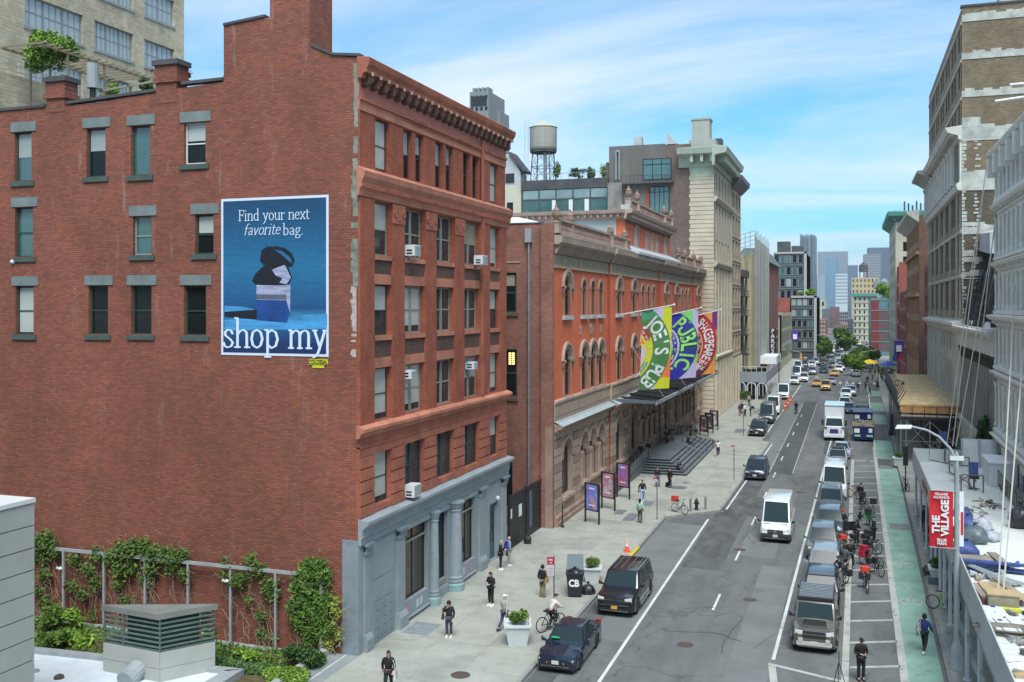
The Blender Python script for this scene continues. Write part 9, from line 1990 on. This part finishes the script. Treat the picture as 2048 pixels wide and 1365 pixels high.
person('grey haired man in a pale blue shirt and beige trousers with a blue backpack',1018,1132,'stand',2.2,(120,140,175),(150,148,135),(215,215,215),'bald',HGY,s=1.03,extra=(backpack('bright blue backpack on the grey haired man',cl(30,40,110)),bag('grey carrier bag held by the grey haired man',cl(120,122,128),.32,-.05,.5,.3,.38,False)))
person('woman in a black top and light blue jeans walking past the far poster',1285,1004,'walk',.3,(24,26,34),(140,160,190),(225,225,230),'short',HBR,extra=(bag('small black bag of the woman in light blue jeans',cl(20,20,24),-.3,0,.75,.22,.2),))
person('person in a mint green jacket standing on the pavement grille',1280,1046,'stand',2.9,(150,185,165),(70,70,62),(60,60,60),'long',HBL)
person('person in black with blue jeans by the foot of the steps',1315,974,'wide',.8,(22,22,28),(70,85,115),(40,40,45),'short',HBR); person('person in all black standing beside another at the foot of the steps',1340,976,'stand',-.6,(18,18,22),(20,20,24),(30,30,34),'short',HBL,extra=(bag('black bag set beside the person in all black',cl(18,18,20),-.35,0,.02,.35,.4,False),))
person('person in white top and black shorts walking at the far end of the steps',1436,914,'walk',.2,(205,205,205),(25,25,30),(210,210,210),'short',HBR,sleeve=False)
person('person sitting on the lower steps in dark clothes',0,0,'sit',.9,(40,48,60),(60,62,70),(40,40,44),'short',HBL,xy=(-15.45,92.5),z=.25); person('person sitting on the upper steps in black',0,0,'sit',1.3,(20,20,24),(30,30,34),(40,40,44),'short',HBL,xy=(-16.8,106.5),z=.75)
for i,(x,y,z,lab,pz,rz,top,bot,hr) in enumerate([(-18.8,104.8,1.0,'person in black raising a phone on the landing','face',.5,BLK,(28,28,32),'short'),(-17.3,112.0,1.0,'man in a black jacket and pale cap at the top of the steps','stand',1.2,(22,24,30),(30,30,34),'cap'),(-17.2,114.8,.16,'person in a dark top and beige trousers at the far side of the steps','stand',.3,(24,24,26),(130,118,90),'short'),
 (-19.2,93.2,1.0,'person in black leaning at the ramp top','stand',.9,BLK,(24,24,26),'short'),(-18.9,95.4,1.0,'person in khaki trousers standing at the entrance by the ramp','stand',-.4,(26,28,26),(120,112,85),'short'),(-18.9,106.0,1.0,'person standing behind the bin box on the landing','stand',0,(20,20,22),(25,25,28),'short')]):
 person(lab,0,0,pz,rz,top,bot,(60,60,60),hr,xy=(x,y),z=z)
for i,(u,v,lab,top,bot) in enumerate([(1480,832,'person in dark red by the far pavement bikes',(70,25,30),(90,70,60)),(1490,833,'person in a white shirt by the far pavement bikes',(210,210,215),(25,25,30)),(1501,833,'person in grey beside the parked bicycle in the distance',(80,85,92),(60,62,66)),(1484,828,'person in black at the back of the far pavement group',BLK,BLK),(1498,812,'person in pale pink in front of the arched shed',(180,140,135),(60,60,60))]): person(lab,u,v,'stand',i*.9,top,bot,(60,60,60),'short',[HBL,HBR][i%2])
RZ=.004
person('officer in a black uniform, cap and backpack looking at a phone near the camera',1722,1362,'hold',.35,(16,18,24),(18,20,26),(14,14,16),'cap',HBL,z=RZ,s=1.05,extra=(backpack('black backpack on the officer',cl(16,16,18)),))
person('woman in a blue jacket and black trousers walking along the green lane',1849,1306,'walk_b',2.7,(28,48,105),(18,18,24),(205,205,205),'hood',HBL,sk=2,z=RZ,s=1.02,extra=(bag('pale backpack bag slung on the woman in the blue jacket',cl(165,165,160),.17,.17,1.0,.28,.38),))
person('person in black holding papers in the buffer among the bikes',1731,1114,'hold',-.3,(20,20,24),(20,20,24),(30,30,30),'hood',HBL,z=RZ,sk=1); person('courier in a black jacket beside the line of parked cars',1701,1137,'wide',.2,(18,18,22),(24,24,26),(40,40,40),'helmet',cl(25,25,28),z=RZ)
person('person in black on the right pavement behind the banner',1848,1062,'stand',.2,(20,20,22),(18,18,20),(190,190,190),'short',HBL)
person('courier in a red helmet beside the open car door',1686,1070,'stand',2.8,(28,26,30),(28,28,30),(40,40,40),'helmet',cl(190,25,25),z=RZ); person('person in pale trousers and a dark jacket leaning over a bike in the buffer',1720,1066,'hold',1.4,(22,24,26),(160,160,162),(200,200,200),'short',HBL,z=RZ,sk=1)
for i,(u,v,lab,top) in enumerate([(1716,784,'cyclist in dark clothes in the far buffer',(30,32,36)),(1739,790,'far cyclist in maroon on the green lane',(90,35,35)),(1731,778,'far cyclist in grey on the green lane',(90,90,95)),(1735,768,'far walker in black on the bicycle lane',(30,30,30)),(1755,775,'walker in black on the right pavement by the lamp',(25,25,28)),(1762,757,'walker in grey near the blue parasol',(95,95,100)),(1751,752,'walker in dark blue near the yellow parasol',(40,45,70)),
 (1771,748,'walker in red by the blue parasol',(160,40,35)),(1778,752,'walker in white by the blue parasol',(200,200,200)),(1745,760,'walker in beige crossing to the right',(150,140,120)),(1765,765,'walker with a black top further down the right pavement',(22,22,24)),(1783,758,'walker in navy close to the building on the right',(35,38,60)),(1775,770,'walker in olive on the right pavement',(70,75,50)),(1588,762,'walker in black on the far left pavement',(22,22,26)),(1583,768,'walker in grey on the far left pavement',(90,90,95)),(1722,748,'walker at the crossing in pale clothes',(180,175,165)),(1741,748,'walker in brown by the yellow parasol',(90,65,45)),(1758,745,'walker in purple far down the pavement',(80,50,90)),(1768,741,'tiny walker in white far down the pavement',(190,190,190)),(1752,738,'tiny walker in black far down the pavement',(25,25,25))]):
 person(lab,u,v,['walk','walk_b','stand'][i%3],i*1.1,top,(40,42,50),(60,60,60),'short',[HBL,HBR][i%2],group='walkers far down the street',z=RZ if u<1750 else None)
# --- bicycles and scooters
BK={}
def bike_parts(kind):
 if kind in BK: return BK[kind]
 o={}; R_=.34
 wl=MB(); n=18
 for i in range(n):
  a=2*PI*i/n;b=2*PI*(i+1)/n; wl.tube((0,R_*math.cos(a),R_*math.sin(a)),(0,R_*math.cos(b),R_*math.sin(b)),.026 if kind!='moto' else .06,n=5,cap=False)
 sp=MB()
 for i in range(8): a=2*PI*i/8; sp.tube((0,0,0),(0,R_*.95*math.cos(a),R_*.95*math.sin(a)),.004 if kind!='moto' else .012,n=3,cap=False)
 sp.lathe((0,0,0),[(.03,-.05),(.03,.05)],6,'x'); o['tyre']=wl.mesh('bike_tyre',MT['rubber']); o['spokes']=sp.mesh('bike_spokes',MT['steel'])
 f=MB(); BB_=(0,.02,.30); ST=(0,.20,.82); HD=(0,-.38,.86); FW_=(0,-.54,R_); RWl=(0,.52,R_)
 for a,b in((BB_,ST),(BB_,HD),(ST,HD),(BB_,RWl),(ST,RWl)): f.tube(a,b,.026 if a==BB_ and b==HD else .018,n=6)
 o['frame']=f.mesh('bike_frame',None); o['frame'].materials.append(None)
 o['fork']=TU_((-.05,-.41,.8),(-.05,-.54,R_),.014).tube((.05,-.41,.8),(.05,-.54,R_),.014).tube((0,-.38,.82),(0,-.36,1.02),.016).mesh('bike_fork',MT['dark_trim'])
 o['handlebar']=TU_((-.3,-.32,1.06),(.3,-.32,1.06),.014).tube((-.3,-.32,1.06),(-.3,-.2,1.05),.018).tube((.3,-.32,1.06),(.3,-.2,1.05),.018).tube((0,-.37,1.0),(0,-.32,1.06),.015).mesh('bike_handlebar',MT['dark_trim'])
 o['saddle']=H8_([(-.03,.08,.90),(.03,.08,.90),(.09,.36,.90),(-.09,.36,.90)],[(-.02,.08,.95),(.02,.08,.95),(.08,.36,.97),(-.08,.36,.97)]).tube((0,.2,.8),(0,.22,.92),.014).mesh('bike_saddle',MT['rubber'])
 o['crank']=LT_((.03,.02,.30),[(.09,0),(.09,.012)],10,'x').tube((.06,.02,.30),(.06,.12,.18),.01).tube((-.06,.02,.30),(-.06,-.08,.42),.01).box(.05,.14,.08,.16,.16,.18).mesh('bike_crank',MT['steel'])
 o['battery']=H8_([(-.035,-.06,.38),(.035,-.06,.38),(.035,-.03,.34),(-.035,-.03,.34)],[(-.035,-.28,.68),(.035,-.28,.68),(.035,-.22,.66),(-.035,-.22,.66)]).mesh('bike_battery',MT['dark_trim'])
 BK[kind]=o; return o
def bike(label,u=0,v=0,rz=0.,frame='frame_dark',box=None,lean=.06,basket=False,xy=None,z=Z,name='bicycle',cat='bicycle',kind='bike',group=None,bags=None,s=1.0):
 x,y=xy if xy else G(u,v,z); t=thing(name,label,cat,(x,y,z+.026),rz,group); t.rotation_euler=(0,lean,rz); t.scale=(s,s,s); o=bike_parts(kind)
 for yy in(-.54,.52):
  w_=ob('wheel',o['tyre'],t,(0,yy,.34)); ob('spokes',o['spokes'],w_)
 fr=ob('frame',o['frame'],t); setmat(fr,MATS[frame] if isinstance(frame,str) else frame)
 for n_ in('fork','handlebar','saddle','crank','battery'): ob(n_,o[n_],t)
 if box is not None:
  BX_(-.2,.2,.35,.75,.80,.84).build('rack',MT['dark_trim'],t)
  q=BX_(-.2,.2,.36,.76,.84,1.16).build('delivery_box',box,t); BX_(-.21,.21,.35,.77,1.14,1.20).build('lid',box,q)
 if basket: H8_([(-.16,-.80,.72),(.16,-.80,.72),(.16,-.46,.72),(-.16,-.46,.72)],[(-.2,-.84,1.0),(.2,-.84,1.0),(.2,-.44,1.0),(-.2,-.44,1.0)]).build('basket',MT['dark_trim'],t)
 if bags is not None:
  for s_ in(-1,1): BX_(s_*.1,s_*.3,.36,.72,.5,.85).build('pannier',bags,t)
 return t
BXR=mat('box_red',(0.62,0.045,0.02),.5,var=.1,vs=3); BXD=mat('box_crimson',(0.35,0.015,0.04),.5,var=.2,vs=3); GRF=mat('frame_lime',(.28,.50,.03),.5); BXB=mat('box_black',(.02,.02,.022),.5); GRB=mat('cover_green',(.01,.22,.08),.6)
bike('grey delivery bicycle with a bright red box on the pavement by the bollards',1359,1027,.95,'frame_dark',BXR)
bk=bike('black city bicycle ridden on the pavement by the rider in a white cap',1102,1262,2.55,'dark_trim',s=1.05); person('rider in a pale pink jacket and dark cap sitting on the black bicycle',0,0,'ride',2.55,(205,192,185),(40,40,46),(50,50,55),'cap',cl(30,32,50),xy=(bk.location.x+.03,bk.location.y+.0),z=Z+.04)
bike('lime green framed bicycle lying near the shed posts by the kerb',1885,1222,1.2,GRF,None,.25)
RZ2=.01
bike('red framed bicycle in the buffer farthest from the camera',1708,997,.7,BXR,None,z=RZ2,basket=True); bike('black delivery bicycle with panniers beyond the green covered one',1728,1018,.3,'dark_trim',BXB,z=RZ2)
bike('bicycle with a green cover and black panniers in the buffer',1738,1055,.2,GRB,BXB,z=RZ2,bags=GRB); bike('delivery bicycle with a wide red box nearest the camera in the buffer',1731,1182,.15,'dark_trim',BXR,z=RZ2,bags=BXB)
bike('bicycle held by the courier beside the parked cars with a red bag',1692,1112,.5,'dark_trim',BXR,z=RZ2); bike('electric bicycle with a crimson box at the edge of the green lane',1742,1135,.9,'dark_trim',BXD,z=RZ2,bags=BXD)
b9=bike('dark bicycle ridden between the parked cars and the hatched buffer',1682,1172,-.5,'dark_trim',None,z=RZ2,bags=BXB); person('rider in dark blue beside the silver and black SUVs',0,0,'ride',-.5,(40,48,62),(30,34,44),(40,40,40),'helmet',cl(35,40,55),xy=(b9.location.x,b9.location.y),z=.02)
bike('scooter like bicycle parked behind the person holding papers',1748,1112,-.6,'dark_trim',None,z=RZ2,basket=True,name='bicycle'); bike('bicycle with a red bag parked on the right pavement under the banner',1856,1092,.2,'dark_trim',BXD); bike('bicycle with a white bag leaning on the lamp pole on the right pavement',1811,982,.3,'frame_dark',MT['white_paint']); bike('bicycle in the far pavement group by the arched shed',1512,830,1.3,'dark_trim',BXB)
b8=bike('dark moped seen from the front riding up the road',1592,828,0,'dark_trim',BXB,z=RZ2,s=1.15); person('rider in black coming down the road past the orange barriers',0,0,'ride',0,BLK,BLK,BLK,'helmet',cl(20,20,22),xy=(b8.location.x,b8.location.y),z=.05,s=1.05)
for u,v,a,lab,pz,rz,tp,bt,hr in [(1748,1085,0,'person in a dark green jacket beside the bicycle with the green cover','stand',1.9,(30,48,38),(24,24,28),'short'),(1713,1092,0,'person in black with a cap between the open car door and the bikes','hold',.6,(20,20,24),(26,26,30),'cap'),(1690,1150,0,'person in a grey hooded top next to the black clad courier','stand',-.5,(78,80,84),(22,22,26),'hood'),(1722,1010,0,'person in dark clothes beside the farthest bikes in the buffer','stand',2.4,(26,28,32),(40,42,48),'short')]:
 person(lab,u,v,pz,rz,tp,bt,(60,60,60),hr,z=RZ)
bike('black bicycle with a small basket between two delivery bikes in the buffer',1722,1098,-.9,'dark_trim',BXB,z=RZ2,basket=True); bike('black bicycle leaning beside the crimson boxed one',1752,1150,.5,'dark_trim',None,z=RZ2,bags=BXB); bike('grey bicycle parked near the farthest bikes in the buffer',1741,1032,-.3,'frame_grey',BXB,z=RZ2)
# --- street furniture
def planter(label,u,v,s=1.0,rz=.3,rb=LF1,z=Z,group='white planters with green shrubs'):
 x,y=G(u,v,z); t=thing('planter',label,'planter',(x,y,z),rz,group); a,b=.42*s,.58*s
 H8_([(-a,-a,0),(a,-a,0),(a,a,0),(-a,a,0)],[(-b,-b,.92*s),(b,-b,.92*s),(b,b,.92*s),(-b,b,.92*s)]).build('tub',mat('planter_white',(.55,.58,.58),.5,var=.06,vs=2),t)
 q=MB(); r_=b+.06
 for (x0,x1,y0,y1) in((-r_,r_,-r_,-r_+.12),(-r_,r_,r_-.12,r_),(-r_,-r_+.12,-r_+.12,r_-.12),(r_-.12,r_,-r_+.12,r_-.12)): q.box(x0,x1,y0,y1,.90*s,1.0*s)
 q.build('rim',MT['planter_white'],t); BX_(-r_+.1,r_-.1,-r_+.1,r_-.1,.86*s,.9*s).build('soil',MT['soil'],t)
 BX_(.1,.3,-b*.8-.035,-b*.8-.01,.5,.66).build('emblem',MT['tarp_blue'],t) if s>.9 else None
 rr=random.Random(u)
 sub=[(rr.uniform(-.3,.3)*s,rr.uniform(-.3,.3)*s,rr.uniform(.2,.5)*s,rr.uniform(.16,.28)*s) for _ in range(12)]
 def fn(q):
  a_=q.choice(sub); d=Vector((q.gauss(0,1),q.gauss(0,1),q.gauss(0,1))).normalized()*q.random()**.4*a_[3]; return (a_[0]+d.x,a_[1]+d.y,.9*s+max(.02,a_[2]+d.z))
 leafobj('foliage',leaves(1500,fn,.05*s,u),rb,t,None); return t
planter('large white planter with a leafy green shrub, nearest on the left pavement',1035,1287,1.0,.35); planter('white planter with a round shrub beside the small traffic cone by the wheeled bin',1185,1163,.85,.2)
planter('white planter on the right pavement behind the signal post',1797,932,.85,.0); planter('white planter with a green bush under the shed beside the black rubbish bags',1878,1166,.9,.0);
def cone(label,u,v,s=1,z=Z):
 x,y=G(u,v,z); t=thing('traffic_cone',label,'traffic cone',(x,y,z),.3); O=mat('cone_orange',(.75,.10,.03),.5)
 BX_(-.2*s,.2*s,-.2*s,.2*s,0,.04).build('base',O,t); LT_((0,0,.04),[(.15*s,0),(.10*s,.3*s)],12).build('cone_lower',O,t); LT_((0,0,.04+.3*s),[(.10*s,0),(.085*s,.1*s)],12).build('reflective_band',WP,t); LT_((0,0,.04+.4*s),[(.085*s,0),(.055*s,.2*s),(.03*s,.38*s)],12).build('cone_top',O if s<1 else mat('cone_pale',(.7,.45,.38),.5),t)
cone('tall orange traffic cone with a pale top standing near the yellow kerb',1254,1104,1.1); cone('small orange traffic cone half hidden behind the planter',1197,1160,.75)
x,y=G(1150,1192,Z); t=thing('wheeled_bin','black wheeled bin with white letters, overfull, its grey lid propped open','bin',(x,y,Z),.25)
H8_([(-.36,-.36,.1),(.36,-.36,.1),(.36,.36,.1),(-.36,.36,.1)],[(-.46,-.44,1.25),(.46,-.44,1.25),(.46,.44,1.25),(-.46,.44,1.25)]).build('body',BXB,t); BX_(-.5,.5,-.48,.48,1.25,1.32).build('rim',BXB,t)
H8_([(-.48,.4,1.3),(.48,.4,1.3),(.48,.48,1.3),(-.48,.48,1.3)],[(-.44,.75,2.1),(.44,.75,2.1),(.44,.82,2.05),(-.44,.82,2.05)]).build('lid',mat('lid_grey',(.10,.14,.15),.5,var=.1,vs=3),t)
for s_ in(-1,1): LT_((s_*.34,.3,.14),[(.13,-.05),(.13,.05)],10,'x').build('wheel',MT['rubber'],t)
text('CB',Fr('N',-.44),-.05,.78,0,.52,WP,t,bold=.02,sx=.85).location=(-.05,-.42,.78)
def gsack(label,u,v,w_,m,z=Z,dz=0,s=.9,name='rubbish_bag'):
 o=sack(name,label,u,v,w_,m,z=z,s=s); o.location.z+=dz; return o
gsack('clear black rubbish bag bulging out of the wheeled bin',1150,1192,.36,BLB,dz=1.12,s=.5); gsack('round black rubbish bag on the pavement right of the wheeled bin',1176,1188,.36,BLB,s=.7)
gsack('black rubbish bag at the kerb near the shed planter',1862,1150,.5,BLB,s=.7); gsack('second black rubbish bag behind the shed planter',1872,1140,.45,BLB,s=.8); gsack('small lilac bag on top of the black ones by the shed planter',1880,1130,.3,BLU,s=.8)
x,y=G(1868,1168,Z); t=thing('plastic_tub','low grey plastic tub at the kerb','tub',(x,y,Z)); H8_([(-.3,-.25,0),(.3,-.25,0),(.3,.25,0),(-.3,.25,0)],[(-.36,-.3,.4),(.36,-.3,.4),(.36,.3,.4),(-.36,.3,.4)]).build('tub_body',MT['lid_grey'],t)
def signpost(label,u,v,h,vt=None,z=Z,red=True,w=.32,hh=.95,post='rust_pipe_post',rz=.35):
 x,y=G(u,v,z); t=thing('street_sign',label,'sign',(x,y,z),rz); pm_=mat('post_brown',(.075,.055,.05),.6,var=.3,vs=4)
 BX_(-.03,.03,-.025,.025,0,h).build('post',pm_,t)
 BX_(-w-.02,-.0,-.045,-.03,h-hh,h-.02).build('sign_panel',mat('sign_white',(.50,.48,.50),.5),t)
 if red: BX_(-w-.02,-.0,-.052,-.046,h-hh*.42,h-.02).build('sign_red',mat('sign_red',(.40,.02,.04),.5),t)
 q=MB()
 for k in range(3): q.box(-w+.04,-.06,-.050,-.046,h-hh+.08+k*.13,h-hh+.12+k*.13)
 q.build('sign_lines',mat('sign_pink',(.5,.2,.25),.5),t)
 q=BX_(-w+.05,-.07,-.056,-.053,h-.2,h-.12).box(-w+.09,-.1,-.056,-.053,h-.33,h-.28).build('sign_letters',MT['sign_white'],t); return t
signpost('brown sign post with a red and white parking sign beside the cyclist',1108,1250,3.4); signpost('tall post with a small red sign in front of the black steps',1314,1040,3.15,hh=.35,w=.3); signpost('post with a small red sign at the widest part of the pavement',1468,960,3.15,hh=.35,w=.28); signpost('thin post at the far corner of the pavement bulb with a red base',1487,872,3.3,hh=.3,w=.2)
def bollard(label,u,v,r_=.09,h=.95,m='steel'):
 x,y=G(u,v,Z); t=thing('bollard',label,'bollard',(x,y,Z),0,'steel bollards by the hydrant'); LT_((0,0,0),[(r_,0),(r_,h),(r_*.8,h+.05),(.01,h+.07)],12).build('shaft',MATS[m],t); LT_((0,0,0),[(r_*1.3,0),(r_*1.3,.03)],12).build('collar',MATS[m],t)
bollard('left steel bollard between the delivery bicycle and the hydrant',1381,1023); bollard('right steel bollard on the other side of the hydrant',1411,1019)
x,y=G(1393,1020,Z); t=thing('fire_hydrant','black fire hydrant standing between two steel bollards','hydrant',(x,y,Z)); LT_((0,0,0),[(.2,0),(.2,.06),(.13,.08),(.12,.55),(.16,.58),(.15,.7),(.09,.82),(.04,.86),(.04,.92)],12).build('barrel',MT['black_metal'],t)
for s_ in(-1,1): TU_((0,0,.5),(s_*.22,0,.5),.06,n=8).build('nozzle',MT['black_metal'],t)
def lamp(label,u,v,h,arm_=2.0,side=1,m='black_metal',z=Z,orn=True):
 x,y=G(u,v,z); t=thing('street_lamp',label,'street lamp',(x,y,z)); LT_((0,0,0),[(.28,0),(.28,.25),(.18,.5),(.15,1.0),(.09,1.2),(.07,h)],10).build('pole',MATS[m],t)
 MB().path([(0,0,h),(side*arm_*.25,0,h+.5),(side*arm_*.6,0,h+.75),(side*arm_,0,h+.6)],.05,6).build('arm',MATS[m],t)
 if orn: MB().farch(Fr('N',0),side*arm_*.35,h-.1,.28,.36,-.03,.03,12,0,2*PI).build('scroll',MATS[m],t)
 LT_((side*arm_,0,h+.22),[(.22,0),(.2,.12),(.08,.3),(.04,.4)],8).build('lamp_head',MATS[m],t); return t
lamp('ornate black lamp post far down the right pavement',1756,775,8,2.0,-1); lamp('ornate black lamp post on the left pavement before the arched shed',1558,795,7.5,2.2,1); lamp('thin grey lamp post in front of the gridded building',1628,748,8.5,3,1,'steel_paint',orn=False); lamp('ornate black lamp post by the second shed parapet',1782,865,5.8,1.4,1)
x,y=G(1811,985,Z); t=thing('signal_post','black pedestrian signal on a thin post on the right pavement','signal',(x,y,Z)); TU_((0,0,0),(0,0,3.2),.05,n=8).build('post',MT['black_metal'],t)
for k in range(3): BX_(-.2,.2,-.15,.15,2.3+k*.55,2.8+k*.55).build('signal_head',MT['black_metal'],t)
t=thing('cast_iron_lamp_base','dark ornate lamp post foot beside the second shed','lamp base',(*G(1784,871,Z),Z)); LT_((0,0,0),[(.4,0),(.4,.4),(.25,.8),(.3,1.0),(.18,1.5),(.12,2.6)],10).build('foot',MT['black_metal'],t)
for i,(u,v,m,lab,w_) in enumerate([(1739,745,mat('parasol_yellow',(.65,.50,.02),.6),'yellow parasol on the right pavement past the crossing',2.4),(1776,750,mat('parasol_blue',(.02,.05,.35),.6),'blue parasol beside the buildings on the right',2.0)]):
 x,y=G(u,v); t=thing('parasol',lab,'parasol',(x,y,0)); LT_((0,0,2.2),[(w_,0),(w_*.96,.12),(w_*.45,.62),(.05,.95)],10).build('canopy',m,t); TU_((0,0,0),(0,0,3.1),.05).build('pole',MT['steel'],t)
def pflag(label,u,v,Y,w_,h,m,X=None):
 x,z=PY(u,v,Y); t=thing('wall_flag',label,'flag',(x,Y,z),0,'purple flags hung from the buildings'); BX_(-w_/2,w_/2,0,.03,-h,0).build('cloth',m,t); BX_(-w_*.28,w_*.28,-.02,0,-h*.85,-h*.35).build('emblem',WP,t); TU_((-w_/2-.2,0,.05),(w_/2+1.2,0,.05),.05,n=5).build('pole',MT['steel'],t)
PU=mat('flag_purple',(.08,.03,.28),.7); pflag('purple flag with a white emblem on the right beyond the tall tan building',1798,682,165,1.45,2.0,PU); pflag('purple flag on the left beside the dark gridded building',1590,662,270,1.8,2.6,PU)
x,z=PY(1793,705,165); t=thing('state_flag','dark blue and red flag drooping below the purple one on the right','flag',(x,165,z)); H8_([(-.7,0,-1.3),(.1,0,-1.5),(.1,.05,-1.5),(-.7,.05,-1.3)],[(-.3,0,0),(.5,0,0),(.5,.05,0),(-.3,.05,0)]).build('cloth_blue',MT['tarp_blue'],t); H8_([(.1,0,-1.5),(.7,0,-1.3),(.7,.05,-1.3),(.1,.05,-1.5)],[(.2,0,-.3),(.8,0,-.3),(.8,.05,-.3),(.2,.05,-.3)]).build('cloth_red',MT['banner_red'],t)
for i,(u,v,L_,lab) in enumerate([(1602,752,4.5,'yellow traffic signal on a mast at the left of the crossing'),(1722,752,-3.5,'traffic signal mast in front of the bright green tree')]):
 x,y=G(u,v); t=thing('traffic_signal',lab,'traffic signal',(x,y,Z)); TU_((0,0,0),(0,0,5.2),.09).tube((0,0,5.2),(L_*-1 if i else -L_,0,5.9),.06).build('mast',MT['steel_paint'],t); BX_(-.25,.25,-.2,.2,3.6,4.9).build('signal_head',mat('signal_yellow',(.55,.32,.03),.6),t)
x,y=G(1678,1372); t=thing('tripod','thin black tripod standing on the hatched line at the bottom edge','tripod',(x,y,0))
for k in range(3): a=.4+k*2.094; TU_((.28*math.cos(a),.28*math.sin(a),0),(0,0,1.0),.018,n=5).build('leg',MT['dark_trim'],t)
TU_((0,0,1.0),(0,0,1.45),.02,n=5).build('centre_column',MT['dark_trim'],t)
for i in range(6):
 x,y=G(1782+i*3,770+i*9);
 t=thing('cafe_table',['small round table nearest the parasol on the right pavement','second small table on the right pavement','third small table on the right pavement','fourth small table on the right pavement','fifth small table on the right pavement','small table closest to the second shed'][i],'table',(min(x,9.5),y,Z)); LT_((0,0,0),[(.25,0),(.04,.05),(.04,.7),(.4,.72),(.4,.75)],10).build('table_top',MT['blind'],t)
bpy.data.scenes.remove(TMP)
hz=BX_(-3050,3050,-350,6050,-1.35,130).build('haze',None); hz['kind']='stuff'; m=bpy.data.materials.new('haze'); m.use_nodes=True; t=m.node_tree; t.nodes.clear(); o_=N(t,'ShaderNodeOutputMaterial'); p_=N(t,'ShaderNodeVolumePrincipled'); p_.inputs['Color'].default_value=(.80,.90,1,1); p_.inputs['Density'].default_value=.00012; p_.inputs['Anisotropy'].default_value=.2
t.links.new(p_.outputs[0],o_.inputs['Volume']); hz.data.materials.append(m)
